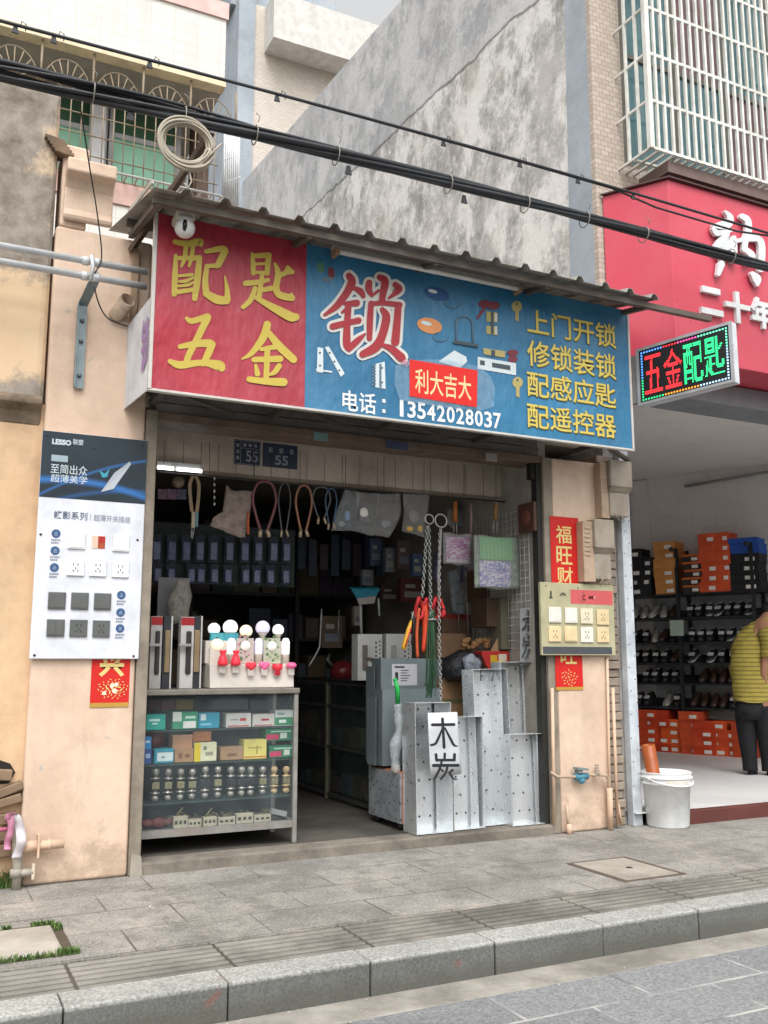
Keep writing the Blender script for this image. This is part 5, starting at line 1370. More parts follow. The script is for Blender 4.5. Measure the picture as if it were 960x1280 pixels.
def pbox(name, px0, px1, pyt, pyb, y, d, col, label, cat='box', group=None, z=None, prints=(), mat_=None, bevel=.003):
    """a box with its front at depth y; prints = (u0,u1,v0,v1,colour) patches printed on the front"""
    a_ = P(px0, pyb, y); b_ = P(px1, pyb, y); pm = (px0 + px1) / 2
    zb = P(pm, pyb, y).z if z is None else z; zt = zb + P(pm, pyt, y).z - P(pm, pyb, y).z
    o = MB().box(a_.x, b_.x, y, y + d, zb, zt).build(name, mat_ or solid('card ' + col, col), bevel=bevel); solo(o, label, cat, group)
    for i, (u0, u1, v0, v1, c) in enumerate(prints):
        MB().box(a_.x + (b_.x - a_.x) * u0, a_.x + (b_.x - a_.x) * u1, y - .0008 - i * .0003, y - .0003, zb + (zt - zb) * v0, zb + (zt - zb) * v1).build('print', flat('print ' + c, rgb(c)), o)
    return o
def cr(X0, X1, Y0, Y1): return (160 + X0 / 4, 160 + X1 / 4, 850 + Y0 / 4, 850 + Y1 / 4)
Z1, Z2, Z3, ZB = ZSH[0], ZSH[1], ZSH[2], cz0 + .027
top = 'on the top shelf of the glass cabinet'
for c, col, nm, pr, dy in [
    ((90, 187, 162, 240), '1f9b8d', 'turquoise carton at the left end', [(.15, .7, .55, .7, 'bfe0da'), (.3, .6, .35, .45, 'bfe0da')], 0),
    ((222, 348, 150, 236), '2c8a68', 'green and white carton', [(0, .35, .45, 1, 'c9d2c8'), (.42, .92, .05, .45, 'd5d6d2'), (.5, .9, .6, .75, 'b9d6c8')], 0),
    ((352, 457, 150, 228), '2a8fa8', 'bright blue carton', [(.1, .35, .5, .9, 'c6d5d6'), (.1, .6, .2, .3, '8fc6d2')], .01),
    ((490, 615, 158, 228), 'bdbdb8', 'left white carton with red print', [(.08, .9, .06, .14, 'b24a4a'), (.55, .8, .45, .65, 'a83a3a'), (.15, .5, .5, .6, '8c8c8a')], 0),
    ((622, 732, 162, 224), 'c2c1bb', 'right white carton with red print', [(.08, .9, .06, .14, 'b24a4a'), (.4, .75, .45, .62, 'a83a3a')], .012),
    ((736, 826, 144, 222), 'c6ccc9', 'white and green carton at the right end', [(0, 1, .05, .55, '2f8458'), (.2, .6, .2, .4, 'd8e0da'), (.1, .5, .7, .85, '7f9a8c')], 0)]:
    pbox('carton', *cr(*c), ys_ + dy, .14, col, nm + ' ' + top, z=Z1, prints=pr)
mid_ = 'on the middle shelf of the glass cabinet'
for c, col, nm, pr, z_, d_, dy in [
    ((80, 116, 345, 418), '2e4f8c', 'dark blue carton at the left end', [(.2, .8, .4, .7, '9fb3d6')], Z2, .12, 0),
    ((80, 116, 284, 346), '2f7fb8', 'sky blue carton topmost at the left end', [(.2, .8, .5, .7, 'a8cfe6')], None, .12, 0),
    ((130, 228, 348, 420), '2b8ba0', 'teal and white carton', [(.15, .95, .15, .75, 'c9d8d6'), (.35, .55, .35, .5, '7d9aa0')], Z2, .12, 0),
    ((232, 326, 345, 413), '9a7a58', 'brown carton with dark printing', [(.2, .4, .3, .7, '6e4f38'), (.55, .8, .35, .6, '6e4f38')], Z2, .12, 0),
    ((222, 322, 275, 345), 'a27c5e', 'plain brown carton stacked on the printed one', [], None, .12, .004),
    ((324, 416, 258, 308), '9a6640', 'orange brown carton stacked behind', [], None, .10, .02),
    ((330, 442, 308, 402), 'c6c8a8', 'pale carton with a yellow left side', [(0, .28, 0, 1, 'c8b52c'), (.5, .85, .3, .5, '8f8f7a'), (.4, .55, .6, .8, '6c7f6a')], Z2, .12, 0),
    ((462, 576, 335, 400), '9a7c5e', 'brown carton right of the pale yellow one', [(.3, .7, .3, .5, '6e4f38')], Z2, .12, .006),
    ((578, 692, 302, 398), 'c9c06a', 'yellow carton with an orange stripe', [(.02, .98, .08, .14, 'b8562a'), (.2, .8, .55, .62, '9a9450'), (.55, .6, .25, .7, '8a8440')], Z2, .12, 0),
    ((706, 826, 320, 380), '1f6a48', 'lower green carton with a pink panel', [(.02, .5, .12, .55, 'b8305a'), (.6, .85, .2, .65, 'b9c6ba'), (.2, .95, .72, .84, '9fc2ae')], Z2, .12, 0),
    ((688, 820, 244, 304), '1f6a48', 'upper green carton with a pink panel', [(.02, .5, .12, .55, 'b8305a'), (.55, .8, .2, .65, 'b9c6ba'), (.2, .95, .72, .84, '9fc2ae')], None, .12, .004)]:
    pbox('carton', *cr(*c), ys_ + dy, d_, col, nm + ' ' + mid_, z=z_, prints=pr)
p = P(160 + 128 / 4, 850 + 300 / 4, ys_ + .12); o = MB().lathe([(0, 0), (.06, 0), (.066, .01), (.066, .03), (.03, .034), (.03, .06), (0, .06)], p, 20, (0, -1, 0)).build('cable_reel', solid('dark red reel', '6a2a2c')); solo(o, 'dark red reel at the back of the middle cabinet shelf', 'reel')
for (X0, X1, Y0, col, nm) in [(100, 160, 100, '5c2f3a', 'maroon packet'), (165, 235, 98, '7a3044', 'dark pink packet'), (240, 325, 96, '9c8420', 'mustard packet'), (420, 600, 96, '5c646a', 'grey wrapped packet'), (610, 700, 100, '565d60', 'dull grey packet')]:
    pbox('packet', 160 + X0 / 4, 160 + X1 / 4, 850 + Y0 / 4, 850 + 148 / 4, .46, .06, col, nm + ' lying at the back under the cabinet top')
# door knob sets on the third shelf
KN = mat('nickel knob', rgb('a9a79f'), .3, .5, .15, 20, 0); KB = solid('knob black', '24262a', rough=.4); KC = mat('cream knob', rgb('bda57c'), .45, 0, .15, 20, 0); KL = mat('brass latch', rgb('8e8a6c'), .4, .4, .2, 20, 0)
kx = [137, 200, 262, 320, 385, 448, 513, 567, 612, 672, 730, 790]
kz = P(260, 989, ys_ + .05).z - P(260, 994, ys_ + .05).z
def knob(parent, x_, y_, z_, s_, mt):
    m = MB(); m.lathe([(0, -.018), (.016, -.018), (.022, -.006), (.024, .006), (.021, .018), (.012, .024), (0, .025)] if s_ > 0 else [(0, -.016), (.012, -.014), (.022, -.002), (.022, .012), (.016, .02), (0, .02)], V(x_, y_, z_), 14); m.build('knob', mt, parent)
for i, X in enumerate(kx):
    yk_ = ys_ + .03; c = P(160 + X / 4, 850 + 505 / 4, yk_); zt = P(160 + X / 4, 850 + (450 if i > 3 else 462) / 4, yk_).z; zl = Z3 + .0165
    cream = i >= 10; blk = i in (4, 6, 7, 8)
    o = thing('door_knob_set', ('cream knob set at the right end of the third cabinet shelf' if cream else 'nickel and black knob set on the third cabinet shelf' if blk else 'nickel knob set with a pale latch on the third cabinet shelf'), 'door knob', (c.x, yk_, Z3), 'cream knob sets' if cream else 'black middled knob sets' if blk else 'pale latch knob sets')
    knob(o, c.x, yk_, zl, -1, KC if cream else KN); knob(o, c.x, yk_, zt, 1, KC if cream else KN)
    m = MB(); m.lathe([(0, zl + .02), (.012, zl + .02), (.012, zl + .03), (.030, zl + .034), (.030, zl + .04), (.008, zl + .045), (.008, zt - .045), (.030, zt - .04), (.030, zt - .034), (.011, zt - .03), (.011, zt - .015), (0, zt - .015)], V(c.x, yk_, 0), 14); m.build('rose', KC if cream else KN, o)
    m = MB(); zm = (zl + zt) / 2; m.box(c.x - (.032 if blk else .024), c.x + (.032 if blk else .024), yk_ - .02, yk_ + .02, zm - .022, zm + .022); m.build('latch_box', KB if blk else KL, o, bevel=.004)
# bottom: small cases and scrap
for X0, X1, Y0, Y1, nm in [(225, 297, 722, 782, 'leftmost'), (300, 366, 738, 778, 'second from left'), (375, 443, 724, 770, 'third from left'), (450, 535, 728, 765, 'fourth from left'), (540, 626, 705, 755, 'fifth from left'), (630, 715, 712, 748, 'sixth from left')]:
    px0, px1 = 160 + X0 / 4, 160 + X1 / 4; yq = .30; a_, b_ = P(px0, 850 + Y1 / 4, yq), P(px1, 850 + Y1 / 4, yq); h_ = P(px0, 850 + Y0 / 4, yq).z - a_.z
    o = thing('hinge_pack', 'small cream hardware pack on the cabinet floor, %s' % nm, 'hardware pack', ((a_.x + b_.x) / 2, yq, ZB), 'small packs on the cabinet floor')
    MB().box(a_.x, b_.x, yq, yq + .05, ZB, ZB + h_).build('case', solid('cream plastic case', 'b3ad96'), o, bevel=.003)
    m = MB()
    for k in range(3): m.box(a_.x + (b_.x - a_.x) * (.1 + .3 * k), a_.x + (b_.x - a_.x) * (.1 + .3 * k + .18), yq - .0012, yq - .0004, ZB + h_ * .35, ZB + h_ * .65)
    m.build('slot', solid('slot dark', '3a3a3a'), o)
    if nm in ('leftmost', 'third from left'): m = MB(); m.tube([V((a_.x + b_.x) / 2 - .03, yq + .02, ZB + h_), V((a_.x + b_.x) / 2 + .02, yq + .03, ZB + h_ + .05)], .006, 5); m.build('loose_pin', KL, o)
p = P(160 + 750 / 4, 850 + 715 / 4, .33)
m = MB(); m.obox(V(p.x, .33, ZB + .05), (.055, 0, -.014), (0, .02, 0), (.003, 0, .016)); o = m.build('steel_bracket', solid('pale steel bracket', 'a5aaa6', metal=.3)); solo(o, 'pale steel bracket tilted at the right end of the cabinet floor', 'bracket')
for i, (X, Y, w_) in enumerate([(95, 745, .07), (150, 760, .09), (195, 770, .06)]):
    c = P(160 + X / 4, 850 + Y / 4, .36); o = MB().ball(V(c.x, .36, ZB + .035), w_ * .5, 10, (1.2, .8, .8)).build('red_fitting', solid('dull red plastic', '74403c')); solo(o, 'dull red plastic fitting on the cabinet floor, %s' % ['leftmost', 'middle one of three', 'next to the cream packs'][i], 'fitting')
rr = random.Random(9); m = MB()
for k in range(60):
    x_ = rr.uniform(cx0 + .25, cx1 - .1); m.obox((x_, rr.uniform(.38, .52), ZB + .008 + rr.uniform(0, .05)), (rr.uniform(.01, .03), 0, rr.uniform(-.01, .01)), (0, .01, 0), (0, 0, .006))
tag(m.build('scrap', KL), kind='stuff')

# ================================================================== BULB STAND
ZT_ = cz1 + .037
yb1 = .29
bs = thing('bulb_stand', 'white stepped tester stand carrying lit bulbs on the glass cabinet', 'bulb stand', (1.95, yb1, ZT_))
STW = solid('cream plastic stand', 'c9c2b8', rough=.4)
def cb(X, Y, y): return P(180 + X / 4.8, 740 + Y / 4.8, y)
a_, b_ = cb(395, 595, yb1), cb(900, 595, yb1); h1 = cb(640, 450, yb1).z - cb(640, 595, yb1).z
m = MB(); m.prism([(a_.x, yb1, ZT_), (a_.x, yb1 + .02, ZT_ + h1), (a_.x, yb1 + .26, ZT_ + h1), (a_.x, yb1 + .26, ZT_)], (b_.x - a_.x, 0, 0)); m.build('lower_step', STW, bs, bevel=.006)
h2 = h1 + .155
m = MB(); m.box(a_.x - .01, b_.x - .03, yb1 + .10, yb1 + .255, ZT_ + h1 + .001, ZT_ + h2); m.build('upper_step', STW, bs, bevel=.006)
BL = {'w': emis('lit bulb white', (1, .97, .93), .55, (.9, .9, .9)), 'y': emis('lit bulb warm', (1, .78, .45), .5, (.9, .85, .7)), 'v': emis('lit bulb violet', (.66, .6, 1), .25, (.8, .8, .9))}
BASE = solid('cream bulb base', 'cfc8ba', rough=.4)
def bulb(X, Y, r_, kind, y, zbase, label):
    c = cb(X, Y, y); rad = r_ / 4.8 / FPX * 6.75
    o = thing('light_bulb', label, 'light bulb', (c.x, y, zbase))
    h_ = max(c.z - zbase, rad * 1.1)
    m = MB(); m.lathe([(0, 0), (.013, 0), (.013, h_ * .25), (.016, h_ * .3), (rad * .5, max(h_ - rad * 1.0, h_ * .45)), (rad * .74, h_ - rad * .62), (0, h_ - rad * .62)], V(c.x, y, zbase), 18); m.build('base', BASE, o)
    m = MB(); m.lathe([(rad * math.cos(t_), h_ + rad * math.sin(t_)) for t_ in [-.68 + k * (math.pi / 2 + .68) / 12 for k in range(0, 13)]], V(c.x, y, zbase), 20); m.build('globe', BL[kind], o)
y2 = yb1 + .2
for X, Y, r_, kd, lb in [(420, 222, 35, 'w', 'small lit white bulb at the left end of the back row'), (518, 212, 43, 'w', 'largest lit white bulb of the back row'), (612, 235, 37, 'y', 'lit warm yellow bulb in the middle of the back row'), (712, 215, 42, 'v', 'violet tinted bulb in the back row'), (805, 228, 34, 'w', 'small lit white bulb at the right end of the back row')]:
    bulb(X, Y, r_, kd, y2, ZT_ + h2, lb)
y3 = yb1 + .085
for X, Y, lb, kd in [(525, 318, 'left', 'w'), (688, 325, 'middle', 'v'), (850, 325, 'right', 'y')]:
    c = cb(X, Y, y3); zb = ZT_ + h1; o = thing('candle_bulb', 'narrow lit capsule bulb on the stand, %s one of three' % lb, 'light bulb', (c.x, y3, zb), 'capsule bulbs on the stand')
    zt = cb(X, 275, y3).z
    m = MB(); m.lathe([(.0, 0), (.026, 0), (.026, .06), (.028, .065), (0, .066)], V(c.x, y3, zb), 14); m.build('base', BASE, o)
    m = MB(); m.lathe([(.027, .067), (.028, zt - zb - .03), (.020, zt - zb - .006), (0, zt - zb)], V(c.x, y3, zb), 14); m.build('globe', BL[kd if kd != 'y' else 'w'], o)
c = cb(440, 318, y3); o = thing('round_lamp', 'round warm lit disc lamp on the left of the bulb stand', 'lamp', tuple(c))
m = MB(); m.lathe([(0, .012), (.034, .010), (.043, 0), (.043, -.02), (0, -.02)], c, 20, (0, -1, 0)); m.build('shade', emis('disc lamp', (1, .84, .55), .25, (.85, .8, .65)), o)
m = MB(); m.box(c.x - .05, c.x + .05, y3 - .004, y3 + .012, ZT_ + h1, c.z - .02); m.build('base', STW, o)
o = pbox('light_carton', 180 + 397 / 4.8, 180 + 567 / 4.8, 740 + 245 / 4.8, 740 + 312 / 4.8, yb1 + .135, .03, '3f9aa5', 'turquoise carton behind the round lamp on the bulb stand', prints=[(.05, .45, .1, .9, '55aab2'), (.55, .95, .1, .9, '4a9fae'), (.2, .3, .4, .6, '2b5f66')])
for X0, X1, lb in [(556, 657, 'pink'), (716, 816, 'green')]:
    o = pbox('flower_lamp', 180 + X0 / 4.8, 180 + X1 / 4.8, 740 + 285 / 4.8, 740 + 438 / 4.8, yb1 + .07, .02, 'b6b8a4' if lb == 'green' else 'bfb0aa', 'square panel lamp with %s flower print on the bulb stand' % lb, 'lamp', z=ZT_ + h1 + .001)
    xs = [v.co.x for v in o.data.vertices]; w2 = max(xs); c = o.location; m = MB(); rr = random.Random(len(lb))
    for k in range(26): 
        q_ = V(c.x + rr.uniform(-w2 + .012, w2 - .012), c.y - .0112 - k * 1e-5, c.z + rr.uniform(.02, .19)); m.m = rr.randint(0, 1); rd = rr.uniform(.006, .012); m.lathe([(rd, 0), (0, .0001)], q_, 7, (0, -1, 0))
    m.build('flower_print', [flat('leaf ' + lb, rgb('5d7a55')), flat('petal ' + lb, rgb('b07a80' if lb == 'pink' else '8ea07c'))], o)
    m = MB(); m.lathe([(.034, 0), (.03, .006), (0, .008)], V(c.x, c.y - .0122, c.z + .12), 16, (0, -1, 0)); m.build('centre', emis('dim white disc', (1, 1, .95), .12, (.8, .8, .75)), o)
RDL = emis('red nightlight', (1, .05, .08), .16, (.6, .03, .05)); PKL = emis('pink nightlight', (1, .15, .4), .18, (.7, .12, .25))
for X, Y, kd, lb in [(470, 440, 'b', 'red bottle shaped night light, first on the front step'), (548, 440, 'b', 'red bottle shaped night light, second on the front step'), (640, 458, 'h', 'crimson heart night light'), (720, 455, 'p', 'pink heart night light'), (798, 462, 'h2', 'deep red cup night light'), (882, 455, 'p2', 'hot pink round night light at the right end of the front step')]:
    c = cb(X, Y, yb1 - .005); y_ = yb1 - .012; o = thing('night_light', lb, 'night light', (c.x, y_, c.z - .05))
    mt = RDL if kd in ('b', 'h', 'h2') else PKL
    m = MB()
    if kd == 'b': m.lathe([(0, 0), (.033, 0), (.034, .02), (.026, .05), (.015, .075), (.024, .09), (.022, .10), (0, .10)], V(c.x, y_, c.z), 16)
    elif kd == 'h2': m.lathe([(0, -.04), (.022, -.04), (.02, -.01), (.035, .0), (.036, .035), (0, .036)], V(c.x, y_, c.z), 16)
    elif kd == 'p2': m.lathe([(0, -.004), (.02, -.002), (.036, .012), (.036, .024), (.02, .036), (0, .038)], V(c.x, y_, c.z), 16)
    else:
        for s_ in (-1, 1): m.ball(V(c.x + s_ * .017, y_, c.z + .022), .023, 12, (1, .8, .9))
        m.ball(V(c.x, y_, c.z + .008), .024, 12, (1, .75, .9))
    m.build('cap', mt, o)
    m = MB(); m.box(c.x - .022, c.x + .022, y_ - .006, yb1 + .002, c.z - .052, c.z - .002); m.build('plug', film('clear plug', rgb('d9d3cc'), .7, .2), o, bevel=.006)

# lock sets in upright packs
for i, (X0, X1, Y0, Y1, col, red, lb) in enumerate([(28, 98, 145, 575, 'aaa7a4', 1, 'upright lock pack with a red head and dark handle, leftmost on the cabinet'), (104, 156, 142, 572, '2f3136', 0, 'upright black lock pack with a brass handle, second from the door post'), (210, 290, 148, 575, 'bcb9b6', 1, 'upright white lock pack with a red head beside the bulb stand'), (280, 336, 142, 572, '2b2d31', 0, 'upright black lock pack with a brass handle next to the bulb stand')]):
    px0, px1 = 180 + X0 / 4.8, 180 + X1 / 4.8; yq = .36 + (.01 if not red else 0)
    a_, b_ = P(px0, 860, yq), P(px1, 860, yq); ht = P(px0, 740 + Y0 / 4.8, yq).z - ZT_
    o = thing('lock_pack', lb, 'lock pack', ((a_.x + b_.x) / 2, yq, ZT_), 'upright door lock packs')
    MB().box(a_.x, b_.x, yq, yq + .07, ZT_, ZT_ + ht).build('carton', solid('lock carton ' + col, col), o, bevel=.003)
    w_ = b_.x - a_.x
    if red:
        MB().box(a_.x + .001, b_.x - .001, yq - .0015, yq - .0003, ZT_ + ht * .88, ZT_ + ht - .004).build('red_band', flat('red band', rgb('9c1f22')), o)
        m = MB(); m.lathe([(w_ * .2, 0), (w_ * .22, .012), (0, .012)], V(a_.x + w_ * .6, yq - .0005, ZT_ + ht * .24), 12, (0, -1, 0)); m.box(a_.x + w_ * .4, a_.x + w_ * .8, yq - .014, yq - .0005, ZT_ + ht * .2, ZT_ + ht * .8); m.build('handle_plate', solid('gun metal', '3c3c3d', rough=.35, metal=.5), o, bevel=.008)
        m = MB(); m.obox((a_.x + w_ * .3, yq - .03, ZT_ + ht * .6), (w_ * .5, 0, 0), (0, .008, 0), (0, 0, .010)); m.build('lever', solid('bright lever', '9a9a98', metal=.6), o, bevel=.004)
    else:
        m = MB(); m.box(a_.x + w_ * .2, a_.x + w_ * .8, yq - .012, yq - .0005, ZT_ + ht * .22, ZT_ + ht * .8); m.build('handle_plate', solid('dull brass plate', '8d7a5c', rough=.4, metal=.3), o, bevel=.004)
        MB().box(b_.x - .006, b_.x + .004, yq - .002, yq + .06, ZT_ + .001, ZT_ + ht - .001).build('white_edge', solid('white edge', 'c2c0bd'), o)

# ================================================================== GALVANISED TRAYS
GLV = mat('bright galvanised sheet', rgb('eaeef0'), .28, .72, .04, 3, 0, 14, 0, rgb('b9c0c4'), .12)
HOLE = solid('hole black', '16181a')
def tray(px0, px1, pyt, pyb, y, D, label, lean=0.0, rows=None, tilt=0.0, z=.072):
    a_, b_ = P(px0, pyb, y), P(px1, pyb, y); pm = (px0 + px1) / 2; h_ = P(pm, pyt, y).z - P(pm, pyb, y).z; w_ = b_.x - a_.x
    o = thing('metal_tray', label, 'metal tray', ((a_.x + b_.x) / 2, y + D, z))
    c = V((a_.x + b_.x) / 2, y, z); t_ = .003; X0, X1 = c.x - w_ / 2, c.x + w_ / 2
    m = MB(); m.box(X0 + t_, X1 - t_, y + D - t_, y + D, z + t_, z + h_ - t_); m.build('back_plate', GLV, o)
    m = MB(); m.box(X0, X0 + t_, y, y + D, z, z + h_); m.build('side_flange', GLV, o)
    m = MB(); m.box(X1 - t_, X1, y, y + D, z, z + h_); m.box(X1 - t_ - .035, X1 - t_, y + D - .03, y + D - .026, z + t_, z + h_ - t_); m.build('side_flange', GLV, o)
    m = MB(); m.box(X0 + t_, X1 - t_, y, y + D, z + h_ - t_, z + h_); m.build('end_flange', GLV, o)
    m = MB(); m.box(X0 + t_, X1 - t_, y, y + D, z, z + t_); m.build('end_flange', GLV, o)
    m = MB(); n = rows or int(h_ / .125)
    for k in range(n):
        zz = z + .09 + k * (h_ - .14) / max(1, n - 1)
        for q_ in range(3 if k % 2 == 0 else 2):
            xx = X0 + w_ * ((.14 + .30 * q_) if k % 2 == 0 else (.28 + .30 * q_)); m.lathe([(.0082, 0), (0, .0003)], V(xx, y + D - t_ - .0004, zz), 9, (0, -1, 0))
        m.lathe([(.0075, 0), (0, .0003)], V(X0 - .0004, y + D * (.35 + .3 * (k % 2)), zz), 8, (-1, 0, 0))
    m.build('hole', HOLE, o)
    o.rotation_euler = (-lean, tilt, 0)
    return o
tray(641, 683, 925, 1039, .03, .10, 'short galvanised tray with holes standing at the right jamb', .03)
tray(633, 676, 833, 1034, .14, .14, 'tall galvanised tray with holes behind the short one at the right jamb', .03)
tray(599, 643, 846, 1042, .12, .16, 'tallest front galvanised tray with holes in the middle of the row', .03, tilt=-.012)
tray(568, 607, 905, 1046, .07, .16, 'galvanised tray with holes right beside the charcoal card', .02)
tray(521, 567, 884, 1048, .03, .20, 'leftmost galvanised tray with holes with the hand lettered card leaning in it', .02)
m = MB(); y_ = .245
m.tube([P(601, 851, y_), P(601, 838, y_), P(618, 839, y_), P(615, 851, y_)], .006, 6); o = m.build('wire_handle', solid('steel wire', '8f9597', metal=.5)); solo(o, 'bent wire handle on top of the tallest front metal tray', 'handle')
# flat sheet goods behind
def sheet(px0, px1, pyt, pyb, y, label, z=None):
    a_, b_ = P(px0, pyb, y), P(px1, pyb, y); zb = z if z is not None else a_.z; zt = P((px0 + px1) / 2, pyt, y).z
    o = thing('sheet_metal_pan', label, 'sheet metal', ((a_.x + b_.x) / 2, y, zb))
    DG = mat('dull galvanised sheet', rgb('7c878a'), .45, .4, .15, 4, .05, 30, .2)
    MB().box(a_.x, b_.x, y, y + .004, zb, zt).build('sheet', DG, o)
    m = MB(); m.box(a_.x, a_.x + .004, y + .0045, y + .16, zb, zt); m.box(a_.x - .03, a_.x - .026, y + .05, y + .2, zb, zt - .06); m.build('fold', DG, o)
    return o, a_.x, b_.x, zt
o, xa, xb, zt = sheet(476, 552, 823, 965, .62, 'tall dull grey sheet metal pan with a white paper label', .5)
p0, p1 = P(490, 857, .618), P(521, 830, .618)
m = MB(); m.box(p0.x, p1.x, .6165, .6185, p0.z, p1.z); lb = m.build('paper_label', flat('white label', rgb('c5c5c8')), o)
m = MB(); w_ = p1.x - p0.x; h_ = p1.z - p0.z
m.box(p0.x + w_ * .12, p0.x + w_ * .24, .6155, .6163, p0.z + h_ * .25, p0.z + h_ * .62)
for k in range(5): m.box(p0.x + w_ * .34, p0.x + w_ * (.6 + .06 * (k % 3)), .6155, .6163, p0.z + h_ * (.2 + .12 * k), p0.z + h_ * (.24 + .12 * k))
m.box(p0.x + w_ * .1, p0.x + w_ * .5, .6155, .6163, p0.z + h_ * .82, p0.z + h_ * .9); m.build('print', flat('black print', rgb('2a2a2c')), lb)
sheet(478, 551, 861, 960, .50, 'shorter dull grey sheet metal pan in front of the labelled one', .49)
# the hand lettered card
YC = .015
def cardpt(px, py, lift=0):
    u_ = (px - 535) / 40.0
    return P(px, py, YC + .010 * math.cos(u_ * 3) - lift) if True else None
m = MB()
def cf(u_, v_):
    l_ = (534.5 + (538 - 534.5) * v_, 891 + (975 - 891) * v_); r_ = (571.5 + (577 - 571.5) * v_, 890 + (967 - 890) * v_)
    return cardpt(l_[0] + (r_[0] - l_[0]) * u_, l_[1] + (r_[1] - l_[1]) * u_)
m.grid(cf, 12, 4); card = m.build('charcoal_card', solid('white plastic card', 'b9bcbf', rough=.5), thick=.0015); solo(card, 'curled white card hand lettered in black leaning in the leftmost metal tray', 'card')
MUTAN = [[(388, 345, 34), (650, 342, 34)], [(510, 275, 34), (516, 380, 32), (530, 615, 36)], [(512, 385, 22), (450, 530, 30), (420, 575, 28), (372, 588, 26)], [(540, 385, 20), (610, 520, 30), (650, 590, 26), (696, 600, 8)],
         [(432, 702, 34), (440, 772, 32)], [(440, 768, 30), (655, 768, 30)], [(538, 692, 30), (536, 760, 28)], [(655, 702, 36), (652, 768, 32)], [(402, 832, 36), (698, 832, 34)], [(500, 785, 24), (470, 890, 28), (412, 1000, 24)],
         [(495, 878, 18), (515, 905, 20)], [(572, 845, 24), (545, 930, 26), (490, 1000, 22)], [(630, 890, 30), (590, 930, 12)], [(590, 915, 22), (640, 990, 24), (692, 1004, 6)]]
m = MB(); brush(m, crop(500, 870, 9.6, MUTAN), lambda px, py, l=0: cardpt(px, py, l + .002)); m.build('lettering', flat('black marker', rgb('1d1e22')), card)

# stone faced block on castors, green handled tool
o = thing('stone_block', 'speckled grey slab block with an orange brick edge standing low beside the metal trays', 'block', (3.2, .4, .1))
SPK = NT('speckled terrazzo'); v_ = SPK.n.new('ShaderNodeTexVoronoi'); v_.inputs['Scale'].default_value = 26; SPK.L(SPK.tc.outputs['Object'], v_.inputs['Vector'])
c_ = SPK.mix(SPK.ramp(SPK.noise(6, 4), [(.35, 0.0), (.7, 1.0)]), rgb('6f7376'), rgb('8e9294')); c_ = SPK.mix(SPK.ramp(v_.outputs['Distance'], [(.18, 1.0), (.28, 0.0)]), c_, rgb('2f3134')); SPKM = SPK.done(c_, .6)
g_ = G(500, 1030, .12); xa = g_.x; ya = g_.y; yb2 = PX(461, 1012, xa).y
MB().box(xa, xa + .015, ya, yb2, .12, PX(461, 958, xa).z).build('speckled_face', SPKM, o)
MB().box(xa + .016, xa + .075, ya - .01, yb2, .115, PX(461, 958, xa).z + .006).build('brick_core', m_plaster('orange brick', rgb('9a5f45'), rgb('b07558'), rgb('6f4636'), .4, 6), o, bevel=.004)
m = MB()
for y_ in (ya + .06, yb2 - .08):
    m.cyl((xa + .02, y_, .094), (xa + .05, y_, .094), .024, n=12)
m.build('castor', solid('castor black', '202022'), o)
o = thing('green_brush', 'green handled brush wrapped in clear plastic among the metal pans', 'brush', tuple(P(496, 965, .30)))
m = MB(); m.tube([P(494, 850, .30), P(497, 862, .30), P(497, 880, .31)], [.014, .02, .016], 8); m.ball(P(494, 850, .30), .016, 10); m.build('handle', solid('bright green plastic', '1f9a45', rough=.4), o)
m = MB(); m.tube(spline([tuple(P(497, 880, .31)), tuple(P(500, 910, .30)), tuple(P(494, 935, .31)), tuple(P(495, 965, .31))], 6), [.03, .035, .03, .04, .045, .04, .035, .03, .035, .04, .045, .05, .045, .04, .035, .03, .035, .04, .03][:19], 10); m.build('wrap', film('crinkled plastic', rgb('b5bcc0'), .45, .2, .8), o)
m = MB(); m.box(P(492, 960, .31).x, P(498, 966, .31).x, .29, .33, P(495, 966, .31).z, P(495, 956, .31).z); m.build('bristle', solid('pale bristle', 'b8ab94'), o)

# ================================================================== CHAINS
CHM = mat('chain steel', rgb('9a9b98'), .35, .5, .2, 30, 0)
def link(mb, c, d, flip, ln=.030, wd=.011, r_=.0036):
    d = d.normalized(); s_ = d.orthogonal().normalized()
    if flip: s_ = d.cross(s_)
    mb.tube([c + d * (ln / 2 * math.sin(t_)) + s_ * (wd * math.cos(t_)) for t_ in [k * math.pi / 5 for k in range(10)]], r_, 5, closed=True)
def chain(pts, label, ring=None, rr_=None, y=.15):
    p3 = [P(px, py, y) for px, py in pts]; o = thing('steel_chain', label, 'chain', tuple(p3[-1]), 'steel chains hanging in the opening')
    m = MB(); k = 0
    for a_, b_ in zip(p3, p3[1:]):
        n = max(1, int((b_ - a_).length / .024))
        for i in range(n): link(m, a_ + (b_ - a_) * ((i + .5) / n), b_ - a_, k % 2); k += 1
    m.build('links', CHM, o)
    if ring:
        m = MB(); c = P(*ring, y); m.tube([c + V(rr_ * math.cos(t_), .004 * math.sin(t_), rr_ * math.sin(t_)) for t_ in [q_ * math.pi / 12 for q_ in range(24)]], .006, 7, closed=True); m.build('ring', CHM, o)
chain([(534, 657), (531, 700), (528, 747)], 'thin steel chain hanging leftmost in the opening', None)
chain([(536, 657), (537, 700), (538.5, 770)], 'steel chain hanging from the smaller ring', (536.5, 649), .036, .17)
chain([(550, 661), (549, 720), (549, 800), (551, 876)], 'long steel chain hanging from the bigger ring', (551, 651), .05)
o = MB().tube([P(551, 661, .155), P(548, 720, .16), P(549, 747, .16)], .011, 6).build('braided_rope', solid('pale rope', '8d8c86')); solo(o, 'pale braided rope beside the long chain', 'rope')
RED = solid('bright red webbing', 'b3262a'); ORG_ = solid('orange red webbing', 'c2401f')
yq = .20
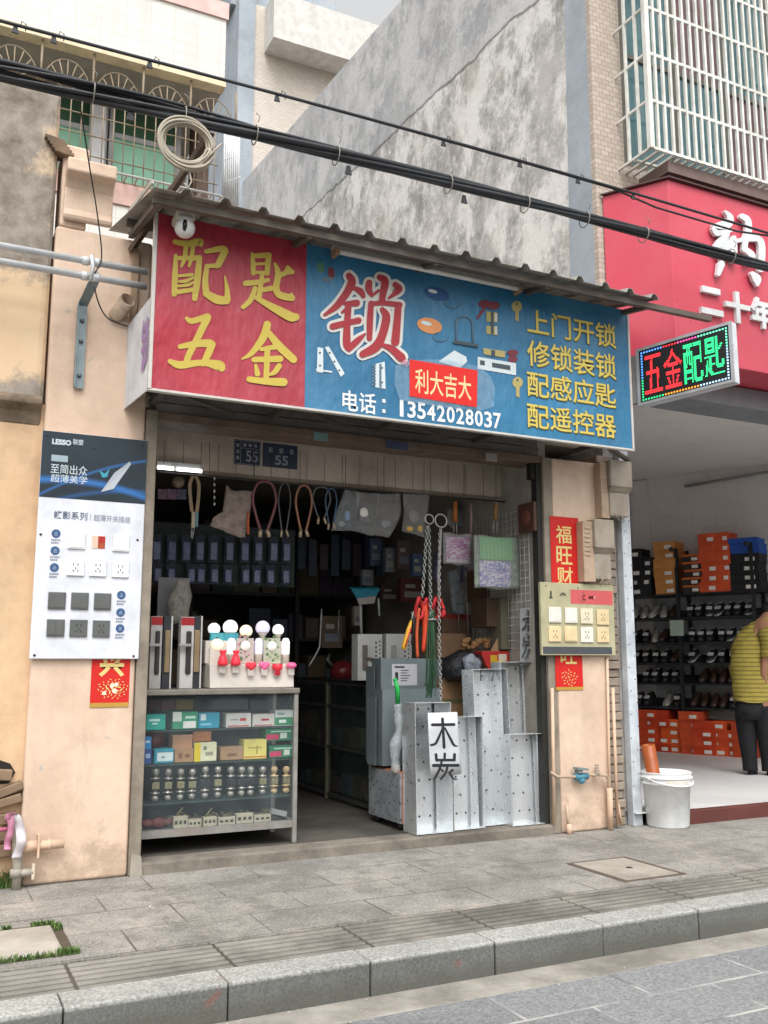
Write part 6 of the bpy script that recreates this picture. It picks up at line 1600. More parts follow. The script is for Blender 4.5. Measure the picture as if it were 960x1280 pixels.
o = thing('red_strap', 'coiled bright red strap hanging among the chains', 'strap', tuple(P(535, 760, yq)))
m = MB()
for cx_, rr_ in ((524, .05), (533, .045), (545, .05), (551, .04)):
    c = P(cx_, 760, yq); m.tube([c + V(rr_ * .55 * math.cos(t_), .02 * math.sin(t_ * 2), rr_ * 1.5 * math.sin(t_)) for t_ in [q_ * math.pi / 8 for q_ in range(16)]], .014, 6, closed=True)
m.build('coil', RED, o)
o = MB().tube(spline([tuple(P(530, 752, yq)), tuple(P(532, 785, yq)), tuple(P(529, 815, yq))], 5), [.022, .024, .026, .027, .026, .025, .024, .022, .02, .016, .01], 7).build('orange_strap', ORG_); solo(o, 'orange red strap end hanging left of the green ties', 'strap')
o = MB().tube(spline([tuple(P(524, 760, yq)), tuple(P(521, 790, yq)), tuple(P(522, 822, yq))], 5), .012, 6).build('orange_string', solid('orange cord', 'b5502a')); solo(o, 'thin orange cord hanging left of the orange strap', 'cord')
o = thing('screwdriver', 'yellow and red handled tool hanging left of the red strap', 'tool', tuple(P(506, 812, yq)))
a_, b_ = P(514, 776, yq), P(504, 812, yq)
m = MB(); m.tube([a_, a_ + (b_ - a_) * .3, a_ + (b_ - a_) * .9, b_], [.008, .018, .02, .012], 8); m.build('handle', solid('yellow tool handle', 'c9972a', rough=.35), o)
m = MB(); m.tube([a_ + (b_ - a_) * .25 + V(.006, -.017, 0), b_ + V(.006, -.017, .02)], .006, 6); m.build('red_inlay', RED, o)
m = MB(); m.tube([a_, P(517, 764, yq)], .005, 6); m.build('shaft', CHM, o)
o = thing('pliers', 'dark pliers hanging beside the yellow handled tool', 'tool', tuple(P(516, 800, yq)))
m = MB(); m.tube([P(514, 765, .22), P(518, 775, .22), P(515, 806, .22)], .010, 6); m.tube([P(520, 765, .22), P(517, 776, .22), P(520, 806, .22)], .010, 6); m.ball(P(517, 772, .22), .022, 8, (1, .5, 1.2)); m.build('body', solid('dark tool steel', '3f3a38', metal=.4), o)
o = thing('green_ties', 'bundle of long dark green plant ties hanging beside the chain', 'ties', tuple(P(540, 872, .17))); m = MB(); rr = random.Random(6)
for k in range(26):
    x_ = 533 + rr.uniform(0, 13); m.tube(spline([tuple(P(540 + (x_ - 540) * .5, 762, .17)), tuple(P(x_, 800, .17 + rr.uniform(-.02, .02))), tuple(P(x_ + rr.uniform(-2, 1), 840, .17 + rr.uniform(-.03, .02))), tuple(P(x_ - 2 + rr.uniform(-2, 2), 862 + rr.uniform(-8, 12), .17))], 4), .0035, 4)
m.build('strands', solid('dark green tie', '27462f', rough=.5), o)
m = MB(); m.tube([P(535, 775, .165), P(541, 774, .15), P(547, 775, .165)], .008, 5); m.build('band', CHM, o)
# ================================================================== HUNG UNDER THE LINTEL
YL = .50
m = MB(); m.cyl(P(196, 590, YL), P(640, 628, YL), .006, n=6)
for px in (205, 262, 318, 375, 432, 480, 530, 580, 620):
    t_ = (px - 196) / 444; m.cyl(P(px, 590 + 38 * t_, YL), P(px, 548 + 38 * t_, YL + .02), .0022, n=4)
o = m.build('hanging_rail', solid('dark rail', '3c3733')); solo(o, 'dark rail with wires under the lintel for hanging goods', 'rail')
m = MB()
for k in range(19):
    px = 208 + k * 22; a_ = P(px, 548 + (px - 196) * .0857, .538); m.cyl(a_, V(a_.x, .538, 2.57), .0016, n=4)
tag(solo(m.build('string_lines', solid('dark string', '4d453c')), 'dark strings hanging in front of the lintel from the beam', 'string'))
def hose(px, pyt, pyb, wpx, col, label, r_=.011, brass=True, y=YL - .01, group='flexible hoses hanging under the lintel'):
    o = thing('hose', label, 'hose', tuple(P(px, pyt, y)), group)
    t, b = P(px, pyt, y), P(px, pyb, y); h_ = t.z - b.z; w_ = P(px + wpx / 2, pyt, y).x - t.x
    pts = [(t.x - w_ * .18 - .008, y, b.z), (t.x - w_ * .75, y, b.z + h_ * .35), (t.x - w_, y, b.z + h_ * .65), (t.x - w_ * .7, y - .01, b.z + h_ * .92), (t.x, y - .01, t.z), (t.x + w_ * .7, y, b.z + h_ * .92), (t.x + w_, y, b.z + h_ * .65), (t.x + w_ * .75, y, b.z + h_ * .35), (t.x + w_ * .18 + .008, y, b.z)]
    MB().tube(spline(pts, 5), r_, 7).build('tube', solid('hose ' + col, col, rough=.45), o)
    m = MB(); m.cyl(V(*pts[0]) + V(0, 0, .01), V(*pts[0]) + V(-.006, 0, -.045), r_ * 1.5, n=8); m.cyl(V(*pts[-1]) + V(0, 0, .01), V(*pts[-1]) + V(.018, 0, -.04), r_ * 1.5, n=8); m.build('fitting', mat('brass fitting', rgb('a3927a'), .35, .5, .15, 20, 0), o)
hose(331, 602, 664, 29, '6b3f3f', 'wine red rubber hose loop, widest of the hanging hoses')
hose(356, 604, 664, 15, '4a4946', 'thin grey hose loop between the red and orange hoses', .006)
hose(380, 607, 664, 20, '8a5d48', 'orange brown hose loop hanging under the lintel', .009)
hose(402, 609, 648, 22, '4b4f52', 'dark grey hose loop with steel ends', .007)
hose(414, 611, 655, 14, '34516b', 'blue hose loop beside the clear bags', .006)
# webbing with buckle, string of charms, round thing, pink packets
o = thing('webbing_strap', 'tan webbing loop with a buckle hanging near the door post', 'strap', tuple(P(243, 666, YL)))
m = MB()
for s_ in (-1, 1):
    pts = spline([tuple(P(243 + s_ * 1, 594, YL)), tuple(P(243 + s_ * 5.5, 605, YL)), tuple(P(243 + s_ * 5, 622, YL)), tuple(P(243 + s_ * 3, 640, YL))], 4); vs = []
    for p in pts: vs += [V(*p) + V(-.012, 0, 0), V(*p) + V(.012, 0, 0)]
    m.add(vs, [(2 * i, 2 * i + 1, 2 * i + 3, 2 * i + 2) for i in range(len(pts) - 1)])
m.build('webbing', solid('tan webbing', '8f7a5f'), o, thick=.002)
m = MB(); m.box(P(239, 660, YL).x, P(243, 660, YL).x, YL - .01, YL + .01, P(240, 660, YL).z, P(240, 640, YL).z); m.build('sleeve', solid('pale sleeve', 'a89c88'), o)
m = MB(); m.box(P(243.5, 660, YL).x, P(247, 660, YL).x, YL - .01, YL + .01, P(240, 658, YL).z, P(240, 640, YL).z); m.build('buckle', solid('teal buckle', '5f8084'), o)
m = MB(); m.tube([P(240, 660, YL), P(239, 672, YL)], .006, 6); m.tube([P(243, 660, YL), P(240, 674, YL)], .004, 6); m.build('hook', CHM, o)
o = MB().lathe([(0, .02), (.035, .018), (.045, .0), (.045, -.02), (0, -.02)], P(223, 602, YL + .3), 18, (0, -1, 0)).build('tape_roll', solid('beige tape', '93866f')); solo(o, 'round beige tape roll hanging high near the door post', 'tape roll')
for i, (px, col, lb) in enumerate([(203, '6b4a5c', 'plum'), (215, '75506a', 'mauve'), (227, '4f4a70', 'violet')]):
    pbox('packet', px - 6, px + 6, 611, 624, YL + .35, .03, col, lb + ' packet hanging under the tape roll', mat_=film('packet film ' + col, rgb(col), .95, .3, .4))
o = thing('charm_string', 'string of small white charms hanging beside the first clear bag', 'charms', tuple(P(268, 632, YL)))
m = MB(); m.cyl(P(268, 592, YL), P(267, 632, YL), .002, n=4); m.build('cord', solid('dark string', '4d453c'), o)
m = MB()
for k in range(5): m.ball(P(268, 598 + k * 8, YL - .003), .012, 8, (.6, .4, 1))
m.build('charm', solid('white charm', 'b5b3b0'), o)
# clear plastic bags
def bag(pts, label, col='b5b3b0', alpha=.42, y=YL, inner=(), crinkle=.9, depth=.05, group=None):
    n = len(pts); cx_ = sum(p[0] for p in pts) / n; cy_ = sum(p[1] for p in pts) / n
    cw = P(cx_, cy_, y); o = thing('plastic_bag', label, 'bag', tuple(P(cx_, max(p[1] for p in pts), y)), group)
    m = MB(); rr = random.Random(int(cx_))
    ring = []
    for i in range(n):
        a_, b_ = pts[i], pts[(i + 1) % n]
        for k in range(5): ring.append((a_[0] + (b_[0] - a_[0]) * k / 5, a_[1] + (b_[1] - a_[1]) * k / 5))
    N = len(ring); lv = [(1, 0), (.94, .35), (.8, .75), (.55, 1), (.25, 1.05)]
    for sgn in (-1, 1):
        vs = []
        for f, dd in lv:
            for q_ in ring:
                p = P(cx_ + (q_[0] - cx_) * f, cy_ + (q_[1] - cy_) * f, y); vs.append(p + V(0, sgn * depth / 2 * dd + rr.uniform(-.006, .006) * (dd > 0), rr.uniform(-.004, .004)))
        b0 = len(vs); vs.append(cw + V(0, sgn * depth / 2 * 1.1, 0)); L_ = len(lv)
        fs = [(l * N + i, l * N + (i + 1) % N, (l + 1) * N + (i + 1) % N, (l + 1) * N + i) for l in range(L_ - 1) for i in range(N)] + [((L_ - 1) * N + i, (L_ - 1) * N + (i + 1) % N, b0) for i in range(N)]
        m.add(vs, fs, True)
    m.build('film', film('bag film ' + col, rgb(col), alpha, .22, 0, crinkle), o)
    for k, (px, py, r_, c, nm, sc_) in enumerate(inner):
        MB().ball(P(px, py, y), r_, 12, sc_).build(nm, solid('inside ' + c, c), o)
    return o
bag([(283, 606), (290, 613), (316, 614), (312, 648), (306, 671), (300, 672), (263, 657), (267, 646), (278, 640)], 'cloudy plastic bag with an orange fitting inside, first from the left under the lintel', '9a8a80', .75, inner=[(295, 635, .025, 'b5482a', 'fitting', (.5, .5, 1.6)), (288, 628, .05, '6f6660', 'hose_coil', (.8, .3, 1.2))])
o = MB().tube([P(310, 640, YL - .03), P(310, 668, YL - .03)], [.008, .011], 8).build('orange_tube', solid('orange tube', 'a8562f')); solo(o, 'orange tipped tube hanging on the right of the cloudy bag', 'tube')
bag([(431, 612), (452, 615), (447, 640), (442, 664), (414, 663), (420, 640)], 'clear bag of blue valves, left of the three bags in a row', 'd0d4d8', .17, inner=[(434, 645, .03, '6f8fb5', 'valve', (.8, .4, 1.3)), (427, 655, .03, '7c8084', 'valve', (1, .4, .8))])
bag([(445, 615), (474, 617), (470, 650), (466, 670), (442, 664), (446, 640)], 'clear bag with a white shower head, middle of the three bags in a row', 'd2d2d2', .17, y=YL - .02, inner=[(455, 641, .036, 'e6e3dc', 'shower_head', (1, .5, 1.1)), (456, 650, .05, '5d5f60', 'coil', (1, .4, .5))])
bag([(472, 617), (500, 617), (502, 640), (494, 660), (486, 672), (466, 668), (470, 645)], 'clear bag of grey fittings, right of the three bags in a row', 'cccbca', .20, inner=[(482, 655, .04, '7a7a7c', 'fitting', (1, .4, .8))])
bag([(503, 617), (537, 619), (534, 645), (530, 671), (502, 664), (505, 640)], 'clear bag with two yellow fittings beside the chain rings', 'd0cdc8', .17, y=YL - .03, inner=[(512, 661, .030, 'd9ae2c', 'yellow_fitting', (1, .5, .7)), (525, 661, .028, 'd9ae2c', 'yellow_fitting', (.8, .5, .9)), (517, 645, .05, '77787a', 'tap', (.9, .4, 1.1))])
# hand tools and mesh bags at the right
o = thing('trowel', 'orange handled tool hanging right of the chain rings', 'tool', tuple(P(569, 655, .42)))
m = MB(); m.tube([P(569, 627, .42), P(569, 652, .42)], [.017, .02], 8); m.build('handle', solid('orange handle', '9a5a22'), o); m = MB(); m.tube([P(567.5, 652, .42), P(567, 668, .42)], .004, 5); m.tube([P(570.5, 652, .42), P(571, 668, .42)], .004, 5); m.build('shaft', CHM, o)
o = thing('paint_brush', 'wooden handled tool hanging above the green mesh bag', 'tool', tuple(P(619, 655, .30)))
m = MB(); m.tube([P(620, 629, .30), P(619, 650, .30)], [.022, .018], 8); m.build('handle', solid('ochre handle', '7d5f38'), o); m = MB(); m.tube([P(617, 650, .30), P(616, 668, .30)], .004, 5); m.tube([P(621, 650, .30), P(621, 668, .30)], .004, 5); m.build('shaft', CHM, o)
o = MB().tube([P(588, 630, .42), P(589, 645, .42), P(587, 705, .42)], [.012, .012, .006], 7).build('file', solid('pinkish file', '7d6660')); solo(o, 'slim file hanging between the two mesh bags', 'tool')
def meshbag(px0, px1, pyt, pyb, y, body, a, b, label):
    o = thing('mesh_bag', label, 'mesh bag', tuple(P((px0 + px1) / 2, pyb, y)))
    p0, p1 = P(px0, pyb, y), P(px1, pyt, y); z0, z1 = P(px0, pyb, y).z, P(px0, pyt, y).z; w_ = p1.x - p0.x; h_ = z1 - z0
    m = MB(); m.grid(lambda u_, v_: V(p0.x + w_ * u_, y - .02 * math.sin(math.pi * u_) * math.sin(math.pi * v_) , z0 + h_ * v_ + .006 * math.sin(u_ * 9)), 12, 12); m.build('pouch', film('pouch ' + body, rgb(body), .88, .5, .3), o, thick=.002)
    for (u0, u1, v0, v1, c, dy) in (a, b):
        t = NT('printed insert ' + c); cc_ = t.mix(t.ramp(t.noise(30, 5, rough=.75, stretch=(1, 1, 2)), [(.42, 0.0), (.58, 1.0)]), rgb(c), rgb('b5aeb5' if dy else '7a9a7c')); mt = t.done(cc_, .6)
        MB().grid(lambda u_, v_: V(p0.x + w_ * (u0 + (u1 - u0) * u_), y - .004 - .02 * math.sin(math.pi * (u0 + (u1 - u0) * u_)) * math.sin(math.pi * (v0 + (v1 - v0) * v_)) - .001, z0 + h_ * (v0 + (v1 - v0) * v_)), 8, 8).build('insert_card', mt, o)
    m = MB()
    for k in range(13): m.tube([V(p0.x + w_ * k / 12, y - .006 - .02 * math.sin(math.pi * k / 12) * math.sin(math.pi * q_ / 8) , z0 + h_ * q_ / 8) for q_ in range(9)], .0011, 3)
    m.build('net_strings', solid('pale net', '8f9088'), o)
meshbag(554, 590, 666, 705, .40, '8f8c8c', (.08, .9, .18, .88, '8f4a7c', 1), (.1, .85, .06, .17, 'a59aa5', 1), 'small mesh bag with a magenta printed card')
meshbag(593, 648, 669, 735, .27, '8b968a', (.12, .85, .55, .98, '6f9a72', 0), (.10, .78, .04, .52, '6a6f96', 1), 'large pale green mesh bag with a blue printed card')

# ================================================================== BLISTER PACKS ON HOOKS, LEFT
YB = 1.35
m = MB()
for z_ in (P(270, 662, YB).z, P(270, 702, YB).z): m.box(P(190, 660, YB).x, P(372, 660, YB).x, YB + .05, YB + .06, z_ - .01, z_ + .03)
m.box(P(190, 660, YB).x, P(372, 660, YB).x, YB + .061, YB + .07, P(270, 730, YB).z, P(270, 655, YB).z)
o = m.build('hook_board', solid('dark green board', '1d2b26')); solo(o, 'dark green hook board carrying two rows of blister packs', 'board')
BLI = film('blue grey blister', rgb('7d86a6'), .9, .2); CARD = solid('dark pack card', '2a3040')
first = None
for r_, (xs, yt, w_, h_) in enumerate([([196, 215, 233, 250, 267, 287, 306, 323, 342, 358], 668, 13, 36), ([197, 214, 239, 251, 268, 285, 307, 321, 338, 357], 704, 12, 26)]):
    for i, px in enumerate(xs):
        c = P(px, yt + (px - 196) * .02, YB)
        lab = 'blister pack on the %s row of the hook board, %s' % (['upper', 'lower'][r_], ['nearest the door post', 'second from the door post', 'third from the door post', 'fourth along', 'fifth along', 'sixth along', 'seventh along', 'eighth along', 'second from the right end', 'at the right end'][i])
        o = thing('blister_pack', lab, 'blister pack', tuple(c), 'blister packs on the hook board')
        W_ = w_ / FPX * 7.0; H_ = h_ / FPX * 7.0
        MB().box(c.x - W_ / 2, c.x + W_ / 2, YB, YB + .003, c.z - H_, c.z).build('card', CARD, o)
        m = MB(); m.box(c.x - W_ * .38, c.x + W_ * .38, YB - .03, YB - .0005, c.z - H_ * .93, c.z - H_ * .25); m.build('blister', BLI, o, bevel=.012)
        m = MB(); m.cyl((c.x, YB + .05, c.z - .012), (c.x, YB - .04, c.z - .008), .003, n=5); m.build('hook', CHM, o)
# red strip and hung papers lower on the inner left wall
o = MB().box(1.192, 1.20, .5, .75, .9, 1.9).build('red_banner_strip', flat('deep red paper', rgb('9a1a1c'))); solo(o, 'deep red paper strip on the inner left wall above the lock packs', 'paper strip')
pbox('poster', 196, 236, 722, 775, 1.2, .004, '8d8d90', 'pale grey sheet hanging behind the lock packs', 'poster')
bag([(222, 725), (236, 724), (240, 745), (234, 775), (214, 780), (210, 750)], 'wrapped pale goods hanging behind the lock packs', 'a8a39a', .9, y=1.05, inner=())

# ================================================================== RIGHT SIDE WALL GOODS
XW = 4.218
m = MB()
for k in range(14): m.cyl((XW - .02, .14 + k * .06, 1.35), (XW - .02, .14 + k * .06, 2.45), .0022, n=4)
for k in range(19): m.cyl((XW - .02, .14, 1.35 + k * .06), (XW - .02, .94, 1.35 + k * .06), .0022, n=4)
o = m.build('grid_panel', solid('white grid wire', 'b9bab9')); solo(o, 'wire grid panel fixed to the inner right wall', 'grid panel')
def wbox(y0, y1, z0, z1, dx, col, name, label, cat):
    o = MB().box(XW - .024 - dx, XW - .024, y0, y1, z0, z1).build(name, solid('card ' + col, col), bevel=.006); solo(o, label, cat); return o
a_, b_ = PX(655, 668, XW), PX(674, 627, XW)
o = wbox(min(a_.y, b_.y), max(a_.y, b_.y), a_.z, b_.z, .03, '4f342b', 'wooden_board', 'dark brown wooden board high on the inner right wall', 'board')
m = MB(); m.lathe([(.06, 0), (.05, .006), (0, .007)], V(XW - .0545, (a_.y + b_.y) / 2, (a_.z + b_.z) / 2), 16, (-1, 0, 0)); m.build('disc', solid('red brown disc', '6a4034'), o)
a_ = PX(668, 604, XW); o = MB().box(XW - .05, XW - .005, a_.y - .03, a_.y + .03, PX(640, 608, XW).z, PX(640, 588, XW).z).build('black_clip', solid('black clip', '1c1b1a')); solo(o, 'black clip high on the inner right wall by the lintel', 'clip')
o = wbox(.5, .75, 1.52, 1.75, .16, '4d3a2c', 'carton', 'dark brown carton on the grid panel below the green mesh bag', 'box')
o = pbox('carton', 600, 625, 712, 752, .75, .2, '5a4232', 'brown carton behind the large mesh bag')
o = pbox('carton', 626, 656, 700, 748, .62, .2, '443a30', 'dark carton behind the right edge of the large mesh bag')
# second hand lettered board
YD = .20
m = MB(); m.grid(lambda u_, v_: P(650 + 22 * u_, 762 + 70 * v_ - 3 * u_, YD + .03 * u_), 4, 4); o = m.build('charcoal_board', solid('grey white board', '8e9092')); solo(o, 'grey board with faded hand lettering against the inner right wall', 'board')
m = MB(); brush(m, [[(654, 774, 2.6), (668, 772, 2.6)], [(661, 765, 2.6), (661, 789, 2.8)], [(660, 775, 2), (657, 782, 2.4), (653, 787, 2)], [(662, 775, 2), (665, 781, 2.4), (669, 785, 2)], [(655, 797, 2), (655, 802, 2)], [(655, 802, 1.8), (668, 801, 1.8)], [(661, 795, 2), (661, 802, 2)], [(668, 796, 2), (668, 801, 2)], [(654, 806, 2), (669, 805, 2)], [(659, 805, 1.6), (656, 814, 1.8), (653, 821, 1.6)], [(662, 809, 1.6), (660, 818, 1.8), (657, 823, 1.4)], [(662, 813, 1.6), (665, 819, 1.8), (669, 822, 1.2)]], lambda px, py, l=0: P(px, py, YD - .004 - l)); m.build('lettering', flat('faded marker', rgb('3f4145')), o)
pbox('carton', 627, 650, 748, 812, .45, .12, '5d5a4a', 'olive carton below the grid panel')
# stacked at the back right
pbox('carton', 552, 590, 848, 905, .55, .3, '8a6a4e', 'brown cardboard carton behind the metal trays', prints=[(.05, .95, .45, .55, '5a5a38')])
pbox('carton', 553, 588, 768, 808, 1.0, .3, '6a5140', 'brown carton with a red lid far right of the chains', prints=[(0, 1, .86, 1, '8a2a26')])
pbox('carton', 545, 582, 792, 822, .8, .2, '7a6048', 'small tan carton below the red lidded one')
o = bag([(556, 822), (575, 812), (600, 818), (608, 835), (604, 850), (560, 852), (552, 838)], 'black rubbish bag slumped behind the metal trays', '17191d', 1.0, y=.50, depth=.22, crinkle=1.0)
o = bag([(578, 822), (590, 816), (602, 828), (598, 845), (582, 844)], 'grey crumpled plastic on the black bag', '7d828c', .85, y=.36, depth=.06, crinkle=1.0)
o = pbox('red_carton', 603, 637, 814, 838, .45, .12, 'a3241f', 'red carton with a yellow print standing above the metal trays', prints=[(.30, .55, .2, .8, 'b5922a'), (.55, .85, .08, .5, 'c9b93a'), (.6, .9, .5, .85, 'c4b9a8')])
o = MB().prism([P(613, 815, .5), P(626, 790, .5), P(634, 796, .5), P(622, 818, .5)], (0, .01, 0)).build('cardboard_flap', solid('tan card', '8f7359')); solo(o, 'tan cardboard flap sticking up behind the red carton', 'cardboard')
m = MB(); rr = random.Random(8)
for k in range(18): m.ball(P(578 + rr.uniform(0, 32), 806 + rr.uniform(-7, 4), .62), rr.uniform(.02, .035), 7, (1.2, .8, .8))
o = m.build('foam_offcuts', solid('ochre foam', '7d5c38')); solo(o, 'heap of ochre scraps behind the black bag', 'scraps')
for i, (px, a1, a2) in enumerate([(582, 722, 800), (592, 735, 800), (600, 738, 815), (575, 700, 790)]):
    o = MB().tube([P(px, a1, .95), P(px + 4 - i * 2, a2, .95)], .006, 5).build('steel_rod', CHM); solo(o, 'thin steel rod leaning at the back right, %s' % ['leftmost', 'second', 'rightmost', 'one behind the carton'][i], 'rod')
bag([(560, 715), (572, 712), (578, 740), (580, 768), (566, 765)], 'pale plastic wrapped goods hanging behind the chains', '7d858a', .7, y=.9)
bag([(543, 690), (552, 688), (552, 730), (542, 725)], 'violet wrapped packet behind the long chain', '4c4764', .95, y=.9)

# ================================================================== INNER GLASS COUNTER
ct = thing('glass_counter', 'dark glass counter running back into the shop behind the metal pans', 'counter', (3.55, 1.9, .07))
FRM = solid('dull aluminium', '4d4f4c', rough=.5, metal=.2)
gx0, gx1, gy0, gy1, gz = 3.27, 3.80, 1.05, 2.9, 1.075
m = MB()
for x_ in (gx0, gx1 - .035):
    for y_ in (gy0, gy0 + .9, gy1 - .035): m.box(x_, x_ + .035, y_, y_ + .035, .07, gz)
m.build('post', solid('cream post', '77735f'), ct)
m = MB()
for z_ in (.10, .5, .85, gz - .03): m.box(gx0 + .004, gx0 + .03, gy0, gy1, z_, z_ + .025); m.box(gx0, gx1, gy0 + .004, gy0 + .03, z_ + .0005, z_ + .0245)
m.build('rail', FRM, ct)
MB().box(gx0 + .010, gx0 + .014, gy0 + .04, gy1 - .04, .13, gz - .03).build('front_glass', glass('dusty glass', rgb('4f5c58'), .22), ct)
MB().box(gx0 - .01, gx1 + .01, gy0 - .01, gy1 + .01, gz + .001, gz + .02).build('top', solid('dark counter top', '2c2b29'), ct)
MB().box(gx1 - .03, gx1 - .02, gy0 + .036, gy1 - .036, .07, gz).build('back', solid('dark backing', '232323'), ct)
rr = random.Random(12)
for k in range(14):
    y_ = 1.15 + (k % 7) * .24; z_ = [.131, .526][k // 7]
    o = MB().box(3.34, 3.55, y_, y_ + .15, z_, z_ + rr.uniform(.08, .2)).build('stock_box', solid('stock ' + str(k % 4), ['5c5a48', '54453a', '43505a', '5a3c3a'][k % 4])); solo(o, 'dim stock box inside the dark glass counter', 'box', 'stock boxes inside the glass counter')
# handle packs standing on the counter
for px0, px1, lb, dk in [(447, 478, 'left', 1), (483, 515, 'right', 0)]:
    o = pbox('handle_pack', px0, px1, 792, 850, 1.07, .12, 'b8b8b4', 'white carton picturing a %s handle, %s of the two on the counter' % ('bronze' if dk else 'silver', lb), z=gz + .021)
    y_ = 1.07; p = P(px0 + 9, 822, y_)
    m = MB(); m.box(p.x - .022, p.x + .022, y_ - .012, y_ - .0004, p.z - .10, p.z + .10); m.tube([p + V(0, -.02, .0), p + V(.12, -.03, -.02)], .010, 7); m.build('handle_print', solid('bronze handle', '6e655c', metal=.3) if dk else solid('silver handle', '9c9c98', metal=.3), o, bevel=.008)
    m = MB()
    for k in range(6): q_ = P(px0 + 22, 805 + k * 5.5, y_); m.box(q_.x, q_.x + .014, y_ - .0014, y_ - .0006, q_.z, q_.z + .018); q2 = P(px0 + 27, 803 + k * 5, y_); m.box(q2.x, q2.x + .012, y_ - .0014, y_ - .0006, q2.z, q2.z + .014)
    m.build('print', flat('black print', rgb('2a2a2c')), o)
o = pbox('carton', 466, 500, 770, 792, 1.25, .2, '4f3228', 'dark red brown carton behind the white handle cartons', z=gz + .021)
o = thing('dustpan', 'teal dustpan held upside down on a pale pole above the counter', 'dustpan', tuple(P(452, 800, 1.3)))
m = MB(); m.prism([P(439, 736, 1.3), P(476, 736, 1.32), P(468, 750, 1.3), P(447, 750, 1.3)], (0, .05, .02)); m.build('pan', solid('teal plastic', '1f7488', rough=.4), o, bevel=.006)
m = MB(); m.prism([P(446, 748, 1.285), P(470, 745, 1.285), P(468, 754, 1.285), P(449, 756, 1.285)], (0, .006, 0)); m.build('torn_label', solid('torn paper', '8e8a84'), o)
m = MB(); m.cyl(P(450, 750, 1.31), P(452, 800, 1.31), .012, n=8); m.cyl(P(473, 748, 1.31), P(474, 770, 1.31), .010, n=8); m.build('pole', solid('pale pole', '9fa3a0'), o)
o = thing('kettle', 'dull red kettle standing on the dark counter', 'kettle', tuple(P(428, 848, 2.2))); c = P(428, 838, 2.2)
m = MB(); m.lathe([(0, -.09), (.10, -.09), (.12, -.02), (.10, .06), (.04, .085), (0, .09)], c, 18); m.build('body', solid('dull red enamel', '7d2a2c', rough=.3), o)
m = MB(); m.tube([c + V(-.09, 0, .03), c + V(-.16, -.02, .10), c + V(-.13, 0, .15)], .014, 7); m.build('spout', CHM, o)
o = MB().tube(spline([tuple(P(402, 761, 1.6)), tuple(P(400, 800, 1.6)), tuple(P(398, 812, 1.6)), tuple(P(386, 833, 1.6))], 4), .008, 6).build('crowbar', CHM); solo(o, 'bent steel bar hanging in the dark middle of the shop', 'bar')
o = MB().tube([P(424, 762, 1.8), P(422, 800, 1.8)], .007, 6).build('steel_bar', CHM); solo(o, 'straight steel bar hanging right of the bent one', 'bar')
# back shelves with stock, dim
sh = thing('storage_rack', 'dark storage rack along the back of the hardware shop', 'rack', (2.6, 3.3, .07))
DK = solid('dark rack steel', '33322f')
for x_ in (1.25, 2.3, 3.4, 4.15):
    MB().box(x_, x_ + .04, 3.1, 3.14, .07, 2.6).build('upright', DK, sh)
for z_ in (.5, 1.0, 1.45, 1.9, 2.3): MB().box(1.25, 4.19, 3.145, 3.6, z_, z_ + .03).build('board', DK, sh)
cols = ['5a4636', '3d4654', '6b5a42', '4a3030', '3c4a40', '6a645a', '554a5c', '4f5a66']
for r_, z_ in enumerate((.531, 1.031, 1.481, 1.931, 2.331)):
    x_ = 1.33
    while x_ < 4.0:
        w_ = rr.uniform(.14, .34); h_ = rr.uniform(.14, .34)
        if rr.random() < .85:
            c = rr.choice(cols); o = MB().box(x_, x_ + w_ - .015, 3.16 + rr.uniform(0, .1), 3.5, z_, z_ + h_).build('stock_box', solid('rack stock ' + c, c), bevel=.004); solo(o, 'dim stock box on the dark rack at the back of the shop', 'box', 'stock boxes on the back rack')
        x_ += w_
# hung goods in the dark middle
for i in range(9):
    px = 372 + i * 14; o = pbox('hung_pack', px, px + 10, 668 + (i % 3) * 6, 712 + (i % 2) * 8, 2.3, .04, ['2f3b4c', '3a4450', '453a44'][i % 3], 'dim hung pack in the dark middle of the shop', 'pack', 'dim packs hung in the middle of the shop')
# more stock hung and piled in the dim middle of the shop
rr = random.Random(21)
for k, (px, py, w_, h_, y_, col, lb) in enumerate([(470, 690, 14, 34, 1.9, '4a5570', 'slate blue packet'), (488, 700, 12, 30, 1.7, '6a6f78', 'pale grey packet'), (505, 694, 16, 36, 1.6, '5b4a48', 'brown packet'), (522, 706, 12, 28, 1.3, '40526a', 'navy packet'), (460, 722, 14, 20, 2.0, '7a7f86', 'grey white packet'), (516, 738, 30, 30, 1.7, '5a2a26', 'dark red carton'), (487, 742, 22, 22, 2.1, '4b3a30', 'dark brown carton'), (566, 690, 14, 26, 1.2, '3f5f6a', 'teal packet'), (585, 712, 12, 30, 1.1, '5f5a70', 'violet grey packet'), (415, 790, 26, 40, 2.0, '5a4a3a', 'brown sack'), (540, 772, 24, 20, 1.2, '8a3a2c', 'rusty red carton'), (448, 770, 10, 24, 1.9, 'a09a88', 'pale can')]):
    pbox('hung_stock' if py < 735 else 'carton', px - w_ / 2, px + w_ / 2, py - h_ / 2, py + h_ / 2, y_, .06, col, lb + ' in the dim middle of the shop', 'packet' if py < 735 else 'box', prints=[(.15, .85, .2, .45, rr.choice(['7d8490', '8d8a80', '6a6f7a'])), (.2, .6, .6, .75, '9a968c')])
for k in range(7):
    px = 560 + k * 13; bag([(px, 632 + k), (px + 10, 633 + k), (px + 11, 652 + k), (px + 5, 660 + k), (px - 2, 655 + k)], 'small cloudy packet hung on the back row near the right wall', ['a8a49c', '8d9298', '9a8f84'][k % 3], .8, y=1.1 + .08 * k, depth=.03, group='cloudy packets on the back row')
